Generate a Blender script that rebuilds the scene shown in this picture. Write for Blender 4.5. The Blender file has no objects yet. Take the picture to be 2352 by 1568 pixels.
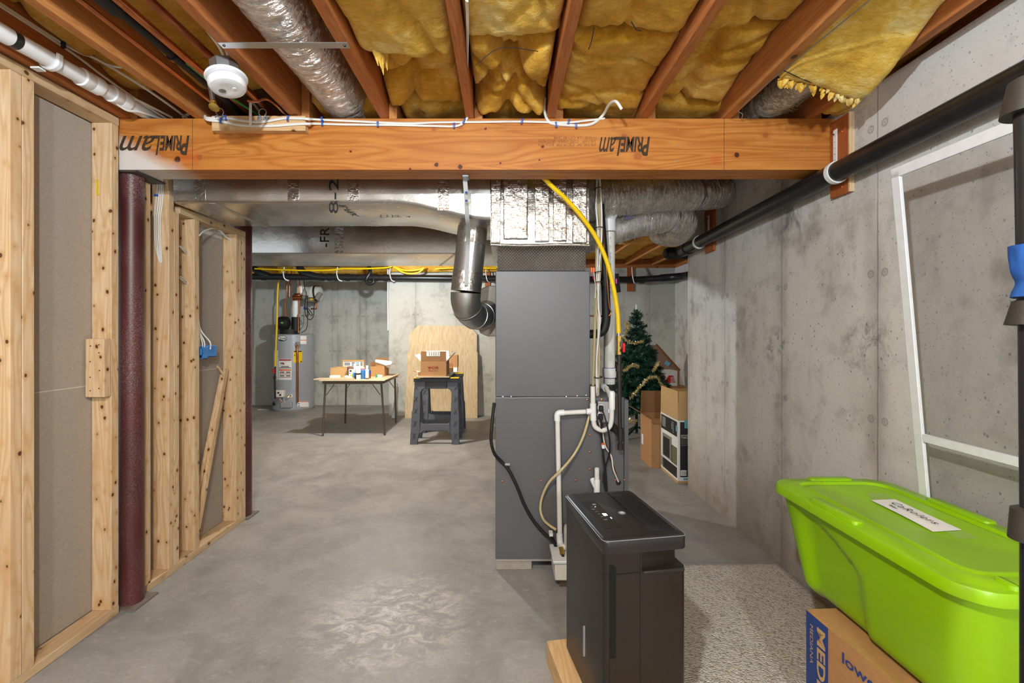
import bpy, bmesh, math, random
from mathutils import Vector, Matrix, noise

# ---------------------------------------------------------------- camera, world, light
SC = bpy.context.scene
COL = SC.collection
FPX, CX, CY, CZ = 1045.33, 1156.0, 757.0, 1.32      # focal length in px, vanishing point, eye height

cam_d = bpy.data.cameras.new('camera')
cam_d.sensor_width = 36.0
cam_d.lens = 16.0
cam_d.shift_x = (1176.0 - CX) / 2352.0
cam_d.shift_y = -(784.0 - CY) / 2352.0
cam_d.clip_start = 0.02
cam = bpy.data.objects.new('camera', cam_d)
COL.objects.link(cam)
cam.location = (0, 0, CZ)
cam.rotation_euler = (math.radians(90), 0, 0)
SC.camera = cam

world = bpy.data.worlds.new('world')
SC.world = world
world.use_nodes = True
world.node_tree.nodes['Background'].inputs[0].default_value = (0.86, 0.94, 1.0, 1)
world.node_tree.nodes['Background'].inputs[1].default_value = 0.5

def lamp(name, loc, watts, radius, col=(0.845, 0.94, 1.0)):
    d = bpy.data.lights.new(name, 'POINT')
    d.energy = watts
    d.shadow_soft_size = radius
    d.color = col
    o = bpy.data.objects.new(name, d)
    COL.objects.link(o)
    o.location = loc
    return o

lamp('bulb_near', (-0.30, -0.05, 2.26), 56, 0.035)
lamp('bulb_rear', (-1.38, 5.10, 2.14), 62, 0.035)
lamp('fill_light_behind', (0.4, -2.3, 2.1), 85, 0.12)  # added fill light behind the camera, not an actual fixture of the room

vs = SC.view_settings
vs.view_transform = 'Standard'
vs.look = 'None'
vs.gamma = 1.0
vs.use_curve_mapping = False
vs.exposure = 1.33

R = math.radians
V = Vector

def P(px, py, Y):
    """point at depth Y seen at pixel (px, py)"""
    return V(((px - CX) * Y / FPX, Y, CZ - (py - CY) * Y / FPX))

# ---------------------------------------------------------------- materials
class NT:
    def __init__(s, name):
        s.m = bpy.data.materials.new(name)
        s.m.use_nodes = True
        s.t = s.m.node_tree
        s.b = s.t.nodes['Principled BSDF']
        s.out = s.t.nodes['Material Output']
        s._co = None
    def n(s, typ, **kw):
        x = s.t.nodes.new(typ)
        for k, v in kw.items():
            setattr(x, k, v)
        return x
    def l(s, a, b):
        s.t.links.new(a, b)
    def inp(s, node, i, v):
        if isinstance(v, bpy.types.NodeSocket):
            s.l(v, node.inputs[i])
        elif v is not None:
            node.inputs[i].default_value = v
    def co(s, rnd=False):
        if s._co is None:
            tc = s.n('ShaderNodeTexCoord')
            o = tc.outputs['Object']
            if rnd:
                oi = s.n('ShaderNodeObjectInfo')
                m = s.math('MULTIPLY', oi.outputs['Random'], 13.7)
                va = s.n('ShaderNodeVectorMath', operation='ADD')
                s.l(o, va.inputs[0])
                s.l(m, va.inputs[1])
                o = va.outputs[0]
            s._co = o
        return s._co
    def map(s, vec, sc):
        mp = s.n('ShaderNodeMapping')
        s.l(vec, mp.inputs[0])
        mp.inputs[3].default_value = sc
        return mp.outputs[0]
    def math(s, op, a, b=None, c=None, clamp=False):
        x = s.n('ShaderNodeMath', operation=op, use_clamp=clamp)
        s.inp(x, 0, a); s.inp(x, 1, b); s.inp(x, 2, c)
        return x.outputs[0]
    def noise(s, vec, scale, detail=3, rough=0.55, dist=0.0, col=False):
        x = s.n('ShaderNodeTexNoise')
        s.l(vec, x.inputs['Vector'])
        x.inputs['Scale'].default_value = scale
        x.inputs['Detail'].default_value = detail
        x.inputs['Roughness'].default_value = rough
        x.inputs['Distortion'].default_value = dist
        return x.outputs['Color' if col else 'Fac']
    def voro(s, vec, scale, feature='F1', rand=1.0):
        x = s.n('ShaderNodeTexVoronoi', feature=feature)
        s.l(vec, x.inputs['Vector'])
        x.inputs['Scale'].default_value = scale
        x.inputs['Randomness'].default_value = rand
        return x.outputs['Distance']
    def ramp(s, fac, stops):
        x = s.n('ShaderNodeValToRGB')
        s.l(fac, x.inputs[0])
        e = x.color_ramp.elements
        while len(e) < len(stops):
            e.new(0.5)
        for i, (p, c) in enumerate(stops):
            e[i].position = p
            e[i].color = (*c, 1) if not isinstance(c, (int, float)) else (c, c, c, 1)
        return x.outputs[0]
    def mix(s, fac, a, b, mode='MIX'):
        x = s.n('ShaderNodeMix', data_type='RGBA', blend_type=mode)
        s.inp(x, 0, fac)
        s.inp(x, 6, (*a, 1) if isinstance(a, tuple) else a)
        s.inp(x, 7, (*b, 1) if isinstance(b, tuple) else b)
        return x.outputs[2]
    def sep(s, vec):
        x = s.n('ShaderNodeSeparateXYZ')
        s.l(vec, x.inputs[0])
        return x.outputs
    def bump(s, h, strength=0.3, dist=0.01):
        x = s.n('ShaderNodeBump')
        x.inputs['Strength'].default_value = strength
        x.inputs['Distance'].default_value = dist
        s.l(h, x.inputs['Height'])
        s.l(x.outputs[0], s.b.inputs['Normal'])
    def spots(s, u, v, items, soft=0.25):
        """mask 1 inside the circles (cu, cv, r)"""
        tot = None
        for cu, cv, r in items:
            a = s.math('SUBTRACT', u, cu)
            b = s.math('SUBTRACT', v, cv)
            d = s.math('ADD', s.math('MULTIPLY', a, a), s.math('MULTIPLY', b, b))
            f = s.math('MULTIPLY_ADD', d, -1.0 / (r * r * soft), 1.0 / soft, clamp=True)
            tot = f if tot is None else s.math('MAXIMUM', tot, f)
        return tot
    def set(s, col=None, rough=None, metal=None, **kw):
        s.inp(s.b, 'Base Color', (*col, 1) if isinstance(col, tuple) else col)
        s.inp(s.b, 'Roughness', rough)
        s.inp(s.b, 'Metallic', metal)
        for k, v in kw.items():
            s.inp(s.b, k.replace('_', ' '), v)
        return s.m

def lin(h):
    h = h.lstrip('#')
    return tuple(((int(h[i:i+2], 16) / 255) ** 2.2) for i in (0, 2, 4))

_pc = {}
def plain(name, hexc, rough=0.5, metal=0.0, var=0.0, vs_=30, bump=0.0, **kw):
    if name in _pc:
        return _pc[name]
    t = NT(name)
    c = lin(hexc)
    co = t.co()
    nz = t.noise(co, vs_, 4)
    lo = tuple(x * (1 - max(var, 0.04)) for x in c)
    hi = tuple(min(1, x * (1 + max(var, 0.04))) for x in c)
    t.set(t.ramp(nz, [(0.3, lo), (0.7, hi)]), rough, metal, **kw)
    if bump:
        t.bump(nz, bump, 0.004)
    _pc[name] = t.m
    return t.m

def wood(name, c1, c2, c3, axis, knots=18, knot_size=0.11, rough=0.6, rings=0.5, freq=9.0, knot_col='#5f3e2a', extra=None):
    t = NT(name)
    co = t.co(rnd=True)
    sc = [1, 1, 1]
    sc[axis] = 0.09
    st = t.map(co, sc)
    fine = t.noise(st, 70, 4, 0.6)
    lf = t.noise(st, freq, 2, 0.5, 0.4)
    ring = t.math('PINGPONG', t.math('MULTIPLY', lf, 14.0), 0.5)
    ring = t.math('POWER', t.math('MULTIPLY', ring, 2.0), 1.6)
    a = t.ramp(fine, [(0.3, lin(c1)), (0.72, lin(c2))])
    a = t.mix(t.math('MULTIPLY', ring, rings), a, lin(c3))
    big = t.noise(co, 2.3, 2)
    a = t.mix(t.math('MULTIPLY', big, 0.35), a, lin(c1))
    if knots:
        kc = [1, 1, 1]
        kc[axis] = 0.75
        warp = t.n('ShaderNodeVectorMath', operation='MULTIPLY_ADD')
        t.l(t.noise(co, 45, 2, col=True), warp.inputs[0])
        warp.inputs[1].default_value = (0.006, 0.006, 0.006)
        t.l(t.map(co, kc), warp.inputs[2])
        vd = t.voro(warp.outputs[0], knots)
        halo = t.ramp(vd, [(knot_size * 0.8, 0.65), (knot_size * 2.6, 0.0)])
        a = t.mix(halo, a, lin(c3))
        k = t.ramp(vd, [(knot_size * 0.75, 1.0), (knot_size * 1.05, 0.0)])
        a = t.mix(k, a, lin(knot_col))
    if extra:
        a = extra(t, a)
    t.set(a, rough)
    t.b.inputs['Specular IOR Level'].default_value = 0.3
    t.bump(fine, 0.12, 0.002)
    return t.m

def concrete(name, base, dark, seams=None, useax=0, pits=True, rough=0.85, ties=True, scale=1.0, low_stain=False):
    """seams: positions along world axis useax (0 x, 1 y); z rows carry tie marks"""
    t = NT(name)
    tc = t.n('ShaderNodeNewGeometry')
    co = tc.outputs['Position']
    t._co = co
    n1 = t.noise(co, 1.3 * scale, 6, 0.62)
    n2 = t.noise(co, 7 * scale, 5, 0.6)
    n3 = t.noise(co, 60, 3, 0.6)
    a = t.ramp(t.math('ADD', t.math('MULTIPLY', n1, 0.6), t.math('MULTIPLY', n2, 0.4)), [(0.38, lin(dark)), (0.47, lin(base)), (0.62, tuple(min(1, c * 1.06) for c in lin(base)))])
    a = t.mix(t.math('MULTIPLY', t.ramp(n3, [(0.35, 1.0), (0.6, 0.0)]), 0.12), a, lin(dark))
    h = n2
    x, y, z = t.sep(co)
    if pits:
        msk = t.ramp(t.noise(co, 2.2, 2), [(0.38, 0.0), (0.62, 1.0)])
        vd = t.voro(t.map(co, (1, 1, 0.8)), 30)
        pit = t.ramp(vd, [(0.09, 1.0), (0.14, 0.0)])
        pit = t.math('MULTIPLY', pit, msk)
        vd2 = t.voro(co, 62)
        pit2 = t.ramp(vd2, [(0.09, 0.8), (0.15, 0.0)])
        pit = t.math('MAXIMUM', pit, pit2)
        a = t.mix(t.math('MULTIPLY', pit, 0.62), a, lin('#4c4a46'))
        h = t.math('SUBTRACT', h, t.math('MULTIPLY', pit, 1.5))
    if seams:
        u = (x, y)[useax]
        uw = t.math('ADD', u, t.math('MULTIPLY', t.math('SUBTRACT', t.noise(co, 9, 2), 0.5), 0.006))
        dmin = None
        for sp in seams:
            d = t.math('ABSOLUTE', t.math('SUBTRACT', uw, sp))
            dmin = d if dmin is None else t.math('MINIMUM', dmin, d)
        line = t.ramp(t.math('MULTIPLY', dmin, 10), [(0.012, 0.9), (0.035, 0.0)])
        smear = t.ramp(t.math('MULTIPLY', dmin, 10), [(0.0, 0.75), (1.0, 0.0)])
        smear = t.math('MULTIPLY', smear, t.ramp(t.noise(t.map(co, (1, 1, 0.35)), 5, 4), [(0.45, 0.0), (0.7, 1.0)]))
        a = t.mix(t.math('MULTIPLY', smear, 0.8), a, lin('#6d6862'))
        a = t.mix(t.math('MULTIPLY', line, t.math('MULTIPLY_ADD', t.noise(t.map(co, (1, 1, 0.6)), 6, 3), 1.1, 0.0, clamp=True)), a, lin('#57534e'))
        h = t.math('SUBTRACT', h, t.math('MULTIPLY', line, 0.8))
        if ties:
            zr = t.math('PINGPONG', t.math('ADD', z, -0.03), 0.305)
            zz = t.math('SUBTRACT', 0.305, zr)
            rr = t.math('POWER', t.math('ADD', t.math('POWER', t.math('ABSOLUTE', t.math('SUBTRACT', dmin, 0.035)), 2.0), t.math('POWER', zz, 2.0)), 0.5)
            ring = t.ramp(t.math('MULTIPLY', rr, 10), [(0.0, 0.45), (0.09, 0.1), (0.13, 0.5), (0.20, 0.0)])
            a = t.mix(ring, a, lin('#5a5650'))
            h = t.math('SUBTRACT', h, ring)
    st = t.noise(t.map(co, (1, 1, 0.4)), 3.1, 6, 0.7, 0.5)
    st2 = t.noise(co, 24, 5, 0.75, 0.6)
    a = t.mix(t.math('MULTIPLY', t.ramp(st, [(0.52, 0.0), (0.70, 0.5)]), t.ramp(st2, [(0.4, 0.3), (0.6, 1.0)])), a, lin('#827b73'))
    if low_stain:
        m1 = t.spots(y, z, [(2.50, 1.93, 0.17), (2.42, 1.86, 0.10), (1.95, 1.25, 0.16), (2.6, 1.22, 0.14)], 0.95)
        a = t.mix(t.math('MULTIPLY', m1, t.ramp(t.noise(t.map(co, (1, 1, 0.7)), 14, 6, 0.7, 1.0), [(0.45, 0.0), (0.62, 0.75)])), a, lin('#6a6661'))
        m2 = t.spots(y, z, [(2.60, 2.035, 0.06), (2.52, 2.01, 0.05), (2.68, 2.05, .04)], 0.5)
        a = t.mix(t.math('MULTIPLY', m2, 0.6), a, lin('#b9bcc0'))
        dn = t.math('ABSOLUTE', t.math('SUBTRACT', z, t.math('MULTIPLY_ADD', y, 0.33, 0.52)))
        dn = t.math('ADD', dn, t.math('MULTIPLY', t.math('SUBTRACT', t.noise(co, 4, 4), 0.5), 0.10))
        a = t.mix(t.math('MULTIPLY', t.ramp(t.math('ABSOLUTE', dn), [(0.0, 0.5), (0.05, 0.0)]), t.ramp(t.noise(co, 3, 3), [(.45, 0.0), (.6, 0.8)])), a, lin('#85786a'))
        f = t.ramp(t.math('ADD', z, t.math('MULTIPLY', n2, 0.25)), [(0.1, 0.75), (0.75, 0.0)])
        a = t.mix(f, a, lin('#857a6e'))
    t.set(a, rough)
    t.b.inputs['Specular IOR Level'].default_value = 0.3
    t.bump(h, 0.35, 0.004)
    return t.m

def foil(name, base='#d6d2cd', rough=0.22, bscale=35, bstr=0.6, ridge=None, dots=False):
    t = NT(name)
    co = t.co()
    n1 = t.noise(co, bscale, 4, 0.65, 0.6)
    n2 = t.noise(co, bscale * 0.25, 3, 0.6)
    h = t.math('ADD', t.math('MULTIPLY', n1, 0.6), n2)
    if ridge is not None:
        sc = [1, 1, 1]
        sc[ridge] = 9
        rn = t.noise(t.map(co, sc), 16, 3, 0.7)
        h = t.math('ADD', h, t.math('MULTIPLY', rn, 0.8))
    if dots:
        x, y, z = t.sep(co)
        sx = t.math('SINE', t.math('MULTIPLY', x, 2 * math.pi / 0.017))
        sz = t.math('SINE', t.math('MULTIPLY', z, 2 * math.pi / 0.017))
        d = t.math('MULTIPLY', sx, sz)
        h = t.math('ADD', h, t.math('MULTIPLY', d, 1.1))
    else:
        x, y, z = t.sep(co)
        sx = t.math('POWER', t.math('ABSOLUTE', t.math('SINE', t.math('MULTIPLY', x, math.pi / 0.006))), 8)
        sz = t.math('POWER', t.math('ABSOLUTE', t.math('SINE', t.math('MULTIPLY', z, math.pi / 0.009))), 8)
        h = t.math('ADD', h, t.math('MULTIPLY', t.math('MAXIMUM', sx, sz), 0.05))
    col = t.ramp(n2, [(0.35, tuple(c * 0.86 for c in lin(base))), (0.65, lin(base))])
    t.set(col, t.math('MULTIPLY_ADD', n2, 0.2, rough - 0.05), 0.92)
    t.bump(h, bstr, 0.006)
    return t.m

M = {}
# studs etc: pale pine; joists: red-orange fir; beam: orange laminated veneer
M['pine_z'] = wood('pine_upright', '#d8b58c', '#e7d1ae', '#c3945f', 2, knots=21, knot_size=0.15, rings=0.65)
M['pine_y'] = wood('pine_plate', '#ccae88', '#dbc3a0', '#b58f62', 1, knots=16, knot_size=0.13)
M['pine_x'] = wood('pine_block', '#d3aa7a', '#e0bd90', '#b98a58', 0, knots=18, knot_size=0.13)
M['fir_y'] = wood('joist_fir', '#ae683a', '#c98450', '#8c4a24', 1, knots=5, knot_size=0.07, freq=22, rings=0.45)
M['fir_pale'] = wood('joist_fir_pale', '#b97642', '#d39458', '#935227', 1, knots=5, knot_size=0.06, freq=22, rings=0.4)
M['fir_z'] = wood('redwood_board', '#a85c30', '#bd7040', '#83401f', 2, knots=0, freq=20)
def _beam_extra(t, a):
    g = t.n('ShaderNodeNewGeometry')
    x, y, z = t.sep(g.outputs['Position'])
    def pk(items):
        return [((px - CX) * 2.135 / FPX, CZ - (py - CY) * 2.135 / FPX, r) for px, py, r in items]
    dark = pk([(408, 366, .015), (1003, 378, .010), (1057, 383, .012), (1246, 337, .007), (1692, 356, .013),
               (1150, 374, .005), (942, 388, .006), (806, 347, .006), (1239, 367, .004), (1115, 296, .005)])
    pale = pk([(458, 361, .014), (1434, 314, .017), (1465, 358, .019), (1759, 310, .015), (997, 296, .010), (1057, 291, .013)])
    nails = pk([(856, 297, .004), (856, 334, .004), (854, 367, .004), (1065, 335, .004), (1062, 366, .004), (1166, 296, .004),
                (1408, 298, .004), (1409, 370, .004), (1558, 297, .004), (1558, 334, .005), (1557, 369, .005), (657, 330, .004),
                (658, 368, .004), (1729, 338, .004), (1848, 304, .005), (1848, 340, .005), (302, 288, .005)])
    n = t.noise(g.outputs['Position'], 30, 3)
    wob = t.math('MULTIPLY', t.math('SUBTRACT', n, 0.5), 0.012)
    xx = t.math('ADD', x, wob)
    zz = t.math('ADD', z, wob)
    a = t.mix(t.math('MULTIPLY', t.spots(xx, zz, [(u, v, r * 2.4) for u, v, r in dark + pale], 0.9), 0.5), a, lin('#b5622a'))
    a = t.mix(t.math('MULTIPLY', t.spots(xx, zz, pale, 0.3), 0.55), a, lin('#8a5032'))
    a = t.mix(t.math('MULTIPLY', t.spots(xx, zz, dark, 0.3), t.math('MULTIPLY', t.math('LESS_THAN', y, 2.1362), 0.9)), a, lin('#3c1712'))
    a = t.mix(t.math('MULTIPLY', t.spots(x, z, nails, 0.5), 0.8), a, lin('#8d8474'))
    # over-sprayed primer at the lower left end
    d = t.math('ADD', t.math('MULTIPLY', t.math('ADD', x, 1.80), 1.0), t.math('MULTIPLY', t.math('SUBTRACT', z, 2.07), 1.9))
    d = t.math('ADD', d, t.math('MULTIPLY', t.math('SUBTRACT', t.noise(g.outputs['Position'], 7, 3), 0.5), 0.12))
    a = t.mix(t.ramp(d, [(0.20, 0.93), (0.34, 0.0)]), a, lin('#d8d4cf'))
    red = t.spots(x, z, [((1645 - CX) * 2.135 / FPX, CZ - (365 - CY) * 2.135 / FPX, .035), (-1.47, 2.13, .05)], 0.95)
    a = t.mix(t.math('MULTIPLY', red, 0.35), a, lin('#c2431f'))
    return a
M['beam'] = wood('laminated_veneer', '#b87234', '#cd8a44', '#a05622', 0, knots=0, freq=8, rings=0.75, rough=0.5, extra=_beam_extra)
M['ply'] = wood('pine_plywood', '#cdb792', '#ddccae', '#b0926a', 2, knots=3, knot_size=0.03, freq=7, rings=0.55)
M['ply_x'] = wood('plywood_sheet', '#c6b496', '#d3c4aa', '#b0997a', 0, knots=0, freq=7, rings=0.35)
M['ply_plank'] = wood('platform_wood', '#cfa878', '#dcba8c', '#b08452', 1, knots=5, knot_size=0.06)

RSEAMS = [3.80, 3.48, 3.19, 2.54, 1.889, 1.28, 0.67, 0.06]
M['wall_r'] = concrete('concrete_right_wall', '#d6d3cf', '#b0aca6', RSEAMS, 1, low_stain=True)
M['wall_b'] = concrete('concrete_back_wall', '#c3c4be', '#a4a59e', [-4.55, -3.94, -3.33, -3.0, -2.9, -2.08 - 0.43, -2.5 + 0.1, -1.35, -0.72, 0.15, 1.62, 2.25], 0)
M['floor'] = None
def _floor():
    t = NT('concrete_floor')
    g = t.n('ShaderNodeNewGeometry')
    co = g.outputs['Position']
    n1 = t.noise(co, 1.1, 7, 0.62, 0.4)
    n2 = t.noise(co, 4.5, 6, 0.65, 0.8)
    a = t.ramp(t.math('ADD', t.math('MULTIPLY', n1, 0.55), t.math('MULTIPLY', n2, 0.45)),
               [(0.34, lin('#787879')), (0.46, lin('#8f8e8f')), (0.56, lin('#9f9e9f')), (0.68, lin('#adacad'))])
    n3 = t.noise(co, 2.6, 6, 0.7, 1.5)
    a = t.mix(t.math('MULTIPLY', t.ramp(n3, [(0.58, 0.0), (0.72, 1.0)]), 0.35), a, lin('#8a8279'))
    x, y, z = t.sep(co)
    # dusty white smear in front
    d = t.spots(x, y, [(-0.52, 2.1, 0.42)], 0.9)
    n4 = t.noise(t.map(co, (1, 1.5, 1)), 9, 9, 0.78, 0.9)
    a = t.mix(t.math('MULTIPLY', d, t.ramp(n4, [(0.46, 0.0), (0.62, 0.85)])), a, lin('#dcdad8'))
    # damp dark streaks at the near left
    d2 = t.spots(x, y, [(-1.0, 1.72, 0.25), (-0.8, 1.9, 0.15)], 0.95)
    a = t.mix(t.math('MULTIPLY', d2, t.ramp(t.noise(co, 6, 5, 0.7, 1.0), [(0.5, 0.0), (0.65, 0.55)])), a, lin('#6c6863'))
    a = t.mix(t.math('MULTIPLY', t.ramp(t.noise(co, 75, 5, 0.75), [(0.4, 1.0), (0.56, 0.0)]), 0.22), a, lin('#7d7974'))
    a = t.mix(t.math('MULTIPLY', t.ramp(t.noise(t.map(co, (1, 2, 1)), 17, 6, 0.7, 0.8), [(0.55, 0.0), (0.68, 1.0)]), 0.22), a, lin('#c9c6c1'))
    # hairline crack
    cr = t.math('SUBTRACT', x, t.math('MULTIPLY_ADD', y, 0.36, -3.65))
    cr = t.math('ABSOLUTE', t.math('ADD', cr, t.math('MULTIPLY', t.noise(co, 5, 4), 0.12)))
    cl = t.ramp(t.math('MULTIPLY', cr, 10), [(0.012, 0.7), (0.04, 0.0)])
    cl = t.math('MULTIPLY', cl, t.math('GREATER_THAN', y, 2.9))
    a = t.mix(cl, a, lin('#77716a'))
    sp = t.ramp(t.voro(co, 14), [(0.03, 0.7), (0.05, 0.0)])
    a = t.mix(t.math('MULTIPLY', sp, t.ramp(n3, [(0.45, 0.0), (0.6, 1.0)])), a, lin('#5d564d'))
    t.set(a, t.ramp(n2, [(0.3, 0.42), (0.7, 0.62)]))
    t.b.inputs['Specular IOR Level'].default_value = 0.35
    t.bump(n4, 0.10, 0.003)
    return t.m
M['floor'] = _floor()
def _drywall():
    t = NT('drywall_back_paper')
    g = t.n('ShaderNodeNewGeometry')
    co = g.outputs['Position']
    a = t.ramp(t.noise(co, 90, 3), [(0.3, lin('#a1978b')), (0.7, lin('#aba195'))])
    a = t.mix(t.math('MULTIPLY', t.noise(co, 1.5, 3), 0.3), a, lin('#988e82'))
    a = t.mix(t.ramp(t.voro(co, 26), [(0.05, 0.6), (0.07, 0.0)]), a, lin('#6f675b'))
    t.set(a, 0.9)
    return t.m
M['drywall'] = _drywall()
M['gypsum'] = plain('gypsum_edge', '#cfcac0', 0.9)
M['subfloor'] = plain('subfloor', '#7a5a34', 0.9, var=0.15)

def _insul(name, lo, mid, hi):
    t = NT(name)
    co = t.co(rnd=True)
    n1 = t.noise(co, 5, 6, 0.65, 0.5)
    n2 = t.noise(t.map(co, (1, 2.5, 1)), 20, 7, 0.7, 1.4)
    f = t.math('ADD', t.math('MULTIPLY', n1, 0.65), t.math('MULTIPLY', n2, 0.35))
    a = t.ramp(f, [(0.33, lin(lo)), (0.5, lin(mid)), (0.68, lin(hi))])
    t.set(a, 1.0)
    t.b.inputs['Specular IOR Level'].default_value = 0.05
    t.b.inputs['Sheen Weight'].default_value = 0.3
    t.b.inputs['Sheen Roughness'].default_value = 0.6
    t.b.inputs['Sheen Tint'].default_value = (1, .85, .4, 1)
    t.bump(t.math('ADD', n2, t.noise(co, 120, 3)), 0.42, 0.007)
    return t.m
M['insul'] = _insul('fibreglass_batt', '#a9741c', '#d59d38', '#eecb7a')
M['insul_pale'] = _insul('fibreglass_batt_pale', '#b9842a', '#e2b24a', '#f7e8a8')

M['foil'] = foil('foil_wrap', '#a9a6a2', 0.15, 26, 0.5)
M['foil_smooth'] = foil('foil_board', '#d2cfca', 0.2, 20, 0.25)
M['foil_dots'] = foil('foil_quilted', '#dedad6', 0.18, 26, 0.9, dots=True)
M['foil_flex'] = foil('foil_flex_duct', '#c9c5bf', 0.12, 40, 1.0, ridge=None)
def _pleat(nm, sc):
    t = NT(nm)
    co = t.co()
    n1 = t.noise(co, 14, 5, 0.65, 0.8)
    w = t.noise(t.map(co, sc), 16, 5, 0.7, 0.8)
    col = t.ramp(n1, [(0.3, lin('#c9c5be')), (0.6, lin('#efece8'))])
    t.set(col, t.math('MULTIPLY_ADD', n1, 0.2, 0.10), 0.9)
    t.bump(t.math('ADD', t.math('MULTIPLY', n1, 0.8), w), 1.0, 0.014)
    return t.m
M['pleat'] = _pleat('foil_pleated', (5, 1.2, 1.2))
M['pleat_y'] = _pleat('foil_pleated_long', (1.2, 5, 1.2))
M['galv'] = foil('galvanised_steel', '#c4c4c2', 0.30, 9, 0.05)
M['foil_dark'] = foil('foil_return', '#c9b08a', 0.24, 30, 0.4)
M['cabinet'] = plain('painted_cabinet', '#626266', 0.42, 0.1, var=0.03, vs_=4)
M['cab_edge'] = plain('cabinet_edge', '#bdb8b0', 0.4, 0.4)
M['copper'] = plain('copper', '#c47a4e', 0.28, 0.9, var=0.2, vs_=12)
M['copper_d'] = plain('copper_aged', '#a5623c', 0.35, 0.85, var=0.25, vs_=12)
M['brass'] = plain('brass', '#c9a75a', 0.3, 0.9)
M['pipe_blk'] = plain('black_abs_pipe', '#242426', 0.32, var=0.3, vs_=20)
M['rubber'] = plain('black_rubber', '#1c1b1b', 0.6)
M['iron'] = plain('black_iron', '#423d3a', 0.42, 0.6, var=0.2)
M['pvc'] = plain('white_pvc', '#e6e2dc', 0.35)
M['pvc_b'] = plain('bright_pvc', '#f0f0f0', 0.3)
M['purple'] = plain('purple_primer', '#7a6a98', 0.5)
M['white'] = plain('white_plastic', '#eeeef0', 0.35)
M['white_paint'] = plain('white_aluminium', '#e9ebef', 0.4)
M['cable'] = plain('white_cable', '#e9e6de', 0.45)
M['cable_t'] = plain('tan_cable', '#c9b08c', 0.5)
M['blue'] = plain('blue_staple', '#2450b4', 0.45)
M['bluebox'] = plain('blue_box', '#3f86cf', 0.4)
M['navy'] = plain('dark_staple', '#23233f', 0.5)
M['yellow'] = plain('yellow_hose', '#f2c800', 0.35)
M['yellow_p'] = plain('yellow_plastic', '#dcb71a', 0.45)
M['red'] = plain('red_plastic', '#d8202a', 0.4)
M['orange'] = plain('orange_plastic', '#ef6a2e', 0.45)
M['green'] = plain('green_wire', '#2c8f4e', 0.5)
M['ink'] = plain('black_ink', '#40301f', 0.8)
M['ink_k'] = plain('printing_ink', '#1d1d1f', 0.7)
M['ink_grey'] = plain('faded_ink', '#7f7a72', 0.85)
M['ink_red'] = plain('red_ink', '#a02a24', 0.7)
M['ink_blue'] = plain('blue_ink', '#2a4588', 0.7)
M['ink_tan'] = plain('stamp_ink', '#84502c', 0.8)
M['paper'] = plain('white_paper', '#f1efec', 0.7)
M['card'] = plain('cardboard', '#b5875a', 0.8, var=0.07, vs_=60)
M['card_d'] = plain('cardboard_inner', '#9b704a', 0.85, var=0.07, vs_=60)
M['card_l'] = plain('cardboard_pale', '#c8a472', 0.8, var=0.05, vs_=60)
M['card_k'] = plain('black_print', '#26282b', 0.55)
M['tape'] = plain('packing_tape', '#b88e5c', 0.2)
M['teal'] = plain('blue_tape', '#6fb3c4', 0.5)
M['olive'] = plain('olive_print', '#6f7052', 0.6)
M['grey_print'] = plain('grey_print', '#8b8782', 0.6)
M['humid'] = plain('beige_housing', '#b3a797', 0.45)
M['heater'] = plain('heater_paint', '#a5aab3', 0.32, 0.15, var=0.03, vs_=3)
M['tank'] = plain('expansion_tank_paint', '#d9d9cf', 0.35)
M['steel'] = plain('bright_steel', '#c9c9cb', 0.25, 0.95)
M['zinc'] = plain('zinc_box', '#a9a9aa', 0.38, 0.85, var=0.1)
M['leg_brown'] = plain('brown_tube', '#6b5a4c', 0.4, 0.4)
M['horse'] = plain('charcoal_plastic', '#54565e', 0.5)
M['horse_d'] = plain('charcoal_plastic_dark', '#3a3b3f', 0.55)
M['body_blk'] = plain('dehumidifier_shell', '#231f1c', 0.42, var=0.03)
M['body_top'] = plain('dehumidifier_top', '#29282b', 0.34, var=0.03)
M['slot'] = plain('dark_recess', '#070707', 0.95)
M['chrome_d'] = plain('badge_grey', '#a9adb3', 0.35, 0.5)
M['tote'] = plain('lime_plastic', '#8fc200', 0.34, var=0.03, vs_=3)
M['pole'] = plain('black_plastic_tube', '#2a2a2c', 0.3)
M['pole_cap'] = plain('black_plastic_cap', '#3a3634', 0.5)
M['cloth_blue'] = plain('blue_cloth', '#2353a0', 0.85, var=0.1, bump=0.3)
M['twig'] = plain('dry_grass', '#8a8a70', 0.9)
M['moss'] = plain('green_sprig', '#6f9a42', 0.9)
M['trunk'] = plain('green_stem', '#1d3328', 0.6)
M['clay'] = plain('concrete_block', '#a39b90', 0.9, var=0.12, bump=0.4)
M['glaze'] = plain('clear_plastic', '#d6dde2', 0.1, Alpha=0.45)
M['tubing'] = plain('clear_tubing', '#cbb98c', 0.25)

def _post():
    t = NT('oxide_red_post')
    g = t.n('ShaderNodeNewGeometry')
    co = g.outputs['Position']
    a = t.ramp(t.noise(co, 3, 3), [(0.3, lin('#4b2423')), (0.7, lin('#582a29'))])
    sp = t.ramp(t.noise(co, 260, 2), [(0.5, 0.0), (0.62, 1.0)])
    ms = t.ramp(t.noise(t.map(co, (1, 1, .6)), 2.4, 2), [(0.45, 0.0), (0.65, 0.55)])
    a = t.mix(t.math('MULTIPLY', sp, ms), a, lin('#b9a4a2'))
    t.set(a, 0.42)
    return t.m
M['post'] = _post()

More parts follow.
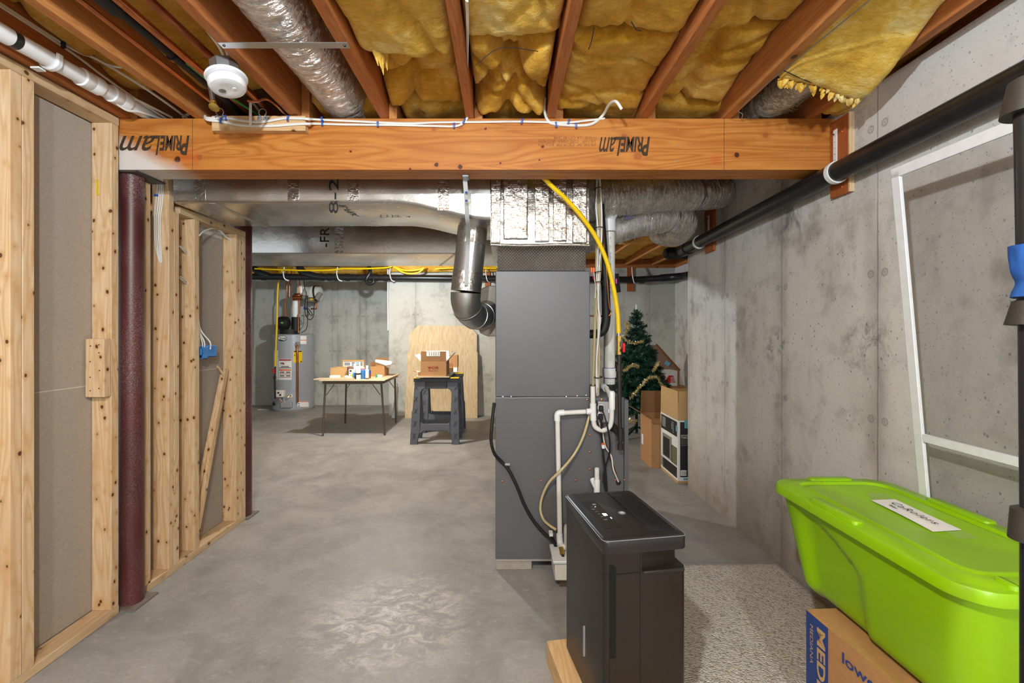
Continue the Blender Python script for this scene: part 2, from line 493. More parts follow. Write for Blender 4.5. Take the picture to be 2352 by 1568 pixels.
def _tree():
    t = NT('artificial_needles')
    co = t.co()
    t.set(t.ramp(t.noise(co, 18, 3), [(0.3, lin('#0e2c22')), (0.7, lin('#22543f'))]), 0.55)
    return t.m
M['needles'] = _tree()
M['tinsel'] = plain('gold_tinsel', '#efdfa8', 0.3, 0.7)

def _carpet():
    t = NT('speckled_berber')
    co = t.co()
    v = t.n('ShaderNodeTexVoronoi')
    t.l(t.map(co, (1, 1.4, 1)), v.inputs['Vector'])
    v.inputs['Scale'].default_value = 115
    d = v.outputs['Distance']
    r_ = t.sep(v.outputs['Color'])[0]
    a = t.ramp(r_, [(0.0, lin('#a3978a')), (0.25, lin('#cfc6bb')), (0.6, lin('#e0d9cf')), (1.0, lin('#e9e4dc'))])
    a = t.mix(t.math('MULTIPLY', t.noise(co, 5, 4), 0.35), a, lin('#b9ac9b'))
    t.set(a, 1.0)
    t.b.inputs['Specular IOR Level'].default_value = 0.05
    t.bump(t.math('SUBTRACT', 1.0, d), 0.9, 0.006)
    return t.m
M['carpet'] = _carpet()

def _screen():
    t = NT('insect_screen')
    tr = t.n('ShaderNodeBsdfTransparent')
    mx = t.n('ShaderNodeMixShader')
    mx.inputs[0].default_value = 0.30
    t.l(tr.outputs[0], mx.inputs[1])
    t.l(t.b.outputs[0], mx.inputs[2])
    t.set(lin('#55534f'), 0.7)
    t.l(mx.outputs[0], t.out.inputs[0])
    return t.m
M['screen'] = _screen()
def _emit(name, col, st):
    t = NT(name)
    t.set(col, 0.5)
    t.inp(t.b, 'Emission Color', (*col, 1))
    t.inp(t.b, 'Emission Strength', st)
    return t.m
M['led'] = _emit('white_led', (0.9, 0.95, 1.0), 6)
M['led_b'] = _emit('blue_led', (0.35, 0.75, 1.0), 4)

# ---------------------------------------------------------------- mesh building
def catmull(pts, k=6):
    pts = [V(p) for p in pts]
    if len(pts) < 3:
        return pts
    out = []
    q = [pts[0] * 2 - pts[1]] + pts + [pts[-1] * 2 - pts[-2]]
    for i in range(1, len(q) - 2):
        a, b, c, d = q[i-1], q[i], q[i+1], q[i+2]
        for j in range(k):
            t = j / k
            out.append(0.5 * ((2*b) + (c-a)*t + (2*a-5*b+4*c-d)*t*t + (3*b-a-3*c+d)*t**3))
    out.append(pts[-1])
    return out

class MB:
    def __init__(s):
        s.v = []
        s.f = []
    def add(s, vs, fs):
        o = len(s.v)
        s.v += [V(x) for x in vs]
        s.f += [tuple(i + o for i in f) for f in fs]
        return s
    def box(s, x0, x1, y0, y1, z0, z1, mat=None):
        c = [(x, y, z) for z in (z0, z1) for y in (y0, y1) for x in (x0, x1)]
        if mat is not None:
            c = [mat @ V(p) for p in c]
        return s.add(c, [(0, 2, 3, 1), (4, 5, 7, 6), (0, 1, 5, 4), (2, 6, 7, 3), (0, 4, 6, 2), (1, 3, 7, 5)])
    def bar(s, p0, p1, w, h, up=(0, 0, 1)):
        """box along p0-p1, w sideways, h along up"""
        p0, p1 = V(p0), V(p1)
        d = (p1 - p0).normalized()
        u = V(up)
        sd = d.cross(u).normalized()
        u = sd.cross(d).normalized()
        c = []
        for p in (p0, p1):
            for a, b in ((-1, -1), (1, -1), (1, 1), (-1, 1)):
                c.append(p + sd * a * w / 2 + u * b * h / 2)
        return s.add(c, [(0, 1, 2, 3), (7, 6, 5, 4), (0, 4, 5, 1), (1, 5, 6, 2), (2, 6, 7, 3), (3, 7, 4, 0)])
    def tube(s, pts, r, n=10, k=6, smooth=True, caps=True, rad=None, flat=1.0, up0=None):
        pts = catmull(pts, k) if (smooth and len(pts) > 2) else [V(p) for p in pts]
        m = len(pts)
        tang = []
        for i in range(m):
            a = pts[max(0, i-1)]
            b = pts[min(m-1, i+1)]
            t = (b - a)
            tang.append(t.normalized() if t.length > 1e-9 else V((0, 0, 1)))
        u = V(up0) if up0 else (V((0, 0, 1)) if abs(tang[0].z) < 0.9 else V((1, 0, 0)))
        u = u - tang[0] * u.dot(tang[0])
        if u.length < 0.2:
            u = V((1, 0, 0)) - tang[0] * tang[0].x
        u.normalize()
        vs = []
        for i in range(m):
            u = (u - tang[i] * u.dot(tang[i])).normalized()
            w = tang[i].cross(u)
            for j in range(n):
                a = 2 * math.pi * j / n
                rr = rad(i / (m - 1), a) if rad else r
                vs.append(pts[i] + u * math.cos(a) * rr * flat + w * math.sin(a) * rr)
        fs = []
        for i in range(m - 1):
            for j in range(n):
                fs.append((i*n + j, i*n + (j+1) % n, (i+1)*n + (j+1) % n, (i+1)*n + j))
        if caps:
            fs.append(tuple(range(n))[::-1])
            fs.append(tuple((m-1)*n + j for j in range(n)))
        return s.add(vs, fs)
    def cyl(s, p0, p1, r, n=20, r2=None):
        p0, p1 = V(p0), V(p1)
        r2 = r if r2 is None else r2
        return s.tube([p0, p1], r, n, smooth=False, rad=lambda t, a: r + (r2 - r) * t)
    def lathe(s, c, axis, prof, n=28):
        c, ax = V(c), V(axis).normalized()
        u = ax.orthogonal().normalized()
        w = ax.cross(u)
        vs = []
        for r, h in prof:
            for j in range(n):
                a = 2 * math.pi * j / n
                vs.append(c + ax * h + (u * math.cos(a) + w * math.sin(a)) * r)
        fs = []
        m = len(prof)
        for i in range(m - 1):
            for j in range(n):
                fs.append((i*n + j, i*n + (j+1) % n, (i+1)*n + (j+1) % n, (i+1)*n + j))
        fs.append(tuple(range(n))[::-1])
        fs.append(tuple((m-1)*n + j for j in range(n)))
        return s.add(vs, fs)
    def sphere(s, c, r, sc=(1, 1, 1), n=14):
        prof = [(math.sin(math.pi * i / n) * r + 1e-5, -math.cos(math.pi * i / n) * r) for i in range(n + 1)]
        o = len(s.v)
        s.lathe((0, 0, 0), (0, 0, 1), prof, 18)
        c = V(c)
        for i in range(o, len(s.v)):
            p = s.v[i]
            s.v[i] = c + V((p.x * sc[0], p.y * sc[1], p.z * sc[2]))
        return s
    def prism(s, poly, o, u, v, w, depth, hole=None):
        """poly [(a,b)] in plane (u,v) at o, extruded depth along w"""
        o, u, v, w = V(o), V(u), V(v), V(w)
        n = len(poly)
        vs = [o + u*a + v*b for a, b in poly] + [o + u*a + v*b + w*depth for a, b in poly]
        if hole is None:
            fs = [tuple(range(n))[::-1], tuple(range(n, 2*n))]
            fs += [(i, (i+1) % n, n + (i+1) % n, n + i) for i in range(n)]
            return s.add(vs, fs)
        vs += [o + u*a + v*b for a, b in hole] + [o + u*a + v*b + w*depth for a, b in hole]
        fs = []
        for i in range(n):
            j = (i+1) % n
            fs += [(i, j, n+j, n+i), (2*n+i, 3*n+i, 3*n+j, 2*n+j), (i, 2*n+i, 2*n+j, j), (n+i, n+j, 3*n+j, 3*n+i)]
        return s.add(vs, fs)
    def grid(s, fn, nu, nv):
        vs = [fn(i / nu, j / nv) for j in range(nv + 1) for i in range(nu + 1)]
        fs = [(j*(nu+1)+i, j*(nu+1)+i+1, (j+1)*(nu+1)+i+1, (j+1)*(nu+1)+i) for j in range(nv) for i in range(nu)]
        return s.add(vs, fs)
    def xf(s, m, start=0):
        for i in range(start, len(s.v)):
            s.v[i] = m @ s.v[i]
        return s

def mesh_obj(name, mb, mat, parent=None, origin=None, bevel=0.0, seg=2, smooth=True, ang=35, label=None, solid=0.0):
    if origin is None:
        if parent is not None:
            origin = parent_world[parent.name]
        else:
            xs = [p.x for p in mb.v]; ys = [p.y for p in mb.v]; zs = [p.z for p in mb.v]
            origin = V(((min(xs)+max(xs))/2, (min(ys)+max(ys))/2, min(zs)))
    origin = V(origin)
    me = bpy.data.meshes.new(name)
    me.from_pydata([tuple(p - origin) for p in mb.v], [], mb.f)
    me.validate()
    bm = bmesh.new()
    bm.from_mesh(me)
    bmesh.ops.recalc_face_normals(bm, faces=bm.faces)
    bm.to_mesh(me)
    bm.free()
    if mat:
        me.materials.append(mat)
    if smooth:
        me.polygons.foreach_set('use_smooth', [True] * len(me.polygons))
        me.set_sharp_from_angle(angle=R(ang))
    o = bpy.data.objects.new(name, me)
    COL.objects.link(o)
    if parent is not None:
        o.parent = parent
        o.location = origin - parent_world[parent.name]
    else:
        o.location = origin
    parent_world[o.name] = origin
    if solid:
        sm = o.modifiers.new('solid', 'SOLIDIFY')
        sm.thickness = solid
        sm.offset = 0
    if bevel:
        b = o.modifiers.new('bevel', 'BEVEL')
        b.width = bevel
        b.segments = seg
        b.limit_method = 'ANGLE'
        b.angle_limit = R(40)
    if label:
        o['label'] = label
    return o

parent_world = {}

def tag(o, label, cat, group=None):
    o['label'] = label
    o['category'] = cat
    if group:
        o['group'] = group
    return o

def thing(name, label, cat, loc, group=None):
    o = bpy.data.objects.new(name, None)
    COL.objects.link(o)
    o.empty_display_size = 0.1
    o.location = loc
    parent_world[o.name] = V(loc)
    return tag(o, label, cat, group)

def single(name, mb, mat, label, cat, group=None, **kw):
    return tag(mesh_obj(name, mb, mat, **kw), label, cat, group)

def struct(name, mb, mat, **kw):
    o = mesh_obj(name, mb, mat, **kw)
    if kw.get('parent') is None:
        o['kind'] = 'structure'
    return o

def dup(src, loc, label=None):
    r = src.copy()
    COL.objects.link(r)
    r.location = loc
    parent_world[r.name] = V(loc)
    if label:
        r['label'] = label
    for ch in list(src.children):
        c = ch.copy()
        COL.objects.link(c)
        c.parent = r
        for g in list(ch.children):
            d = g.copy()
            COL.objects.link(d)
            d.parent = c
    return r

def text_part(name, s, c, u, v, width, height, mat, parent, shear=0.0, bold=0.0, label=None, spacing=1.0):
    """flat lettering centred on c, reading along u, up along v"""
    cu = bpy.data.curves.new(name, 'FONT')
    cu.body = s
    cu.align_x = 'CENTER'
    cu.align_y = 'CENTER'
    cu.shear = shear
    cu.offset = bold
    cu.space_character = spacing
    cu.resolution_u = 3
    to = bpy.data.objects.new('tmp', cu)
    COL.objects.link(to)
    dg = bpy.context.evaluated_depsgraph_get()
    me = bpy.data.meshes.new_from_object(to.evaluated_get(dg))
    bpy.data.objects.remove(to)
    xs = [p.co.x for p in me.vertices]; ys = [p.co.y for p in me.vertices]
    x0, x1, y0, y1 = min(xs), max(xs), min(ys), max(ys)
    u, v, c = V(u).normalized(), V(v).normalized(), V(c)
    mb = MB()
    vs = []
    for p in me.vertices:
        a = ((p.co.x - x0) / (x1 - x0) - 0.5) * width
        b = ((p.co.y - y0) / (y1 - y0) - 0.5) * height
        vs.append(c + u*a + v*b)
    mb.add(vs, [tuple(p.vertices) for p in me.polygons])
    bpy.data.meshes.remove(me)
    o = mesh_obj(name, mb, mat, parent=parent, smooth=False, label=label)
    return o

def ring_rr(cx, cy, w, l, r, z, n=6):
    """rounded rectangle ring, w along x, l along y"""
    pts = []
    for qx, qy, a0 in ((1, 1, 0), (-1, 1, 90), (-1, -1, 180), (1, -1, 270)):
        for i in range(n + 1):
            a = R(a0 + 90 * i / n)
            pts.append(V((cx + qx*(w/2 - r) + math.cos(a)*r, cy + qy*(l/2 - r) + math.sin(a)*r, z)))
    return pts

def loft(mb, rings, cap0=True, cap1=True):
    n = len(rings[0])
    vs = [p for rg in rings for p in rg]
    fs = []
    for i in range(len(rings) - 1):
        for j in range(n):
            fs.append((i*n + j, i*n + (j+1) % n, (i+1)*n + (j+1) % n, (i+1)*n + j))
    if cap0:
        fs.append(tuple(range(n))[::-1])
    if cap1:
        fs.append(tuple((len(rings)-1)*n + j for j in range(n)))
    return mb.add(vs, fs)

def quad(p, a, b, c):
    return MB().add([p, a, b, c], [(0, 1, 2, 3)])

# ================================================================ SETTING
ZJ = 2.311          # underside of the joists, top of the beam
struct('floor', MB().box(-6.2, 3.2, -3.9, 8.6, -0.12, 0), M['floor'])
struct('ceiling', MB().box(-6.2, 3.2, -3.9, 8.6, 2.56, 2.62), M['subfloor'])
struct('wall_right', MB().box(1.553, 1.80, -3.6, 3.60, 0, 2.34).box(1.553, 2.95, 3.60, 3.83, 0, 2.34), M['wall_r'])
struct('wall_alcove', MB().box(2.64, 2.95, 3.83, 7.0, 0, 2.27), M['wall_r'])
struct('wall_back', MB().box(-1.76, 2.95, 7.0, 8.4, 0, 2.27).box(-6.2, -1.76, 7.98, 8.4, 0, 2.30), M['wall_b'])
struct('wall_rear', MB().box(-2.2, 1.80, -3.85, -3.6, 0, 2.555), M['wall_b'])
struct('wall_far_left', MB().box(-6.2, -5.4, 2.9, 7.98, 0, 2.5), M['wall_b'])
wl = struct('wall_left', MB().box(-1.895, -1.882, -3.6, 2.15, 1.068, 2.262).box(-1.895, -1.882, -3.6, 2.15, 0.039, 1.0645)
            .box(-1.895, -1.882, 2.28, 3.163, 1.068, 1.925).box(-1.895, -1.882, 2.28, 3.163, 0.039, 1.0645), M['drywall'])
mesh_obj('joint', MB().box(-1.894, -1.8815, 1.74, 2.08, 1.0645, 1.068).box(-1.894, -1.8815, 2.68, 3.06, 1.0645, 1.068)
         .box(-1.894, -1.8815, 2.52, 3.163, 1.925, 1.955), M['gypsum'], parent=wl, label='white gypsum edge showing between drywall sheets')
# rim and sill above the far wall
struct('trim_1', MB().box(-1.76, 2.64, 7.0, 7.14, 2.271, 2.555), M['fir_y'])
struct('trim_2', MB().box(2.64, 2.78, 3.83, 7.0, 2.271, 2.555), M['fir_y'])
struct('trim_3', MB().box(-6.2, -1.77, 7.98, 8.1, 2.301, 2.555), M['fir_y'])
struct('trim_4', MB().box(1.68, 1.75, -3.6, 3.82, 2.341, 2.555), M['fir_y'])

# ================================================================ STUD WALL
G_ST = 'upright studs of the left wall'
def stud(y0, y1, z0, z1, label, x0=-1.88, x1=-1.79):
    return single('wall_stud', MB().box(x0, x1, y0, y1, z0, z1), M['pine_z'], label, 'stud', G_ST, bevel=0.0025)
stud(1.694, 1.738, 0.038, 2.266, 'pale pine stud at the left picture edge, nearest of the wall studs, faint grade stamp')
stud(1.651, 1.692, 0.038, 2.266, 'pine stud sistered behind the nearest stud, at the extreme left edge')
s2 = stud(2.078, 2.118, 0.038, 2.266, 'full-height pine stud just left of the front red post, yellow crayon mark near its top')
mesh_obj('crayon_mark', MB().bar((-1.853, 2.0772, 1.935), (-1.851, 2.0772, 2.005), 0.009, 0.001, (0, 1, 0)).bar((-1.853, 2.0770, 1.935), (-1.842, 2.0770, 1.938), 0.005, 0.001, (0, 1, 0)), M['yellow_p'], parent=s2, label='yellow crayon mark')
stud(2.272, 2.31, 0.038, 2.06, 'narrow pine stud immediately right of the front red post', -1.88, -1.79)
stud(2.436, 2.474, 0.038, 2.304, 'tall pine stud with white cables running down its face')
stud(2.476, 2.514, 0.038, 1.962, 'short pine stud nailed against the back of the cable-carrying tall stud')
stud(2.638, 2.68, 0.038, 1.962, 'pine stud with two pairs of white cables entering drilled holes')
stud(3.050, 3.088, 0.038, 1.962, 'pine stud right of the leaning strip, one white cable entering near its top')
stud(3.090, 3.124, 0.038, 1.962, 'pine stud sandwiched second from the rear red post')
stud(3.126, 3.162, 0.038, 1.962, 'last pine stud touching the rear red post')
def plate(y0, y1, z0, label):
    return single('wall_plate', MB().box(-1.88, -1.79, y0, y1, z0, z0 + 0.038), M['pine_y'], label, 'plate', 'horizontal plates of the left wall', bevel=0.0025)
plate(-3.5, 2.121, 2.266, 'upper pine plate over the two studs left of the front red post')
plate(-3.5, 2.121, 0.0, 'floor plate of the wall section left of the front red post')
plate(2.296, 3.163, 0.0, 'floor plate of the wall section between the two red posts')
plate(2.518, 3.163, 1.963, 'upper pine plate under the foil duct, between the two red posts')
blk = single('nailer_block', MB().box(-1.873, -1.788, 2.038, 2.076, 1.017, 1.279), M['pine_z'], 'short pine block nailed waist-high onto the stud left of the red post', 'wood block', bevel=0.003)
for dx, dz in ((-.02, .03), (.02, .04), (-.02, .09), (.022, .12), (-.02, .16), (.02, .2), (-.018, .23), (.02, .235)):
    mesh_obj('nail_head', MB().cyl((-1.83 + dx, 2.0385, 1.017 + dz), (-1.83 + dx, 2.0372, 1.017 + dz), 0.003, 8), M['iron'], parent=blk)
# splintered strip leaning in the last bay
sp = MB().bar(P(519, 848, 3.02) + V((0, 0, 0)), V((-1.835, 2.72, 0.10)), 0.034, 0.018, (1, 0, 0))
sp.bar(P(510, 860, 3.0), V((-1.86, 2.70, 0.12)), 0.012, 0.02, (1, 0, 0))
sp.bar(P(498, 840, 2.95), P(515, 862, 2.99), 0.012, 0.012)
single('wood_strip', sp, M['pine_z'], 'split pine strip leaning diagonally against the drywall in the far bay', 'wood strip', bevel=0.001)

# ================================================================ RED POSTS
def red_post(x, y, r, top, label):
    t = thing('steel_post', label, 'post', (x, y, 0), 'red steel posts along the left wall')
    mesh_obj('tube', MB().cyl((x, y, 0.008), (x, y, top - 0.008), r, 40), M['post'], parent=t)
    mesh_obj('base_plate', MB().box(x - 0.06, x + 0.075, y - 0.072, y + 0.072, 0, 0.008), plain('plate_steel', '#7b726b', 0.6, 0.1, var=0.15), parent=t)
    mesh_obj('top_plate', MB().box(x - 0.06, x + 0.075, y - 0.068, y + 0.12, top - 0.008, top), plain('plate_steel_dark', '#4b4542', 0.6, 0.1), parent=t)
red_post(-1.800 + 0.0, 2.206, 0.0495, 2.07, 'thick dark red steel post under the near end of the orange beam')
red_post(-1.846, 3.232, 0.055, 2.40, 'dark red steel post at the far end of the stud wall')

# ================================================================ BEAM
bt = thing('main_beam', 'long orange laminated beam crossing the whole ceiling, stamped upside down', 'beam', (-0.13, 2.2, 2.07))
for i in range(3):
    y0 = 2.135 + i * 0.0455
    mesh_obj('ply_layer', MB().box(-1.805, 1.552, y0, y0 + 0.0448, 2.07, 2.311), M['beam'], parent=bt, bevel=0.0015)
sb = MB()
for px in (442, 1663):
    x = (px - CX) * 2.135 / FPX
    sb.box(x - 0.0008, x + 0.0008, 2.1345, 2.136, 2.07, 2.311)
mesh_obj('butt_joint', sb, M['ink'], parent=bt)
YB = 2.1342
def beam_text(s, px0, px1, py0, py1, mat, shear=0.0, bold=0.0, nm='stamp'):
    a, b = P(px0, py0, YB), P(px1, py1, YB)
    text_part(nm, s, (a + b) / 2, (-1, 0, 0), (0, 0, -1), abs(b.x - a.x), abs(a.z - b.z), mat, bt, shear, bold)
beam_text('P', 1474, 1493, 314, 358, M['ink'], 0.25, 0.03)
beam_text('RIME', 1424, 1478, 314, 349, M['ink'], 0.2, 0.03)
beam_text('L', 1412, 1428, 314, 358, M['ink'], 0.3, 0.012)
beam_text('am', 1376, 1414, 314, 349, M['ink'], 0.45, 0.008)
beam_text('P', 414, 435, 311, 356, M['ink'], 0.25, 0.03)
beam_text('RIME', 366, 418, 311, 346, M['ink'], 0.2, 0.03)
beam_text('L', 353, 368, 311, 356, M['ink'], 0.3, 0.012)
beam_text('am', 274, 355, 311, 346, M['ink'], 0.45, 0.008)
beam_text('APA EWS 1047   ICBO ER-5598   BOCA 95-34', 1236, 1369, 329, 336, M['ink_tan'])
beam_text('2.0E-3100F    CCMC 13006-R   SBCCI 9659A', 1236, 1369, 321, 328, M['ink_tan'])
beam_text('11-05-01   L.A. CITY RR 25448', 1272, 1369, 313, 320, M['ink_tan'])

# ================================================================ JOISTS
G_J = 'ceiling joists in front of the beam'
def joist(x0, label, y0=-3.58, y1=2.27, w=0.038, mat='fir_y', grp=G_J, z1=2.55):
    return single('ceiling_joist', MB().box(x0, x0 + w, y0, y1, ZJ + 0.0005, z1), M[mat], label, 'joist', grp, bevel=0.002)
joist(-1.80, 'doubled joist above the stud wall top plate, beside the white drain pipe', w=0.045)
joist(-1.446, 'orange joist between the white drain pipe and the copper pipes', mat='fir_pale')
joist(-0.990, 'reddish joist immediately right of the smoke alarm')
joist(-0.578, 'reddish joist immediately right of the silver flexible duct in the ceiling')
joist(-0.176, 'dark red joist above the left white cable bend, middle of the ceiling')
joist(0.204, 'reddish joist beside the vertical end of the second white cable')
joist(0.638, 'reddish joist right of the cable loop that ends in the air')
joist(1.032, 'pale-edged bark-marked joist with grey wire running beside it', mat='fir_pale')
joist(1.420, 'orange joist nearest the right concrete wall, beside the hanging batt')
G_J2 = 'ceiling joists beyond the beam'
spots_lbl = ['far joist above the water heater', 'far joist left of the return duct strap', 'far joist above the card table', 'far joist above the plywood boards',
             'far joist left of the furnace plenum', 'far joist directly above the furnace plenum', 'first far joist visible right of the furnace plenum', 'second far joist right of the furnace plenum',
             'third far joist right of the furnace plenum', 'far joist ending above the concrete wall corner', 'far joist inside the alcove', 'last far joist beside the alcove wall']
for i, x0 in enumerate([-3.2, -2.4, -1.76, -0.95, -0.538, -0.136, 0.244, 0.678, 1.072, 1.46, 1.87, 2.28]):
    joist(x0, spots_lbl[i], 2.14 if x0 > -1.8 else 3.3, 6.99, mat='fir_pale', grp=G_J2)

# ================================================================ INSULATION
def batt(x0, x1, y0, y1, z, label, seed, amp=0.03, bulge=0.03, top=2.50, end=None, mat='insul', res=0.013, folds=(), group='insulation batts in front of the beam'):
    nu = max(6, int((x1 - x0) / res))
    nv = max(8, int((y1 - y0) / res))
    off = V((seed * 7.3, seed * 3.1, seed))
    rf = random.Random(seed * 17 + 3)
    folds = tuple(folds) + tuple((rf.uniform(.15, .85), rf.uniform(.3, .95), rf.uniform(-1.6, 1.6), rf.uniform(.012, .03), rf.uniform(.008, .02)) for _ in range(4 if amp > .015 else 0))
    def low(u, v):
        x = x0 + (x1 - x0) * u
        y = y0 + (y1 - y0) * v
        n1 = noise.noise(V((x * 3.5, y * 2.6, 0)) + off)
        n2 = noise.ridged_multi_fractal(V((x * 4.2, y * 4.6, seed)), 0.9, 2.1, 4, 1.0, 2.0) - 1.2
        n3 = noise.noise(V((x * 28, y * 22, 3)) + off)
        eu = min(1, min(u, 1 - u) / 0.10)
        ev = min(1, min(v, 1 - v) * (y1 - y0) / 0.05)
        edge = math.sqrt(max(0, 1 - (1 - eu) ** 2)) * math.sqrt(max(0, 1 - (1 - ev) ** 2))
        h = bulge * edge + amp * (n1 * 0.9 - n2 * 0.25) * (0.4 + 0.6 * edge) + 0.006 * n3
        for (fu, fv, ang, dep, wd) in folds:
            d = abs((u - fu) * math.cos(ang) * (x1-x0) + (v - fv) * math.sin(ang) * (y1-y0) + 0.05 * noise.noise(V((x * 5, y * 5, fu * 40))))
            h -= dep * math.exp(-(d / wd) ** 2)
        zz = z - h
        yy = y
        if v > 0.9:
            yy += 0.015 * n1 + 0.008 * n3
        if end:
            zz += end(u, v)
        if top > 2.54 and y1 > 2.0 and z > 2.33 and y1 < 2.3:
            zz -= 0.05 * max(0, (v - .6) / .4) ** 2
        return V((x, yy, zz))
    mb = MB()
    mb.grid(low, nu, nv)
    n = len(mb.v)
    idx = [i for i in range(nu + 1)] + [j*(nu+1)+nu for j in range(1, nv+1)] + [nv*(nu+1)+i for i in range(nu-1, -1, -1)] + [j*(nu+1) for j in range(nv-1, 0, -1)]
    tops = [V((mb.v[i].x, mb.v[i].y, max(top, mb.v[i].z + 0.02))) for i in idx]
    m = len(idx)
    mb.v += tops
    for k in range(m):
        mb.f.append((idx[k], idx[(k+1) % m], n + (k+1) % m, n + k))
    mb.f.append(tuple(n + k for k in range(m)))
    return single('insulation_batt', mb, M[mat], label, 'insulation', group, ang=180)
batt(-1.752, -1.449, -0.6, 2.13, 2.50, 'dull yellow batt above the white drain pipe', 1, 0.03, 0.02, 2.555)
batt(-1.405, -0.993, -0.6, 2.13, 2.50, 'dull yellow batt above the copper pipes', 2, 0.03, 0.02, 2.555)
batt(-0.949, -0.581, -0.6, 2.13, 2.545, 'strip of batt squeezed above the ceiling flexible duct', 3, 0.004, 0.0, 2.557)
batt(-0.537, -0.179, -0.4, 1.72, 2.385, 'bright bulging batt with torn edge right of the silver ceiling duct', 4, 0.035, 0.05, 2.55, mat='insul_pale', folds=((.35, .62, .5, .05, .02),))
batt(-0.530, -0.185, 1.70, 2.134, 2.43, 'crumpled batt tucked behind the torn bright batt, near the beam', 5, 0.06, 0.05, 2.55, folds=((.45, .6, .3, .06, .03), (.6, .5, 1.3, .05, .03)),
     end=lambda u, v: 0.01 * v)
batt(-0.135, 0.200, -0.4, 1.62, 2.39, 'flat golden batt between the two middle joists', 6, 0.025, 0.04, 2.55, mat='insul_pale')
batt(-0.130, 0.195, 1.63, 2.134, 2.42, 'pinched batt with deep V folds in the middle bay near the beam', 7, 0.05, 0.07, 2.55,
     folds=((.28, .55, .55, .09, .028), (.75, .55, -.5, .09, .028), (.5, .8, 0, .06, .025)))
batt(0.246, 0.634, -0.4, 1.60, 2.40, 'golden batt with black wire ticks right of the middle bay', 8, 0.04, 0.04, 2.55)
batt(0.246, 0.634, 1.64, 2.134, 2.40, 'smooth folded-down batt above the cable that ends in the air', 9, 0.02, 0.03, 2.55, end=lambda u, v: 0.02 * v * v - 0.015 * (1 - v))
batt(0.680, 1.028, -0.4, 1.66, 2.44, 'shaded brown-gold batt left of the bark-marked joist', 10, 0.035, 0.03, 2.55)
batt(0.680, 1.028, 1.68, 2.134, 2.45, 'shaded batt with square crease beside the bark-marked joist, near the beam', 11, 0.05, 0.03, 2.55, folds=((.4, .5, 0.0, .05, .02),))
def _hang(u, v):
    q = max(0, min(1, (v - 0.68) / 0.32))
    return -0.185 * q * q * (3 - 2 * q) * (0.5 + 0.5 * u)
hb = batt(1.076, 1.416, 0.2, 1.80, 2.425, 'pale yellow batt sagging out of its bay with ragged end, by the right wall', 12, 0.022, 0.03, 2.44, end=_hang, mat='insul_pale')
batt(1.462, 1.66, -0.4, 2.26, 2.47, 'thin yellow batt stuffed along the top of the right concrete wall', 13, 0.03, 0.03, 2.55)
batt(1.462, 1.70, 1.90, 2.12, 2.335, 'tuft of yellow insulation bulging over the right end of the beam', 14, 0.03, 0.02, 2.45, mat='insul_pale')
GB2 = 'insulation batts beyond the beam'
for k, (a, b, lb) in enumerate(((-0.495, -0.14, 'left of the dark red joist'), (-0.093, 0.24, 'in the middle bay'), (0.287, 0.674, 'under the cable loop that ends in the air'),
                                (0.721, 1.068, 'left of the bark-marked joist'), (-0.905, -0.585, 'beside the end of the silver ceiling duct'))):
    batt(a, b, 2.15, 3.3, 2.40, 'shadowy batt lying just over the beam ' + lb, 40 + k, 0.04, 0.03, 2.55, res=0.02, group=GB2)
for i, (a, b, lb) in enumerate([(-3.16, -2.40, 'batt strip above the water heater'), (-2.36, -1.76, 'batt strip above the card table'),
                            (-1.70, -0.97, 'batt strip above the plywood boards'), (-0.91, -0.56, 'batt strip above the return duct'),
                            (0.285, 0.675, 'far batt above the black drain pipe, right of the plenum'), (0.72, 1.07, 'far batt above the artificial tree'),
                            (1.113, 1.457, 'drooping far batt above the cardboard boxes'), (1.502, 1.867, 'far batt above the wall corner'), (1.912, 2.277, 'far batt inside the alcove')]):
    batt(a + 0.002, b - 0.002, 3.9 if a > 0 else 4.6, 6.9, 2.42 if a > 0 else 2.36, 'yellow ' + lb, 20 + i, 0.04, 0.03, 2.55, res=0.03, group=GB2,
         end=(lambda u, v: -0.06 * math.exp(-((v - .45) / .12) ** 2)) if i in (5, 6) else None)
fl = MB().grid(lambda u, v: V((1.20 + 0.24*u + 0.01*math.sin(9*v), 4.9 + 0.12*u, 2.36 - 0.11*v*(1-abs(u-.5)*.9))), 12, 8)
single('insulation_flap', fl, M['insul_pale'], 'torn flap of yellow batt hanging between the far joists', 'insulation', solid=0.012)
# R-value printed on the hanging batt, wires
ht = MB()
wire = MB().tube([P(2010, -10, 1.34), P(1712, 235, 1.97), P(1706, 262, 2.06), P(1703, 274, 2.12)], 0.0022, 6, k=4)
single('grey_wire', wire, M['zinc'], 'thin grey wire stretched under the bark-marked joist down to the beam', 'wire')
for a, b, lb in (((1800, 162, 1.73), (1925, 205, 1.80), 'black support wire bowed across the ragged hanging batt'),
                 ((1352, 113, 1.55), (1365, 62, 1.4), 'short black support wire poking from the golden batt, left of the two'),
                 ((1450, 50, 1.42), (1473, 71, 1.48), 'short black support wire poking from the golden batt, right of the two')):
    pa, pb = P(*a), P(*b)
    single('support_wire', MB().tube([pa, (pa + pb) / 2 + V((0, 0, -0.01)), pb], 0.0018, 6), M['iron'], lb, 'wire', 'black insulation support wires')
pw = [P(1090, 152, 1.62), P(1150, 110, 1.58), P(1236, 118, 1.60)]
single('support_wire', MB().tube(pw, 0.0014, 6), M['iron'], 'arched black support wire under the middle bay', 'wire', 'black insulation support wires')
rng = random.Random(3)
fx = MB()
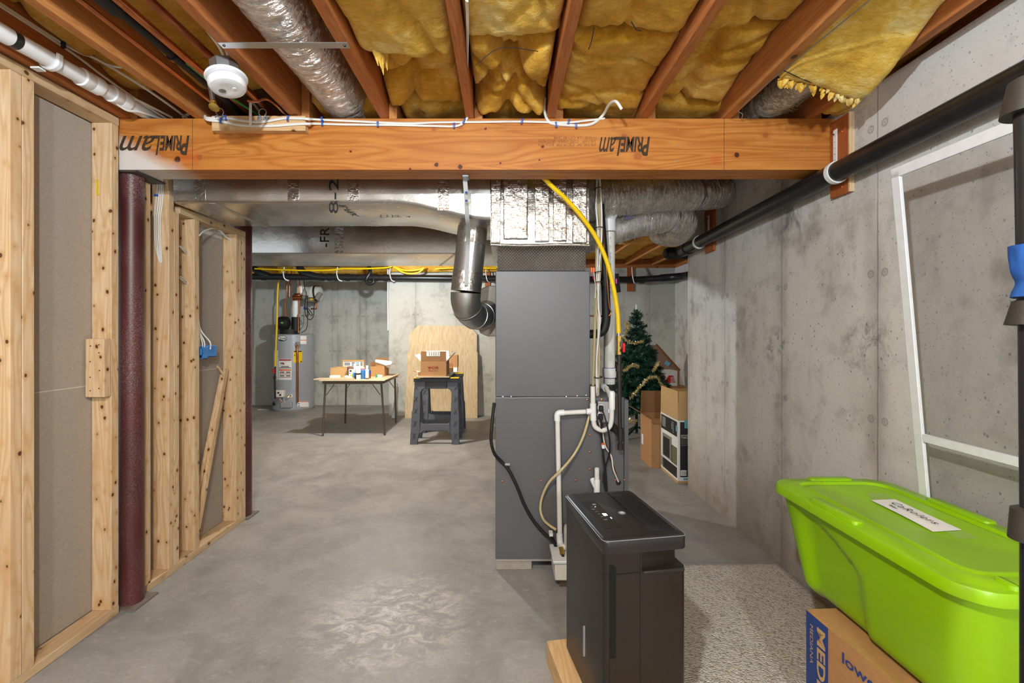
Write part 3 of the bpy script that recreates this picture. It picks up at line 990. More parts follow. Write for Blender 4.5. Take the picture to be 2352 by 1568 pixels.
for i in range(70):
    f_ = rng.random()
    x = 1.09 + f_ * 0.32
    y = 1.785 + rng.random() * 0.022
    z = 2.425 - 0.035 - 0.185 * (0.5 + 0.5 * f_) + rng.uniform(-.008, .03)
    q_ = rng.uniform(.35, .75)
    fx.lathe((x, y, z), (rng.uniform(-.6, .6), .5, -1), [(0.016*q_, -0.02*q_), (0.015*q_, 0), (0.009*q_, 0.012*q_), (0.001, 0.022*q_)], 6)
mesh_obj('torn_edge', fx, M['insul_pale'], parent=hb, label='ragged torn end of the batt')
tf = MB()
for (px, py, Y) in ((875, 150, 1.72), (884, 140, 1.74), (870, 135, 1.70), (862, 128, 1.69)):
    p = P(px, py, Y)
    tf.lathe(p + V((0, 0, 0.02)), (0.1, .5, -1), [(0.018, -0.02), (0.014, 0), (0.007, 0.02), (0.001, 0.05)], 8)
single('insulation_tuft', tf, M['insul_pale'], 'small torn tuft dangling beside the joist right of the ceiling duct', 'insulation')
single('insulation_tuft', MB().lathe(P(1296, 100, 1.62) + V((0, 0, .02)), (0.3, .2, -1), [(0.006, -.01), (0.008, 0), (0.004, .02), (0.0005, .045)], 8), M['insul_pale'],
       'small tuft of fluff stuck on the joist above the second cable end', 'insulation')

# ================================================================ CEILING SERVICES (front left)
# white drain pipe
wp = thing('drain_pipe', 'white plastic drain pipe running along the ceiling top left, with a black band', 'pipe', (-1.69, 1.5, 2.33))
def wz(y): return 2.318 + (y - 1.5) * 0.042
mesh_obj('tube', MB().tube([(-1.69, -1.2, wz(-1.2)), (-1.69, 2.6, wz(2.6))], 0.0295, 28, smooth=False), M['pvc_b'], parent=wp)
mesh_obj('black_band', MB().cyl((-1.69, 1.555, wz(1.555)), (-1.69, 1.58, wz(1.58)), 0.0302, 28), M['pole'], parent=wp, label='black rubber band')
for y in (1.86, 2.0):
    mesh_obj('coupling', MB().lathe((-1.69, y, wz(y)), (0, 1, 0.042), [(0.031, -0.045), (0.036, -0.042), (0.036, -0.004), (0.034, 0), (0.036, 0.004), (0.036, 0.042), (0.031, 0.045)], 28), M['pvc_b'], parent=wp)
cl = MB().tube([(-1.69 - 0.034, 1.70, wz(1.7) + 0.01), (-1.69 - 0.03, 1.70, wz(1.7) - 0.02), (-1.69, 1.70, wz(1.7) - 0.034), (-1.69 + 0.03, 1.70, wz(1.7) - 0.02), (-1.69 + 0.034, 1.70, wz(1.7) + 0.02)], 0.006, 6, flat=2.4, up0=(0, 1, 0))
cl.box(-1.752, -1.72, 1.685, 1.712, wz(1.7) - 0.037, wz(1.7) - 0.031)
mesh_obj('pipe_strap', cl, M['pvc_b'], parent=wp)
# copper pipes and black line
def along(x, z, y0=-0.6, y1=2.8, dx=0.0, dz=0.0):
    return [(x, y0, z), (x + dx, y1, z + dz)]
G_CP = 'copper pipes in the second joist bay'
for x, z, r, dx, lb, m in ((-1.325, 2.343, 0.0095, 0.02, 'thinnest and most orange copper pipe, next to the joist left of the smoke alarm', 'copper'),
                           (-1.205, 2.352, 0.0145, 0.0, 'thick copper pipe running beside the black insulated line', 'copper'),
                           (-1.12, 2.352, 0.0145, 0.02, 'thick copper pipe passing just behind the smoke alarm', 'copper_d')):
    single('copper_pipe', MB().tube(along(x, z, dx=dx), r, 16, smooth=False), M[m], lb, 'pipe', G_CP)
bl = thing('black_line', 'black pipe-insulated line running between the copper pipes at top left', 'pipe', (-1.25, 1.5, 2.36))
mesh_obj('tube', MB().tube(along(-1.252, 2.362), 0.0185, 16, smooth=False), M['rubber'], parent=bl)
mesh_obj('thick_end', MB().tube([(-1.252, 1.0, 2.362), (-1.252, 1.455, 2.362), (-1.252, 1.475, 2.362)], 0.030, 16, smooth=False), M['rubber'], parent=bl)
mesh_obj('cable_tie', MB().tube([V((-1.252 + 0.021*math.cos(a), 1.72, 2.362 + 0.021*math.sin(a))) for a in [i*math.pi/6 for i in range(13)]], 0.0025, 6), M['slot'], parent=bl)
# wooden block and hangers on the beam
wb = thing('pipe_block', 'pale wood block nailed on the upper beam edge below the smoke alarm', 'wood block', (-1.128, 2.115, 2.237))
mesh_obj('board', MB().box(-1.344, -0.912, 2.097, 2.1345, 2.237, 2.306), M['pine_x'], parent=wb, bevel=0.002)
def hanger(cx, z, label):
    t = thing('pipe_hanger', label, 'hanger', (cx, 2.092, z), 'grey bell hangers on the wood block')
    a = MB().tube([V((cx + 0.017*math.sin(q), 2.092, z + 0.020 + 0.017*math.cos(q))) for q in [R(-150 + 25*i) for i in range(13)]], 0.0022, 6)
    mesh_obj('ring', a, M['zinc'], parent=t)
    for s in (-1, 1):
        mesh_obj('ear', MB().lathe((cx + s*0.015, 2.0965, z - 0.006), (0, -1, 0), [(0.011, 0), (0.012, 0.004), (0.009, 0.0075)], 14), M['chrome_d'], parent=t)
        mesh_obj('screw', MB().lathe((cx + s*0.016, 2.089, z - 0.006), (0, -1, 0), [(0.003, 0), (0.0025, 0.002)], 8), M['iron'], parent=t)
hanger(-1.303, 2.30, 'grey hanger under the thin copper pipe, left on the wood block')
hanger(-1.107, 2.298, 'grey hanger under the thick copper pipe, right on the wood block')
pvs = single('perforated_strap', MB().tube([(-1.175, 2.20, 2.37), (-1.165, 2.10, 2.375), (-1.160, 2.088, 2.35), (-1.160, 2.088, 2.25)], 0.0065, 6, flat=0.2, up0=(0, 0, 1)), M['cable'],
             'white perforated strap hooked over the wood block', 'strap')
gw = single('green_wire', MB().tube([(-1.22, 1.75, 2.345), (-1.19, 1.95, 2.33), (-1.15, 2.2, 2.335)], 0.004, 8), M['green'], 'green ground wire beside the black line behind the alarm', 'wire')
single('copper_tube', MB().tube([P(570, 232, 1.82), P(590, 233, 1.88), P(612, 228, 1.95), P(635, 243, 2.0), P(655, 262, 2.1), (-1.0, 2.2, 2.33)], 0.0045, 8), M['copper_d'], 'thin bent copper tube behind the smoke alarm', 'pipe')
# brass drain valve under the thin pipe
bv = thing('drain_valve', 'small brass drain valve with round knob just below the smoke alarm', 'valve', P(491, 245, 1.88))
mesh_obj('stem', MB().cyl(P(487, 222, 1.86) + V((-.012, 0, .075)), P(490, 236, 1.86), 0.010, 14), M['steel'], parent=bv)
mesh_obj('brass_nut', MB().lathe(P(491, 232, 1.86), (0.1, -.5, -1), [(0.009, 0), (0.012, 0.004), (0.012, 0.009), (0.005, 0.012), (0.005, 0.022)], 12), M['brass'], parent=bv)
mesh_obj('knob', MB().lathe(P(492, 246, 1.86), (0.1, -.6, -1), [(0.005, -0.008), (0.018, -0.004), (0.020, 0.002), (0.012, 0.006), (0.004, 0.009)], 22), M['brass'], parent=bv)
# smoke alarm on octagon box
ax = V((0.20, -0.10, -1)).normalized()
c0 = V((-1.034, 1.70, 2.258))
sa = thing('smoke_alarm', 'round white smoke alarm tilted on a metal box, hanging from the joist', 'smoke alarm', c0)
mesh_obj('junction_box', MB().lathe(c0, -ax, [(0.050, 0.0), (0.051, 0.004), (0.051, 0.058), (0.048, 0.060)], 8), M['zinc'], parent=sa, label='octagonal zinc junction box', ang=20)
mesh_obj('mounting_ring', MB().lathe(c0, ax, [(0.052, -0.003), (0.070, -0.005), (0.072, 0.0), (0.068, 0.004), (0.052, 0.005)], 48), M['white'], parent=sa)
bd = mesh_obj('body', MB().lathe(c0, ax, [(0.054, 0.007), (0.060, 0.012), (0.065, 0.020), (0.064, 0.032), (0.058, 0.041), (0.044, 0.045), (0.028, 0.0435), (0.001, 0.043)], 48), M['white'], parent=sa)
u_ = ax.cross(V((0, 1, 0))).normalized(); w_ = ax.cross(u_)
fc = c0 + ax * 0.0445
for k in range(7):
    q = -0.010 + k * 0.0034
    hw = math.sqrt(max(0, 0.012**2 - (q)**2))
    p = fc + u_ * (-0.022) + w_ * q
    mesh_obj('speaker_slot', MB().bar(p - u_*hw, p + u_*hw, 0.0012, 0.003, ax), M['ink_grey'], parent=sa)
for k in range(-2, 3):
    a = R(-90 + k * 24)
    for rr, zz in ((0.0620, 0.014), (0.0645, 0.0185)):
        d = (u_ * math.cos(a) * -1 + w_ * math.sin(a))
        d = w_ * math.cos(R(k*24)) + u_ * math.sin(R(k*24))
        e = w_ * -math.sin(R(k*24)) + u_ * math.cos(R(k*24))
        p = c0 - d * rr + ax * zz
        mesh_obj('vent_slot', MB().bar(p - e * 0.011, p + e * 0.011, 0.0012, 0.0012, ax), M['slot'], parent=sa)
mesh_obj('test_button', MB().lathe(fc + u_*0.022 - w_*0.004, ax, [(0.007, -0.002), (0.006, 0.0005)], 16), M['white'], parent=sa)
mesh_obj('led', MB().lathe(fc + u_*0.014 + w_*0.01, ax, [(0.0015, -0.001), (0.001, 0.001)], 8), plain('green_led', '#5fe05f', 0.4), parent=sa)
for dx, lb in ((0, 'left'), (0.012, 'right')):
    single('white_cable', MB().tube([(-1.035 + dx, 1.70, 2.322), (-1.045 + dx*1.6, 1.67, 2.36), (-1.06 + dx*.2, 1.60, 2.40), (-1.035 + dx, 1.52, 2.44), (-1.0, 1.42, 2.47), (-0.995, 1.2, 2.5)], 0.0055, 8, flat=.7),
           M['cable'], lb + ' white cable looping into the top of the smoke alarm box', 'cable', 'cables feeding the smoke alarm')
# strap bridging the duct bay
ms = thing('metal_strap', 'flat galvanised strap bridging two joists under the silver ceiling duct', 'strap', (-0.76, 1.585, 2.309))
mesh_obj('band', MB().box(-0.985, -0.538, 1.568, 1.600, 2.3085, 2.3105), M['galv'], parent=ms)
for x in (-0.972, -0.552):
    mesh_obj('screw', MB().lathe((x, 1.584, 2.3085), (0, 0, -1), [(0.005, 0), (0.004, 0.003)], 10), M['iron'], parent=ms)

# flexible foil ducts
def flexduct(name, pts, r, label, seed, wr=0.05, n=40, k=22, parent=None, rfun=None, squash=1.0):
    def rad(t, a):
        L = t * 60
        n1 = noise.noise(V((math.cos(a) * 1.3, math.sin(a) * 1.3, L * 1.6 + seed * 9)))
        n2 = noise.noise(V((math.cos(a) * 2.4, math.sin(a) * 2.4, L * 7 + seed))) + 0.6 * noise.noise(V((math.cos(a) * 5, math.sin(a) * 5, L * 15 + seed)))
        base = r * (rfun(t) if rfun else 1) * (1 + (0.022 * math.sin(L * 5 + 2.5 * noise.noise(V((math.cos(a), math.sin(a), L)))) if k >= 40 and seed > 2 else 0))
        sq = 1 - (1 - squash) * abs(math.sin(a)) if squash != 1 else 1
        return base * (1 + wr * (0.8 * n1 + 0.7 * n2)) * sq
    mb = MB().tube(pts, r, n, k=k, rad=rad)
    if parent:
        return mesh_obj(name, mb, M['pleat'], parent=parent, ang=60)
    return single(name, mb, M['pleat_y' if abs(pts[0][0] - pts[-1][0]) < .2 else 'pleat'], label, 'duct', ang=60)
flexduct('flexible_duct', [(-0.765, 0.2, 2.43), (-0.765, 0.9, 2.43), (-0.765, 1.5, 2.428), (-0.76, 2.0, 2.435), (-0.76, 2.8, 2.44)], 0.112,
         'silver foil flexible duct between ceiling joists, held by the flat strap', 1, 0.05, n=64, k=70)
f2 = flexduct('flexible_duct', [(1.25, 3.2, 2.41), (1.255, 2.6, 2.405), (1.26, 2.2, 2.405), (1.28, 2.0, 2.41), (1.31, 1.85, 2.44), (1.33, 1.72, 2.47)], 0.082,
              'short silver duct with grass debris above the right end of the beam', 2, 0.08, n=48, k=24)
rng = random.Random(8)
nest = MB()
for i in range(150):
    a = R(rng.uniform(185, 320)); y = rng.uniform(1.93, 2.10)
    c = V((1.275 + 0.090*math.cos(a), y, 2.408 + 0.090*math.sin(a)))
    d = V((rng.uniform(-1, 1), rng.uniform(-1, 1), rng.uniform(-.5, .5))).normalized() * rng.uniform(0.01, 0.03)
    nest.tube([c - d, c + V((0, 0, -.003)), c + d], 0.0008, 3, k=1)
dn = single('dry_grass', nest, M['twig'], 'dry grass and sprigs caught on the short duct by the right end of the beam', 'grass')
dn['kind'] = 'stuff'

# ================================================================ CABLES
def cable(pts, r, label, mat='cable', flat=0.55, group='white cables on the beam', name='white_cable', k=6):
    return single(name, MB().tube(pts, r, 8, k=k, flat=flat, up0=(0, 1, 0)), M[mat], label, 'cable', group)
def bp(items, y=2.1305):
    out = []
    for it in items:
        yy = y
        if it[0] < 705:
            yy = 2.0925
        if len(it) == 3:
            yy = it[2]
        out.append(P(it[0], it[1], yy))
    return out
cable(bp([(470, 266, 2.12), (478, 271, 2.093), (520, 271), (560, 277), (600, 280), (650, 272), (690, 272, 2.0925), (708, 273, 2.0925), (722, 274, 2.125), (760, 276), (830, 279), (930, 283), (1010, 281), (1100, 280), (1200, 279), (1300, 281), (1345, 277), (1372, 274), (1389, 272, 2.14)]),
      0.0065, 'upper white cable running along the beam top for its whole middle')
cable(bp([(470, 270, 2.12), (478, 275, 2.093), (508, 279), (560, 288), (620, 289), (680, 285, 2.0925), (708, 284, 2.0925), (722, 284, 2.125), (760, 285), (800, 286), (900, 287), (990, 289), (1040, 290), (1060, 285), (1072, 272), (1074, 255, 2.12), (1073, 243, 2.11), (1072, 200, 1.96), (1074, 60, 1.5), (1072, 0, 1.35)]),
      0.0065, 'lower left white cable that turns up beside the dark red joist')
cable(bp([(1251, 223, 2.09), (1250, 245, 2.11), (1254, 268), (1266, 283), (1300, 287), (1340, 288), (1365, 282), (1385, 264), (1396, 245, 2.06), (1405, 235, 2.01), (1416, 234, 1.97), (1428, 251, 1.97)]),
      0.0065, 'white cable loop right of the middle whose cut ends rise into the air', flat=1.0)
def staple(px, py, y, label, mat='blue', rot=0.0, grp='blue staples on the beam cables'):
    c = P(px, py, y)
    m = Matrix.Translation(c) @ Matrix.Rotation(rot, 4, 'Y')
    b = MB()
    b.box(-0.0085/2, 0.0085/2, -0.0045, 0.0, -0.0125, -0.0095, m).box(-0.0085/2, 0.0085/2, -0.0045, 0.0, 0.0095, 0.0125, m).box(-0.0085/2, -0.002, -0.006, -0.0045, -0.0125, 0.0125, m).box(0.0005, 0.0085/2, -0.006, -0.0045, -0.0125, 0.0125, m)
    return single('cable_staple', b, M[mat], label, 'staple', grp)
for px, py, y, rot, lb in ((508, 277, 2.085, .1, 'blue staple at the left end of the wood block'), (519, 271, 2.085, -.2, 'blue staple beside the left grey hanger'),
                        (662, 272, 2.085, .2, 'blue staple on the right part of the wood block'), (741, 283, 2.126, .1, 'blue staple under the end of the silver ceiling duct, lower cable'),
                        (740, 275, 2.126, -.1, 'blue staple under the end of the silver ceiling duct, upper cable'),
                        (868, 286, 2.126, 0, 'blue staple below the joist right of the silver duct'), (1043, 289, 2.126, .05, 'blue staple just before the lower cable turns up'),
                        (1066, 279, 2.126, .4, 'tilted blue staple at the upward cable bend'), (1199, 279, 2.126, .25, 'lone blue staple in the middle of the beam'),
                        (1277, 287, 2.126, -.1, 'first blue staple on the right cable loop'), (1306, 280, 2.126, .25, 'blue staple on the upper cable above the right loop'),
                        (1323, 289, 2.126, -.05, 'second blue staple on the right cable loop')):
    staple(px, py, y, lb, rot=rot)
GC1 = 'tan cables along the doubled joist, top left'
for q, (z, lb) in enumerate(((2.455, 'top'), (2.443, 'second'), (2.385, 'third'), (2.373, 'lowest'))):
    x = -1.748
    pts = [(x, 0.6, z), (x, 1.3, z), (x, 1.80 + 0.05*(q > 1), z)]
    if q == 0: pts += [(-1.70, 1.90, 2.45), (-1.62, 2.0, 2.41), (-1.56, 2.1, 2.37), (-1.53, 2.25, 2.34)]
    if q == 1: pts += [(-1.72, 1.95, 2.41), (-1.68, 2.05, 2.375), (-1.63, 2.2, 2.34)]
    if q == 2: pts += [(-1.715, 1.98, 2.37), (-1.66, 2.05, 2.36), (-1.60, 2.2, 2.345)]
    if q == 3: pts += [(-1.70, 1.93, 2.33), (-1.68, 2.02, 2.298), (-1.665, 2.09, 2.32), (-1.64, 2.2, 2.335)]
    cable(pts, 0.0055, lb + ' of the four tan cables stapled along the doubled joist', 'cable', 0.6, GC1)
cable([(-1.42, 1.93, 2.42), (-1.47, 1.9, 2.405), (-1.53, 1.9, 2.415), (-1.60, 1.89, 2.41), (-1.66, 1.9, 2.43)], 0.004, 'thin white cable crossing below the batt above the drain pipe', 'cable', 1, GC1)
for i in range(3):
    a0 = 0.3 * i
    cable([V((-1.50 + 0.05*math.cos(R(t)) + 0.012*i, 2.20 + 0.02*math.sin(R(t)), 2.345 + 0.035*abs(math.sin(R(t))) + 0.005*i)) for t in range(0, 181, 30)], 0.004,
          ('front', 'middle', 'back')[i] + ' cable arc of the small coil lying on the beam at the left', 'cable', 1, 'cable coil on the beam')
def staple2(x, y, z, lb):
    single('cable_staple', MB().box(x - 0.004, x + 0.011, y - 0.005, y + 0.005, z - 0.016, z + 0.016), M['navy'], lb, 'staple', 'dark staples on the doubled joist', bevel=0.002)
staple2(-1.744, 1.80, 2.449, 'dark blue staple on the upper pair of tan cables')
staple2(-1.744, 1.77, 2.379, 'dark blue staple on the lower pair of tan cables')
# cables on the tall stud
GC2 = 'white cables on the stud wall'
yb = 2.431
for i, (p0, e) in enumerate((((364, 413), (362, 500)), ((368, 413), (366, 510)), ((371, 413), (372, 505)), ((374, 413), (371, 512)))):
    q_ = (0, 3, 6.5, 9.5)[i]
    pts = [P(p0[0], 395, yb), P(p0[0], p0[1], yb), P(p0[0] - 5 + q_*.5, 455, yb), P(355 + q_*1.3, 510, yb - 0.005), P(357 + q_*1.3, 560, yb - 0.005), P(363 + q_*.8, 590, yb), P(369 + q_*.3, 605, yb + 0.008)]
    cable(pts, 0.0034, ('leftmost', 'second', 'third', 'rightmost')[i] + ' of the four white cables hanging down the tall stud', 'cable', 0.6, GC2)
single('cable_staple', MB().box(-1.862, -1.842, 2.424, 2.4355, 2.032, 2.041), M['blue'], 'blue staple pinning cables on the tall stud', 'staple', 'blue staples on the stud wall')
for (a, b, c, lb) in (((412, 564, 2.55), (424, 572, 2.60), (432, 582, 2.645), 'upper white cable pair'), ((412, 566, 2.55), (422, 576, 2.60), (431, 585, 2.645), 'lower strand of the upper cable pair'),
                  ((412, 634, 2.55), (424, 641, 2.60), (433, 650, 2.645), 'upper strand of the lower cable pair'), ((412, 638, 2.55), (422, 646, 2.60), (431, 653, 2.645), 'lowest strand')):
    cable([P(*a), P(*b), P(*c)], 0.005, lb + ' entering the stud left of the drywall bay', 'cable', 0.6, GC2)
cable([P(457, 541, 2.68), P(468, 531, 2.74), P(485, 525, 2.84), P(498, 525, 2.92), P(512, 536, 2.98), P(520, 545, 3.02), P(536, 554, 3.07)], 0.0065, 'white cable arching under the short upper plate into the far stud', 'cable', 0.6, GC2)
for i, (x0, xm, x1) in enumerate(((455, 462, 482), (456, 459, 469), (454, 457, 464), (453, 455, 458))):
    y = 2.76
    cable([P(453, 716 + 6*i, 2.70), P(x0 + 1, 735 + 6*i, 2.74), P(xm, 760 + 3*i, y), P(x1, 785, y), P(x1 + 1, 802, y)], 0.004,
          ('rightmost', 'second', 'third', 'leftmost')[i] + ' white cable dropping into the blue boxes', 'cable', 0.8, GC2)
# blue boxes
def bluebox(px, py, y, lb):
    c = P(px, py, y)
    t = thing('outlet_box', lb, 'electrical box', c, 'blue electrical boxes on the stud wall')
    b = MB()
    b.box(c.x - 0.022, c.x + 0.022, y, y + 0.004, c.z - 0.005, c.z + 0.04)
    b.box(c.x - 0.022, c.x - 0.018, y - 0.02, y + 0.03, c.z - 0.03, c.z + 0.04)
    b.box(c.x + 0.018, c.x + 0.022, y - 0.02, y + 0.03, c.z - 0.03, c.z + 0.04)
    b.box(c.x - 0.022, c.x + 0.022, y - 0.02, y + 0.03, c.z - 0.03, c.z - 0.026)
    b.box(c.x - 0.022, c.x + 0.022, y - 0.02, y - 0.016, c.z - 0.008, c.z + 0.032)
    b.box(c.x - 0.006, c.x + 0.006, y - 0.022, y + 0.004, c.z + 0.032, c.z + 0.044)
    mesh_obj('shell', b, M['bluebox'], parent=t, bevel=0.001)
    mesh_obj('boss', MB().lathe((c.x + 0.004, y - 0.020, c.z + 0.01), (0, -1, 0), [(0.006, 0), (0.005, 0.003), (0.002, 0.003)], 12), M['bluebox'], parent=t)
bluebox(462, 812, 2.74, 'blue plastic box nearest the stud, lowest and leftmost of the three')
bluebox(472, 808, 2.79, 'middle one of the three blue plastic boxes')
bluebox(483, 808, 2.84, 'rightmost of the three blue plastic boxes')

# ================================================================ DUCTWORK
# supply trunk behind the beam
def zb(x):       # underside of the trunk dips towards the plenum
    t = max(0, min(1, (x + 0.62) / 0.55))
    return 1.998 - 0.092 * t * t * (3 - 2*t)
td = thing('supply_duct', 'foil-wrapped supply duct spanning from the stud wall to the plenum', 'duct', (-0.9, 2.7, 1.95))
def duct_body(x0, x1, y0, y1, zbf, ztop, nx, rr=0.02):
    mb = MB()
    rings = []
    for i in range(nx + 1):
        x = x0 + (x1 - x0) * i / nx
        z0 = zbf(x)
        w = 0.003 * noise.noise(V((x * 9, 0, 1)))
        prof = []
        for qy, qz, a0 in ((1, 1, 0), (-1, 1, 90), (-1, -1, 180), (1, -1, 270)):
            for k in range(4):
                a = R(a0 + 30 * k)
                yc = (y1 - rr) if qy > 0 else (y0 + rr)
                zc = (ztop - rr) if qz > 0 else (z0 + rr)
                prof.append(V((x, yc + math.cos(a) * rr + w, zc + math.sin(a) * rr + w)))
        rings.append(prof)
    return loft(mb, rings)
mesh_obj('duct_wrap', duct_body(-1.762, -0.069, 2.43, 3.0, zb, 2.30, 60), M['foil_smooth'], parent=td)
for x in (-1.62, -1.12, -0.80, -0.32):
    mb = MB().box(x - 0.03, x + 0.03, 2.4275, 2.4295, zb(x) + 0.01, 2.29)
    mesh_obj('foil_tape', mb, M['foil_flex'], parent=td)
tp = MB()
tp.bar((-1.56, 2.44, 1.9965), (-1.56, 3.0, 1.9965), 0.03, 0.003)
mesh_obj('seam_tape', tp, M['cab_edge'], parent=td)
text_part('lettering', '8-20', (-0.905, 2.4265, 2.07), (0, 0, 1), (-1, 0, 0), 0.26, 0.05, M['ink_k'], td)
text_part('lettering', 'R-FRK', (-0.88, 2.60, zb(-0.88) - 0.002), (0, 1, 0), (-1, 0, 0), 0.24, 0.04, M['ink_grey'], td)
text_part('lettering', 'TYPE 475', (-0.62, 2.72, zb(-0.62) - 0.004), (1, 0, 0), (0, 1, 0), 0.26, 0.03, M['ink_grey'], td)
rd = thing('return_duct', 'second foil duct further back, brownish front and pale underside', 'duct', (-1.0, 4.1, 1.94))
mesh_obj('duct_wrap', duct_body(-2.9, 0.35, 3.745, 4.47, lambda x: 1.944, 2.30, 40, 0.012), M['foil_smooth'], parent=rd)
for x in (-1.35, -0.3):
    mesh_obj('foil_tape', MB().box(x - 0.035, x + 0.035, 3.7425, 3.7445, 1.95, 2.29), M['foil_flex'], parent=rd)
text_part('lettering', '-FRK', (-1.47, 3.742, 2.12), (0, 0, 1), (-1, 0, 0), 0.24, 0.075, M['ink_k'], rd)
sc_ = MB()
for i in range(6):
    sc_.bar((-1.95 + .14*i, 3.85 + .03*i, 1.9425), (-1.83 + .14*i, 3.88 + .04*i, 1.9425), 0.002, 0.0012)
mesh_obj('seam_tape', MB().bar((-0.40, 3.75, 1.9432), (-0.62, 4.46, 1.9432), 0.02, 0.002), M['cab_edge'], parent=rd)
mesh_obj('return_drop', MB().box(-0.04, 0.56, 3.15, 3.74, 0.02, 2.0), M['foil'], parent=rd, bevel=0.01, label='foil wrapped vertical drop behind the furnace')
# plenum
pl = thing('supply_plenum', 'large shiny foil box on top of the furnace', 'plenum', (0.195, 2.75, 1.645))
ub = MB()
def plen(x0, x1, y0, y1, z0, z1, seed, amp=0.004):
    """box with slightly crumpled faces"""
    mb = MB()
    def face(o, a, b, nrm, n1, n2):
        def f(u, v):
            p = V(o) + V(a) * u + V(b) * v
            e = min(1, min(u, 1-u, v, 1-v) * 14)
            w = noise.noise(p * 9 + V((seed, 0, 0))) + 0.7 * noise.noise(p * 23)
            return p + V(nrm) * amp * w * e
        mb.grid(f, n1, n2)
    dx, dy, dz = x1-x0, y1-y0, z1-z0
    face((x0, y0, z0), (dx, 0, 0), (0, 0, dz), (0, -1, 0), 40, 36)
    face((x0, y1, z0), (0, -dy, 0), (0, 0, dz), (-1, 0, 0), 16, 12)
    face((x1, y0, z0), (0, dy, 0), (0, 0, dz), (1, 0, 0), 16, 12)
    face((x0, y1, z0), (dx, 0, 0), (0, -dy, 0), (0, 0, -1), 20, 16)
    mb.box(x0 + .002, x1 - .002, y0 + .002, y1 - .002, z0 + .002, z1)
    return mb
mesh_obj('upper_box', plen(-0.067, 0.456, 2.42, 3.10, 1.775, 2.303, 3), M['foil'], parent=pl)
mesh_obj('lower_collar', plen(-0.028, 0.452, 2.495, 3.02, 1.644, 1.776, 8, 0.003), M['foil_dots'], parent=pl, label='quilted foil collar')
tp = MB()
for (x, w, z0, z1) in ((-0.04, 0.05, 1.78, 2.24), (0.065, 0.13, 1.80, 2.24), (0.205, 0.075, 1.785, 2.24), (0.30, 0.07, 1.79, 2.21), (0.405, 0.075, 1.78, 2.23)):
    t0 = len(tp.v)
    def ff(u, v, x=x, w=w, z0=z0, z1=z1):
        px = x - w/2 + w*u; pz = z0 + (z1-z0)*v
        return V((px, 2.4125 - 0.0016*noise.noise(V((px*40, pz*22, x*9))) - 0.0012*noise.noise(V((px*90, pz*30, 4))), pz))
    mesh_obj('foil_tape', MB().grid(ff, 14, 50), M['foil_flex'], parent=pl, ang=60, solid=0.001)
lip = MB().tube([(-0.068, 2.415, 1.772), (0.1, 2.413, 1.766), (0.3, 2.412, 1.770), (0.457, 2.415, 1.768)], 0.008, 8)
mesh_obj('foil_lip', lip, M['foil_flex'], parent=pl, ang=60)

# right hand flexible ducts
hf = flexduct('flexible_duct', [(0.44, 2.78, 2.10), (0.60, 2.82, 2.13), (0.85, 2.88, 2.17), (1.15, 2.98, 2.205), (1.40, 3.06, 2.235), (1.50, 3.12, 2.26)], 0.128,
         'large sagging silver duct leaving the plenum to the right, just under the beam', 4, 0.07, n=64, k=56, rfun=lambda t: 1.0 - 0.28 * t)
hg = flexduct('flexible_duct', [(0.44, 2.93, 1.90), (0.58, 2.97, 1.935), (0.85, 3.03, 2.03), (1.08, 3.08, 2.085), (1.22, 3.16, 2.10), (1.29, 3.30, 2.08), (1.32, 3.46, 2.07), (1.33, 3.62, 2.09), (1.33, 3.85, 2.15)], 0.104,
         'lower silver six-inch duct that ends in a crinkled elbow right of the furnace', 5, 0.06, n=56, k=44)
for o in (hf, hg):
    o['group'] = 'flexible ducts right of the plenum'
text_part('lettering', '6"', P(1480, 471, 2.935), (1, .15, .25), (-.2, 0, 1), 0.04, 0.035, M['purple'], hg)
tri = MB().prism([(-0.036, 0), (0.036, 0), (0.0, 0.042)], P(1445, 503, 2.895), (1, .2, .28), (-.25, 0, 1), (0, -1, 0), 0.001)
mesh_obj('printed_mark', tri, M['purple'], parent=hg, label='purple triangle mark with letter a')
text_part('lettering', 'a', P(1446, 492, 2.890), (1, .2, .28), (-.25, 0, 1), 0.030, 0.024, M['cab_edge'], hg, bold=0.02)
def ringstrap(c, ax_, r, w, nm, lb, grp=None):
    ax_ = V(ax_).normalized()
    mb = MB().lathe(V(c) - ax_*w/2, ax_, [(r - .002, 0), (r, 0), (r, w), (r - .002, w)], 40)
    return single(nm, mb, M['galv'], lb, 'strap', grp)
ringstrap((1.125, 3.105, 2.092), (1, .4, .05), 0.112, 0.03, 'duct_strap', 'dull strap ring around the six-inch duct before its elbow', 'straps on the flexible ducts')
ringstrap((1.27, 3.02, 2.22), (1, .35, .12), 0.106, 0.035, 'duct_strap', 'dull strap ring around the large duct near the beam end', 'straps on the flexible ducts')

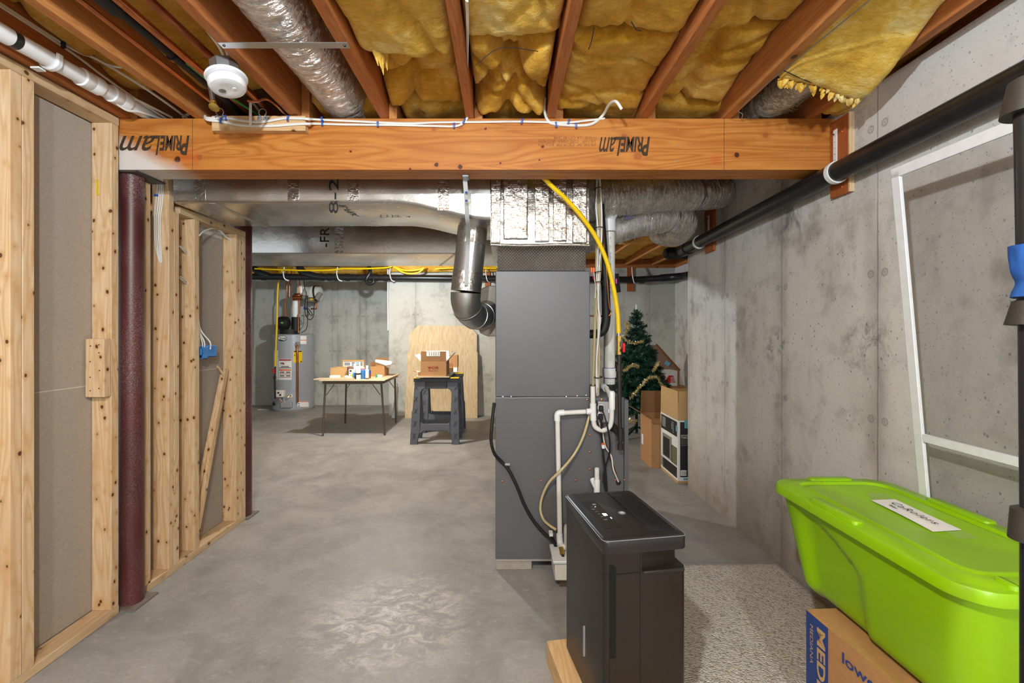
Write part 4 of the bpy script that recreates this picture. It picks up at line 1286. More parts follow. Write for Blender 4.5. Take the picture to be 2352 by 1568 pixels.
# round metal duct with damper handle, elbow to the humidifier
dm = thing('bypass_duct', 'round galvanised duct bending from the foil trunk into the beige humidifier', 'duct', P(1086, 515, 2.72))
a_, b_ = P(1087, 514, 2.72), P(1070, 672, 2.72)
d_ = (b_ - a_).normalized()
mesh_obj('flange', MB().lathe(a_ + d_*0.004, d_, [(0.088, 0.0), (0.118, 0.002), (0.120, 0.006), (0.088, 0.010)], 40), M['galv'], parent=dm)
def pipe_r(t, a): return 0.089 - 0.004 * t
mesh_obj('upper_pipe', MB().tube([a_, a_ + (b_ - a_) * 0.28, a_ + (b_ - a_) * 0.281, a_ + (b_-a_)*0.72], 0.088, 40, smooth=False), M['galv'], parent=dm)
mesh_obj('tape_wrap', MB().cyl(a_ + (b_-a_)*0.05, a_ + (b_-a_)*0.3, 0.0895, 40), M['foil_flex'], parent=dm)
mesh_obj('tape_wrap', MB().cyl(a_ + (b_-a_)*0.70, a_ + (b_-a_)*0.985, 0.0905, 40), M['foil_flex'], parent=dm)
seam = (b_ - a_)
mesh_obj('seam', MB().bar(a_ + V((0.025, -0.087, 0)), b_ + V((0.025, -0.086, 0.05)), 0.006, 0.004, (0, 1, 0)), M['galv'], parent=dm)
el = [b_, P(1070, 694, 2.73), P(1079, 716, 2.78), P(1097, 727, 2.89), P(1112, 722, 3.0), P(1119, 716, 3.07)]
pts = catmull(el, 3)
cols = [(0, 5), (5, 8), (8, 11), (11, len(pts)-1)]
for q, (i0, i1) in enumerate(cols):
    r0_, r1_ = 0.0905 - 0.011*i0/len(pts), 0.0905 - 0.011*i1/len(pts)
    mesh_obj('elbow_gore', MB().tube(pts[i0:i1+1], 0.0885, 40, smooth=False, rad=lambda t, a: r0_ + (r1_ - r0_)*t), M['galv'], parent=dm)
    if q:
        t_ = (pts[i0+1] - pts[i0-1]).normalized()
        mesh_obj('bead', MB().lathe(pts[i0] - t_*0.003, t_, [(r0_ - .002, -0.003), (r0_ + .003, 0), (r0_ + .003, 0.004), (r0_ - .002, 0.007)], 40), M['galv'], parent=dm)
for (px, py) in ((1054, 705), (1068, 703), (1084, 735)):
    mesh_obj('rivet', MB().sphere(P(px, py, 2.66 if py < 730 else 2.76), 0.003), M['steel'], parent=dm)
hb_ = thing('hanger_strap', 'pale nylon hanging strap from the beam underside down over the round duct', 'strap', P(1069, 410, 2.272))
mesh_obj('webbing', MB().tube([(P(1069, 408, 2.20).x, 2.20, 2.068), P(1068, 411, 2.26), P(1070, 440, 2.285), P(1073, 500, 2.36), P(1076, 525, 2.45), P(1075, 560, 2.58), P(1073, 610, 2.60), P(1071, 655, 2.60)], 0.0125, 6, k=5, flat=0.12, up0=(0, 0, 1)),
         plain('grey_webbing', '#b9bcbc', 0.6), parent=hb_)
mesh_obj('staple', MB().box(P(1069, 408, 2.20).x - .014, P(1069, 408, 2.20).x + .014, 2.20, 2.265, 2.0625, 2.068), M['zinc'], parent=hb_)
for z in (441, 460):
    mesh_obj('blue_mark', MB().box(P(1070, z, 2.268).x - .004, P(1070, z, 2.268).x + .008, 2.2735, 2.2745, P(1, z, 2.27).z - .006, P(1, z, 2.27).z + .004), M['ink_blue'], parent=hb_)
# humidifier housing
hm = thing('humidifier', 'beige octagonal humidifier housing behind the left furnace edge', 'humidifier', (-0.06, 3.1, 1.25))
oct_ = [(-0.125, -0.175), (0.125, -0.175), (0.17, -0.12), (0.17, 0.12), (0.125, 0.175), (-0.085, 0.175), (-0.165, 0.11), (-0.165, -0.06)]
oct_ = [(-0.05, -0.172), (0.12, -0.172), (0.12, 0.172), (-0.05, 0.172), (-0.115, 0.145), (-0.165, 0.05), (-0.16, -0.03), (-0.10, -0.15)]
mesh_obj('housing', MB().prism(oct_, (-0.055, 3.075, 1.446), (1, 0, 0), (0, 0, 1), (0, 1, 0), 0.07), M['humid'], parent=hm, bevel=0.008)
mesh_obj('face_rib', MB().tube([(-0.20, 3.0735, 1.53), (-0.155, 3.0735, 1.565), (-0.11, 3.0735, 1.58), (-0.09, 3.0735, 1.61)], 0.002, 6), M['humid'], parent=hm)

# ================================================================ FURNACE
fu = thing('furnace', 'tall grey metal furnace cabinet standing in the middle of the room', 'furnace', (0.32, 2.8, 0))
mesh_obj('upper_cabinet', MB().box(-0.043, 0.476, 2.5, 3.04, 0.951, 1.643), M['cabinet'], parent=fu, bevel=0.004)
mesh_obj('lower_cabinet', MB().box(-0.043, 0.663, 2.5, 3.10, 0.060, 0.949), M['cabinet'], parent=fu, bevel=0.003)
mesh_obj('corner_flange', MB().box(0.664, 0.687, 2.496, 3.10, 0.060, 0.935), M['cabinet'], parent=fu, bevel=0.002)
mesh_obj('bottom_rail', MB().box(-0.040, 0.34, 2.494, 2.51, 0.053, 0.061), M['cab_edge'], parent=fu)
mesh_obj('seam_strip', MB().tube([(-0.04, 2.4985, 0.947), (0.02, 2.4975, 0.9475), (0.05, 2.4980, 0.9455), (0.14, 2.4975, 0.9475), (0.47, 2.4985, 0.948)], 0.0022, 6), M['cab_edge'], parent=fu)
def screw(px, py, y, mat):
    mesh_obj('screw', MB().lathe(P(px, py, y), (0, -1, 0), [(0.0055, 0), (0.005, 0.003), (0.002, 0.0045)], 10), M[mat], parent=fu)
for px, py in ((1155, 911), (1174, 911), (1301, 911), (1326, 909), (1347, 908)):
    screw(px, py, 2.497, 'steel')
for px, py in ((1154, 1105), (1243, 1104), (1322, 1103), (1382, 1103), (1414, 1102), (1434, 1102), (1355, 999), (1355, 1038), (1355, 1077), (1349, 918), (1382, 917)):
    screw(px, py, 2.4995, 'copper')
# raised blower door with wiring grommet
mesh_obj('door_panel', MB().box(0.52, 0.655, 2.4975, 2.5, 0.10, 0.84), M['cabinet'], parent=fu, bevel=0.001)
gr = P(1420, 1108, 2.4975)
mesh_obj('grommet', MB().lathe(gr, (0, -1, 0), [(0.010, 0), (0.014, 0), (0.014, 0.004), (0.009, 0.005)], 20), M['rubber'], parent=fu)
for x0, x1, lb in ((-0.043, 0.157, 'concrete block under the front left furnace corner'), (0.45, 0.65, 'concrete block under the front right furnace corner')):
    single('support_block', MB().box(x0, x1, 2.502, 2.70, 0, 0.0585), M['clay'], lb, 'block', 'blocks under the furnace', bevel=0.004)
single('support_block', MB().box(-0.043, 0.65, 2.95, 3.09, 0, 0.0585), M['clay'], 'concrete block under the back of the furnace', 'block', 'blocks under the furnace', bevel=0.004)
# outlet box on the lower cabinet
ob = thing('outlet_box', 'zinc outlet box with two plugs on the furnace behind the white trap pipe', 'electrical box', P(1385, 966, 2.49))
a = P(1371, 968, 2.48); b = P(1402, 920, 2.48)
mesh_obj('box', MB().box(a.x, b.x, 2.455, 2.498, a.z, b.z), M['zinc'], parent=ob, bevel=0.003)
for py in (936, 952):
    c = P(1380, py, 2.453)
    mesh_obj('outlet', MB().lathe(c, (0, -1, 0), [(0.018, 0), (0.017, 0.003), (0.003, 0.003)], 24), M['white'], parent=ob)
mesh_obj('toggle_switch', MB().box(P(1397, 945, 2.45).x, P(1402, 945, 2.45).x, 2.448, 2.455, P(1, 948, 2.45).z, P(1, 938, 2.45).z), M['white'], parent=ob, bevel=0.001)
def plug(px, py, lb, pts, r=0.0045):
    c = P(px, py, 2.435)
    t = thing('power_cord', lb, 'cord', c, 'black cords plugged into the furnace outlet')
    mesh_obj('plug', MB().box(c.x - 0.012, c.x + 0.012, 2.425, 2.450, c.z - 0.016, c.z + 0.016), M['rubber'], parent=t, bevel=0.006, seg=3)
    mesh_obj('cable', MB().tube([c + V((0, -0.008, -0.01))] + pts, r, 8), M['rubber'], parent=t)
plug(1381, 938, 'upper black plug whose cord bulges out over the white trap',
     [P(1386, 948, 2.40), P(1394, 975, 2.385), P(1400, 1010, 2.40), P(1400, 1040, 2.44), P(1392, 1068, 2.46), P(1386, 1095, 2.46), P(1392, 1130, 2.46), P(1398, 1160, 2.46)])
plug(1380, 957, 'lower black plug whose cord drops straight behind the white trap',
     [P(1381, 975, 2.43), P(1382, 1000, 2.46), P(1384, 1020, 2.46), P(1386, 1050, 2.46), P(1391, 1090, 2.46), P(1395, 1160, 2.46)], 0.006)
mesh_obj('orange_tag', MB().cyl(P(1385, 1017, 2.455), P(1385, 1021, 2.455), 0.0085, 12), M['orange'], parent=bpy.data.objects['power_cord.001'])
mesh_obj('white_tag', MB().cyl(P(1385, 1021, 2.455), P(1386, 1029, 2.455), 0.009, 12), M['white'], parent=bpy.data.objects['power_cord.001'])
tw = thing('thermostat_wire', 'brown and white twisted wire entering the round hole low on the furnace', 'wire', P(1385, 990, 2.46))
mesh_obj('brown_strand', MB().tube([P(1372, 966, 2.47), P(1383, 990, 2.47), P(1392, 1022, 2.47), P(1402, 1050, 2.47), P(1411, 1075, 2.47), P(1420, 1107, 2.49)], 0.0045, 8), M['copper_d'], parent=tw)
mesh_obj('white_strand', MB().tube([P(1376, 968, 2.465), P(1384, 996, 2.465), P(1390, 1024, 2.465), P(1404, 1048, 2.465), P(1409, 1078, 2.465), P(1420.5, 1106, 2.485)], 0.0038, 8), M['cable'], parent=tw)

# condensate drain assembly
dr = thing('condensate_drain', 'white PVC drain assembly with U-shaped trap mounted in front of the furnace', 'pipe', P(1290, 1240, 2.45))
YD = 2.445
rp = 0.0128
def pv(nm, pts, r=rp, k=6, mat='pvc', smooth=True):
    return mesh_obj(nm, MB().tube(pts, r, 20, k=k, smooth=smooth), M[mat], parent=dr)
pv('riser', [P(1361.5, 887, YD), P(1362, 940, YD)])
mesh_obj('tee', MB().cyl(P(1362, 926, YD), P(1363, 965, YD), 0.0165, 22), M['pvc_b'], parent=dr)
mesh_obj('tee_branch', MB().cyl(P(1362, 944, YD), P(1346, 945, YD), 0.0160, 22), M['pvc_b'], parent=dr)
pv('trap_bend', [P(1363, 955, YD), P(1363.5, 968, YD), P(1368, 981, YD), P(1384, 988, YD), P(1399, 981, YD), P(1404, 966, YD), P(1405, 945, YD), P(1405, 932, YD)], rp)
mesh_obj('coupling', MB().lathe(P(1405.5, 940, YD), (0, 0, 1), [(0.0165, 0), (0.0168, 0.002), (0.0168, 0.09), (0.0150, 0.094), (0.0120, 0.096), (0.0120, 0.099)], 22), M['pvc_b'], parent=dr)
pv('cross_pipe', [P(1348, 945, YD), P(1290, 948, YD)])
mesh_obj('purple_band', MB().cyl(P(1346.5, 945, YD), P(1345, 945, YD), 0.0163, 22), M['purple'], parent=dr)
mesh_obj('elbow', MB().tube([P(1296, 947, YD), P(1284, 948, YD), P(1280, 953, YD), P(1280, 966, YD)], 0.0162, 22), M['pvc_b'], parent=dr)
pv('down_pipe', [P(1280.5, 962, YD), P(1286, 1232, YD)], smooth=False)
mesh_obj('elbow', MB().tube([P(1285, 1226, YD), P(1286, 1244, YD), P(1289, 1252, YD - .02), P(1293, 1257, YD - .05)], 0.0165, 22), M['pvc_b'], parent=dr)
pv('vent_arm', [P(1402, 912, 2.50), P(1398, 900, 2.54), P(1391, 891, 2.60), P(1386, 887, 2.68)], 0.0125)
mesh_obj('vent_elbow', MB().tube([P(1392, 893, 2.60), P(1386, 888, 2.64), P(1376, 888, 2.70)], 0.018, 20), M['pvc_b'], parent=dr)
mesh_obj('brass_fitting', MB().tube([P(1289, 1258, 2.40), P(1291, 1268, 2.37), P(1292, 1274, 2.36)], 0.013, 10, smooth=False), M['brass'], parent=dr)
mesh_obj('hose_end', MB().tube([P(1292, 1272, 2.36), P(1296, 1288, 2.34), P(1304, 1300, 2.33)], 0.008, 10), M['rubber'], parent=dr)
st = thing('drain_stub', 'short white PVC wye standing open in front of the lower furnace', 'pipe', P(1371, 1150, YD))
mesh_obj('riser', MB().lathe(P(1371, 1110, YD), (0, 0, 1), [(rp, 0), (rp, 0.083), (rp - .002, 0.083), (rp - .002, 0.07)], 20), M['pvc'], parent=st)
mesh_obj('wye', MB().cyl(P(1371, 1165, YD), P(1371, 1102, YD), 0.0162, 22), M['pvc_b'], parent=st)
mesh_obj('wye_arm', MB().tube([P(1369, 1118, YD), P(1364, 1108, YD + .02), P(1361, 1100, YD + .035)], 0.0150, 20), M['pvc_b'], parent=st)
mesh_obj('lower_pipe', MB().cyl(P(1371, 1160, YD), (P(1371, 1160, YD).x, YD, 0.002), 0.0128, 20), M['pvc'], parent=st)
# pump
cp = thing('condensate_pump', 'small white condensate pump at the foot of the furnace, left of the dehumidifier', 'pump', (0.33, 2.40, 0))
mesh_obj('base_block', MB().box(0.29, 0.42, 2.34, 2.49, 0, 0.045), M['leg_brown'], parent=cp)
mesh_obj('tank', MB().box(0.262, 0.45, 2.31, 2.488, 0.0455, 0.135), M['pvc'], parent=cp, bevel=0.006)
mesh_obj('lid', MB().box(0.252, 0.46, 2.30, 2.490, 0.135, 0.150), M['pvc_b'], parent=cp, bevel=0.004)
mesh_obj('motor_cover', MB().box(0.325, 0.45, 2.33, 2.48, 0.150, 0.27), M['pvc'], parent=cp, bevel=0.02, seg=3)
mesh_obj('clip', MB().box(0.243, 0.262, 2.40, 2.44, 0.23, 0.245), M['pvc_b'], parent=cp)
# hoses in front of the furnace
single('black_hose', MB().tube([P(1135, 925, 2.49), P(1130, 975, 2.45), P(1128, 1012, 2.44), P(1136, 1042, 2.45), P(1152, 1060, 2.475), P(1168, 1078, 2.475), P(1188, 1118, 2.475), P(1205, 1160, 2.475), P(1226, 1196, 2.475), P(1250, 1224, 2.47), P(1270, 1240, 2.465), P(1277, 1256, 2.46), P(1284, 1266, 2.45)], 0.0088, 12),
       M['rubber'], 'black hose sweeping down the left side of the furnace front', 'hose')
single('hose_clip', MB().box(P(1165, 1067, 2.46).x - .012, P(1165, 1067, 2.46).x + .014, 2.463, 2.468, P(1, 1069, 2.46).z, P(1, 1064, 2.46).z), M['steel'], 'metal clip over the black hose', 'clip')
single('clear_tube', MB().tube([P(1356, 940, 2.475), P(1350, 968, 2.47), P(1338, 1006, 2.465), P(1318, 1044, 2.46), P(1290, 1078, 2.415), P(1262, 1106, 2.44), P(1246, 1138, 2.47), P(1241, 1168, 2.475), P(1248, 1192, 2.475), P(1262, 1206, 2.47), P(1277, 1216, 2.46)], 0.0072, 12),
       M['tubing'], 'amber clear tube curving behind and in front of the white drain pipe', 'hose')
# vent pipe and fittings
YV = 2.86
vp = thing('vent_pipe', 'vertical white PVC vent pipe right of the furnace top with 45 degree elbow', 'pipe', P(1399, 893, YV))
xv = P(1399.5, 700, YV).x
mesh_obj('lower_tube', MB().cyl((xv, YV, 0.975), (xv, YV, 1.93), 0.0345, 28), M['pvc'], parent=vp)
mesh_obj('coupling', MB().cyl((xv, YV, P(1, 866, YV).z), (xv, YV, P(1, 845, YV).z), 0.042, 28), M['pvc_b'], parent=vp)
for py in (845, 867, 500):
    mesh_obj('purple_band', MB().cyl((xv, YV, P(1, py + 1.5, YV).z), (xv, YV, P(1, py - 1.5, YV).z), 0.0352, 28), M['purple'], parent=vp)
mesh_obj('elbow', MB().tube([(xv, YV, 1.935), (xv, YV, 2.02), (xv + 0.03, YV - 0.01, 2.07), (xv + 0.09, YV - .02, 2.105)], 0.040, 28), M['pvc_b'], parent=vp)
mesh_obj('upper_tube', MB().cyl((xv + 0.08, YV - .02, 2.10), (xv + 0.40, YV - 0.08 + .2, 2.26), 0.0345, 28), M['pvc'], parent=vp)
mesh_obj('purple_band', MB().cyl((xv + 0.088, YV - .018, 2.105), (xv + 0.094, YV - .018, 2.108), 0.041, 28), M['purple'], parent=vp)
mesh_obj('rubber_boot', MB().lathe((xv, YV, 0.949), (0, 0, 1), [(0.047, 0), (0.047, 0.008), (0.037, 0.012), (0.037, 0.03)], 24), M['rubber'], parent=vp)
text_part('lettering', '3" x 20\' PVC PIPE', (xv, YV - 0.0352, 1.72), (0, 0, -1), (1, 0, 0), 0.36, 0.006, M['ink_grey'], vp)
text_part('lettering', 'PVC PIPE', (xv - .002, YV - 0.0352, 1.0), (0, 0, -1), (1, 0, 0), 0.07, 0.010, M['teal'], vp)
single('black_coupling', MB().cyl(P(1413, 672, 2.95), P(1408, 630, 2.95), 0.036, 24), M['rubber'], 'black sleeve behind the yellow hose at the far pipe level', 'sleeve')
single('pink_tag', MB().box(P(1414, 650, 2.90).x, P(1417, 650, 2.90).x, 2.90, 2.903, P(1, 651, 2.9).z, P(1, 640, 2.9).z), plain('pink_tape', '#e23fb0', 0.5), 'tiny pink tape mark on the black sleeve', 'tape')
# insulated refrigerant line
single('insulated_line', MB().tube([P(1378, 470, 2.66), P(1381, 520, 2.66), P(1386, 580, 2.66), P(1390, 640, 2.66), P(1392, 700, 2.66), P(1392, 735, 2.66), P(1386, 758, 2.66), P(1372, 766, 2.66), P(1357, 767, 2.66), P(1345, 767, 2.66)], 0.0255, 18),
       M['rubber'], 'thick black foam-insulated line bending into the right side of the upper cabinet', 'pipe')
single('copper_stub', MB().cyl(P(1350, 725, 2.72), P(1383, 726, 2.72), 0.005, 10), M['copper'], 'small copper stub between furnace and black foam line', 'pipe')
# bundle of cables beside the furnace
GB = 'cable bundle beside the furnace'
YC = 2.56
def bun(items, r, label, mat, y=YC):
    return single('bundle_cable', MB().tube([P(a, b, y) for a, b in items], r, 8), M[mat], label, 'cable', GB)
bun([(1374, 405), (1373, 470), (1371, 540), (1370, 620), (1368, 700), (1365, 800), (1362, 885)], 0.0075, 'tan sheathed cable of the bundle, running down to the drain riser', 'tubing', YC + 0.03)
bun([(1371, 405), (1370, 440), (1369, 480), (1374, 530), (1373, 590), (1371, 640), (1375, 700), (1374, 760), (1371, 830), (1373, 890)], 0.0045, 'leftmost white cable in the bundle', 'cable')
bun([(1377, 405), (1380, 450), (1382, 500), (1381, 560), (1376, 620), (1374, 700), (1378, 735), (1372, 800), (1370, 860), (1371, 915)], 0.005, 'second white cable bowing right in the bundle', 'cable', YC - 0.01)
bun([(1375, 405), (1377, 450), (1378, 520), (1377, 560), (1380, 600), (1376, 660), (1369, 700), (1374, 760), (1376, 820), (1374, 925)], 0.005, 'brown-tinged cable twisted through the bundle', 'cable_t', YC + 0.01)
bun([(1368, 405), (1369, 470), (1372, 520), (1376, 600), (1373, 680), (1377, 740), (1375, 800), (1374, 870), (1374, 918)], 0.0065, 'silver conduit-like cable at the centre of the bundle', 'galv', YC + 0.02)
bun([(1383, 480), (1387, 560), (1393, 620), (1399, 700), (1404, 716), (1399, 725)], 0.0028, 'thin copper-coloured wire hugging the black foam line', 'copper', 2.63)
for py, lb in ((434, 'top'), (524, 'second'), (625, 'third'), (648, 'fourth'), (866, 'lowest')):
    c = P(1374, py, YC)
    single('cable_tie', MB().tube([c + V((0.021*math.cos(q), 0.035*math.sin(q), 0.002*math.cos(q))) for q in [i*math.pi/7 for i in range(15)]], 0.0025, 6, k=2), M['rubber'],
           lb + ' black tie around the cable bundle', 'cable tie', 'ties on the cable bundle')
ws = thing('wire_splice', 'pair of orange connectors on thin red and white wires by the furnace top corner', 'connector', P(1361, 620, 2.52))
for dx in (0, 5):
    mesh_obj('connector', MB().box(P(1357 + dx, 620, 2.50).x, P(1361 + dx, 620, 2.50).x, 2.50, 2.512, P(1, 625, 2.5).z, P(1, 614, 2.5).z), M['orange'], parent=ws, bevel=0.002)
mesh_obj('red_wire', MB().tube([P(1360, 624, 2.505), P(1363, 640, 2.51), P(1369, 652, 2.53)], 0.0018, 6), M['red'], parent=ws)
mesh_obj('white_wire', MB().tube([P(1364, 624, 2.505), P(1366, 644, 2.51), P(1368, 660, 2.52), P(1367, 684, 2.53)], 0.0020, 6), M['cable'], parent=ws)
# gas line
gl = thing('gas_pipe', 'black iron gas pipe with drip leg hanging in front of the right furnace side', 'pipe', P(1424, 1060, 2.43))
YG = 2.44
def gp(nm, py0, py1, r, px0=1424, px1=None, mat='iron', n=18):
    mesh_obj(nm, MB().cyl(P(px0, py1, YG), P(px1 or px0, py0, YG), r, n), M[mat], parent=gl)
gp('pipe_nipple', 815, 840, 0.0105, 1422)
gp('union_nut', 838, 853, 0.0195, 1422, n=8)
gp('union_body', 852, 862, 0.0135, 1422)
gp('pipe_nipple', 860, 985, 0.0108, 1424, 1422)
gp('tee', 983, 1012, 0.0165, 1425)
gp('pipe_nipple', 1010, 1022, 0.0108, 1425)
gp('end_cap', 1020, 1032, 0.0165, 1425)
mesh_obj('side_nipple', MB().tube([P(1424, 996, YG), P(1412, 986, YG + 0.03), P(1406, 980, 2.499)], 0.012, 16), M['iron'], parent=gl)
mesh_obj('wall_flange', MB().lathe(P(1408, 981, 2.499), (0.2, -1, 0), [(0.024, 0), (0.022, 0.012), (0.012, 0.02)], 20), M['rubber'], parent=gl)
gv = thing('gas_valve', 'brass gas valve with red handle between yellow hose and iron pipe', 'valve', P(1421, 815, YG))
def bv_(nm, py0, py1, r, n=14, mat='brass'):
    mesh_obj(nm, MB().cyl(P(1421, py1, YG), P(1421, py0, YG), r, n), M[mat], parent=gv)
bv_('thread', 762, 772, 0.0085, 14, 'steel')
bv_('hex_nut', 771, 784, 0.0145, 6)
bv_('body', 784, 797, 0.0110)
bv_('hex_nut', 796, 801, 0.0140, 6)
bv_('body', 801, 809, 0.0120)
bv_('hex_nut', 808, 814, 0.0145, 6)
mesh_obj('handle', MB().box(P(1429, 797, YG).x, P(1435, 797, YG).x, 2.425, 2.445, P(1, 809, YG).z, P(1, 787, YG).z), M['red'], parent=gv, bevel=0.005, label='red lever handle')
yh = [P(1421, 765, 2.44), P(1418, 715, 2.44), P(1407, 650, 2.43), P(1390, 590, 2.42), P(1366, 540, 2.40), P(1334, 495, 2.36), P(1300, 457, 2.33), P(1268, 428, 2.31), P(1245, 405, 2.30), P(1215, 382, 2.34), (0.02, 2.38, 2.20)]
yo = single('yellow_gas_hose', MB().tube(yh, 0.0118, 14, k=8), M['yellow'], 'thick bright yellow gas hose arching from under the beam to the brass valve', 'hose')

# ================================================================ RIGHT WALL PIPE
G_H = 'white pipe hangers'
def pz(y): return 2.075 - 0.0266 * y
bp_ = thing('black_pipe', 'long black drain pipe along the right concrete wall', 'pipe', (1.485, 1.5, 2.0))
mesh_obj('tube', MB().tube([(1.485, 0.3, pz(.3)), (1.485, 3.70, pz(3.7))], 0.0445, 32, smooth=False), M['pipe_blk'], parent=bp_)
mesh_obj('hub', MB().cyl((1.485, 3.66, pz(3.66)), (1.485, 3.76, pz(3.76)), 0.052, 30), M['pipe_blk'], parent=bp_)
mesh_obj('cleanout_tee', MB().cyl((1.395, 3.88, pz(3.88)), (1.78, 3.88, pz(3.88)), 0.050, 26), M['rubber'], parent=bp_, label='black tee with capped end at the wall corner')
mesh_obj('end_cap', MB().cyl((1.375, 3.88, pz(3.88)), (1.40, 3.88, pz(3.88)), 0.040, 8), M['rubber'], parent=bp_)
mesh_obj('tee_neck', MB().cyl((1.485, 3.75, pz(3.75)), (1.485, 3.88, pz(3.88)), 0.047, 26), M['rubber'], parent=bp_)
def jhook(cx, y, z, r, label, axis='y', up=0.12, w=0.012):
    pts = []
    for q in range(-100, 101, 20):
        a = R(q - 90)
        pts.append((math.cos(a) * (r + .003), math.sin(a) * (r + .003)))
    pts = [(p[0], p[1]) for p in pts]
    pts.append((r + .003, up * .5)); pts.append((r + .003, up))
    if axis == 'y':
        P3 = [V((cx + a, y, z + b)) for a, b in pts]
        u0 = (0, 1, 0)
    else:
        P3 = [V((cx, y + a, z + b)) for a, b in pts]
        u0 = (1, 0, 0)
    return single('pipe_hanger', MB().tube(P3, w, 6, k=2, flat=0.3, up0=None), M['pvc_b'], label, 'hanger', G_H)
def plywood_plate(x, y0, y1, z0, z1, label):
    return single('backer_board', MB().box(x, x + 0.021, y0, y1, z0, z1), M['fir_z'], label, 'board', 'red-brown backer boards for pipe hangers', bevel=0.001)
pb1 = plywood_plate(1.531, 2.02, 2.132, 1.932, 2.285, 'red-brown board on the right wall at the beam end, carrying a white strap')
mesh_obj('edge_ply', MB().box(1.530, 1.5525, 2.012, 2.019, 1.932, 2.285), M['pine_z'], parent=pb1)
for z in (2.215, 1.965):
    mesh_obj('nail', MB().sphere((1.530, 2.055, z), 0.0035), M['orange'], parent=pb1)
pb2 = plywood_plate(1.531, 3.32, 3.46, 1.90, 2.22, 'red-brown board on the right wall near the far end of the black pipe')
for (y, z0, z1, lb) in ((2.095, 2.03, 2.24, 'white perforated strap on the red-brown board beside the beam end'), (3.39, 1.99, 2.17, 'white perforated strap on the farther board, right wall')):
    t = thing('hanger_strap', lb, 'strap', (1.527, y, z0), 'white straps on backer boards')
    mesh_obj('band', MB().box(1.526, 1.530, y - 0.011, y + 0.011, z0, z1), M['pvc_b'], parent=t)
    for k in range(int((z1 - z0) / 0.028)):
        mesh_obj('slot', MB().box(1.5252, 1.5262, y - 0.002, y + 0.004, z0 + 0.012 + k*0.028, z0 + 0.0145 + k*0.028), M['ink_grey'], parent=t)
    mesh_obj('screw', MB().sphere((1.525, y + 0.005, z1 - 0.02), 0.004), M['iron'], parent=t)
ringh = lambda y, lb: single('pipe_hanger', MB().lathe((1.485, y - 0.011, pz(y)), (0, 1, -.027), [(0.0455, 0), (0.050, 0), (0.050, 0.022), (0.0455, 0.022)], 36), M['pvc_b'], lb, 'hanger', G_H)
ringh(2.03, 'white ring hanger on the black pipe under the beam end')
ringh(3.45, 'white ring hanger on the black pipe near the far end of the right wall')

# ================================================================ BACK WALL PIPE
YP = 6.88
bz = lambda x: 2.092 - 0.008 * x
bk = thing('black_drain', 'black drain pipe running across the whole back wall', 'pipe', (-0.6, YP, 2.04))
mesh_obj('tube', MB().tube([(-3.8, YP, bz(-3.8)), (1.95, YP, bz(1.95))], 0.048, 24, smooth=False), M['pipe_blk'], parent=bk)
mesh_obj('tube', MB().tube([(1.95, YP, bz(1.95)), (2.10, YP - .02, 2.08), (2.36, YP - .15, 2.085)], 0.047, 24), M['pipe_blk'], parent=bk)
mesh_obj('elbow', MB().tube([(2.33, YP - .13, 2.085), (2.50, YP - .23, 2.09), (2.58, YP - .40, 2.085), (2.58, YP - .6, 2.08)], 0.054, 24), M['pipe_blk'], parent=bk)
mesh_obj('tube', MB().tube([(2.58, YP - .6, 2.08), (2.58, 3.95, 1.99)], 0.048, 20, smooth=False), M['pipe_blk'], parent=bk)
for x in (-3.3, -2.62, -2.52, -2.35, -2.07, -1.99, -1.93, 1.93, 2.10, -1.78, -3.62):
    mesh_obj('hub', MB().cyl((x - .03, YP, bz(x)), (x + .03, YP, bz(x)), 0.056, 24), M['pipe_blk'], parent=bk)
mesh_obj('branch', MB().tube([P(688, 600, 6.9), P(690, 618, 6.88), P(700, 627, 6.87), P(722, 634, 6.87), P(745, 637, 6.88)], 0.055, 20), M['pipe_blk'], parent=bk)
mesh_obj('branch', MB().tube([P(580, 612, 6.9), P(596, 626, 6.86), P(618, 634, 6.88)], 0.05, 20), M['pipe_blk'], parent=bk)
mesh_obj('trap', MB().tube([P(848, 612, 6.9), P(850, 625, 6.86), P(842, 640, 6.84), P(843, 648, 6.83), P(850, 652, 6.83), P(858, 648, 6.83), P(858, 640, 6.84)], 0.028, 16), M['pipe_blk'], parent=bk)
for px, lb in ((656, 'leftmost white J hanger above the water heater'), (778, 'white J hanger above the card table'), (899, 'white J hanger just right of the wall step'),
               (1118, 'white J hanger right of the round metal duct'), (1452, 'white J hanger above the artificial tree')):
    x = (px - CX) * YP / FPX
    z = bz(x)
    pts = [(x - .01, YP - 0.02, 2.26), (x - .01, YP - .052, z + 0.06), (x, YP - .054, z), (x + .012, YP - .045, z - .035), (x + .03, YP - .02, z - 0.052), (x + .045, YP, z - 0.052)]
    single('pipe_hanger', MB().tube(pts, 0.013, 8, flat=.6), M['pvc_b'], lb, 'hanger', G_H)
for px0, px1, py0, py1, lb in ((1441, 1456, 612, 669, 'red-brown backer board behind the far pipe above the tree'), (1114, 1126, 612, 661, 'red-brown backer board behind the far pipe left of the furnace')):
    a, b = P(px0, py1, 6.975), P(px1, py0, 6.975)
    single('backer_board', MB().box(a.x, b.x, 6.978, 6.998, a.z, min(b.z, 2.268)), M['fir_z'], lb, 'board', 'red-brown backer boards for pipe hangers')
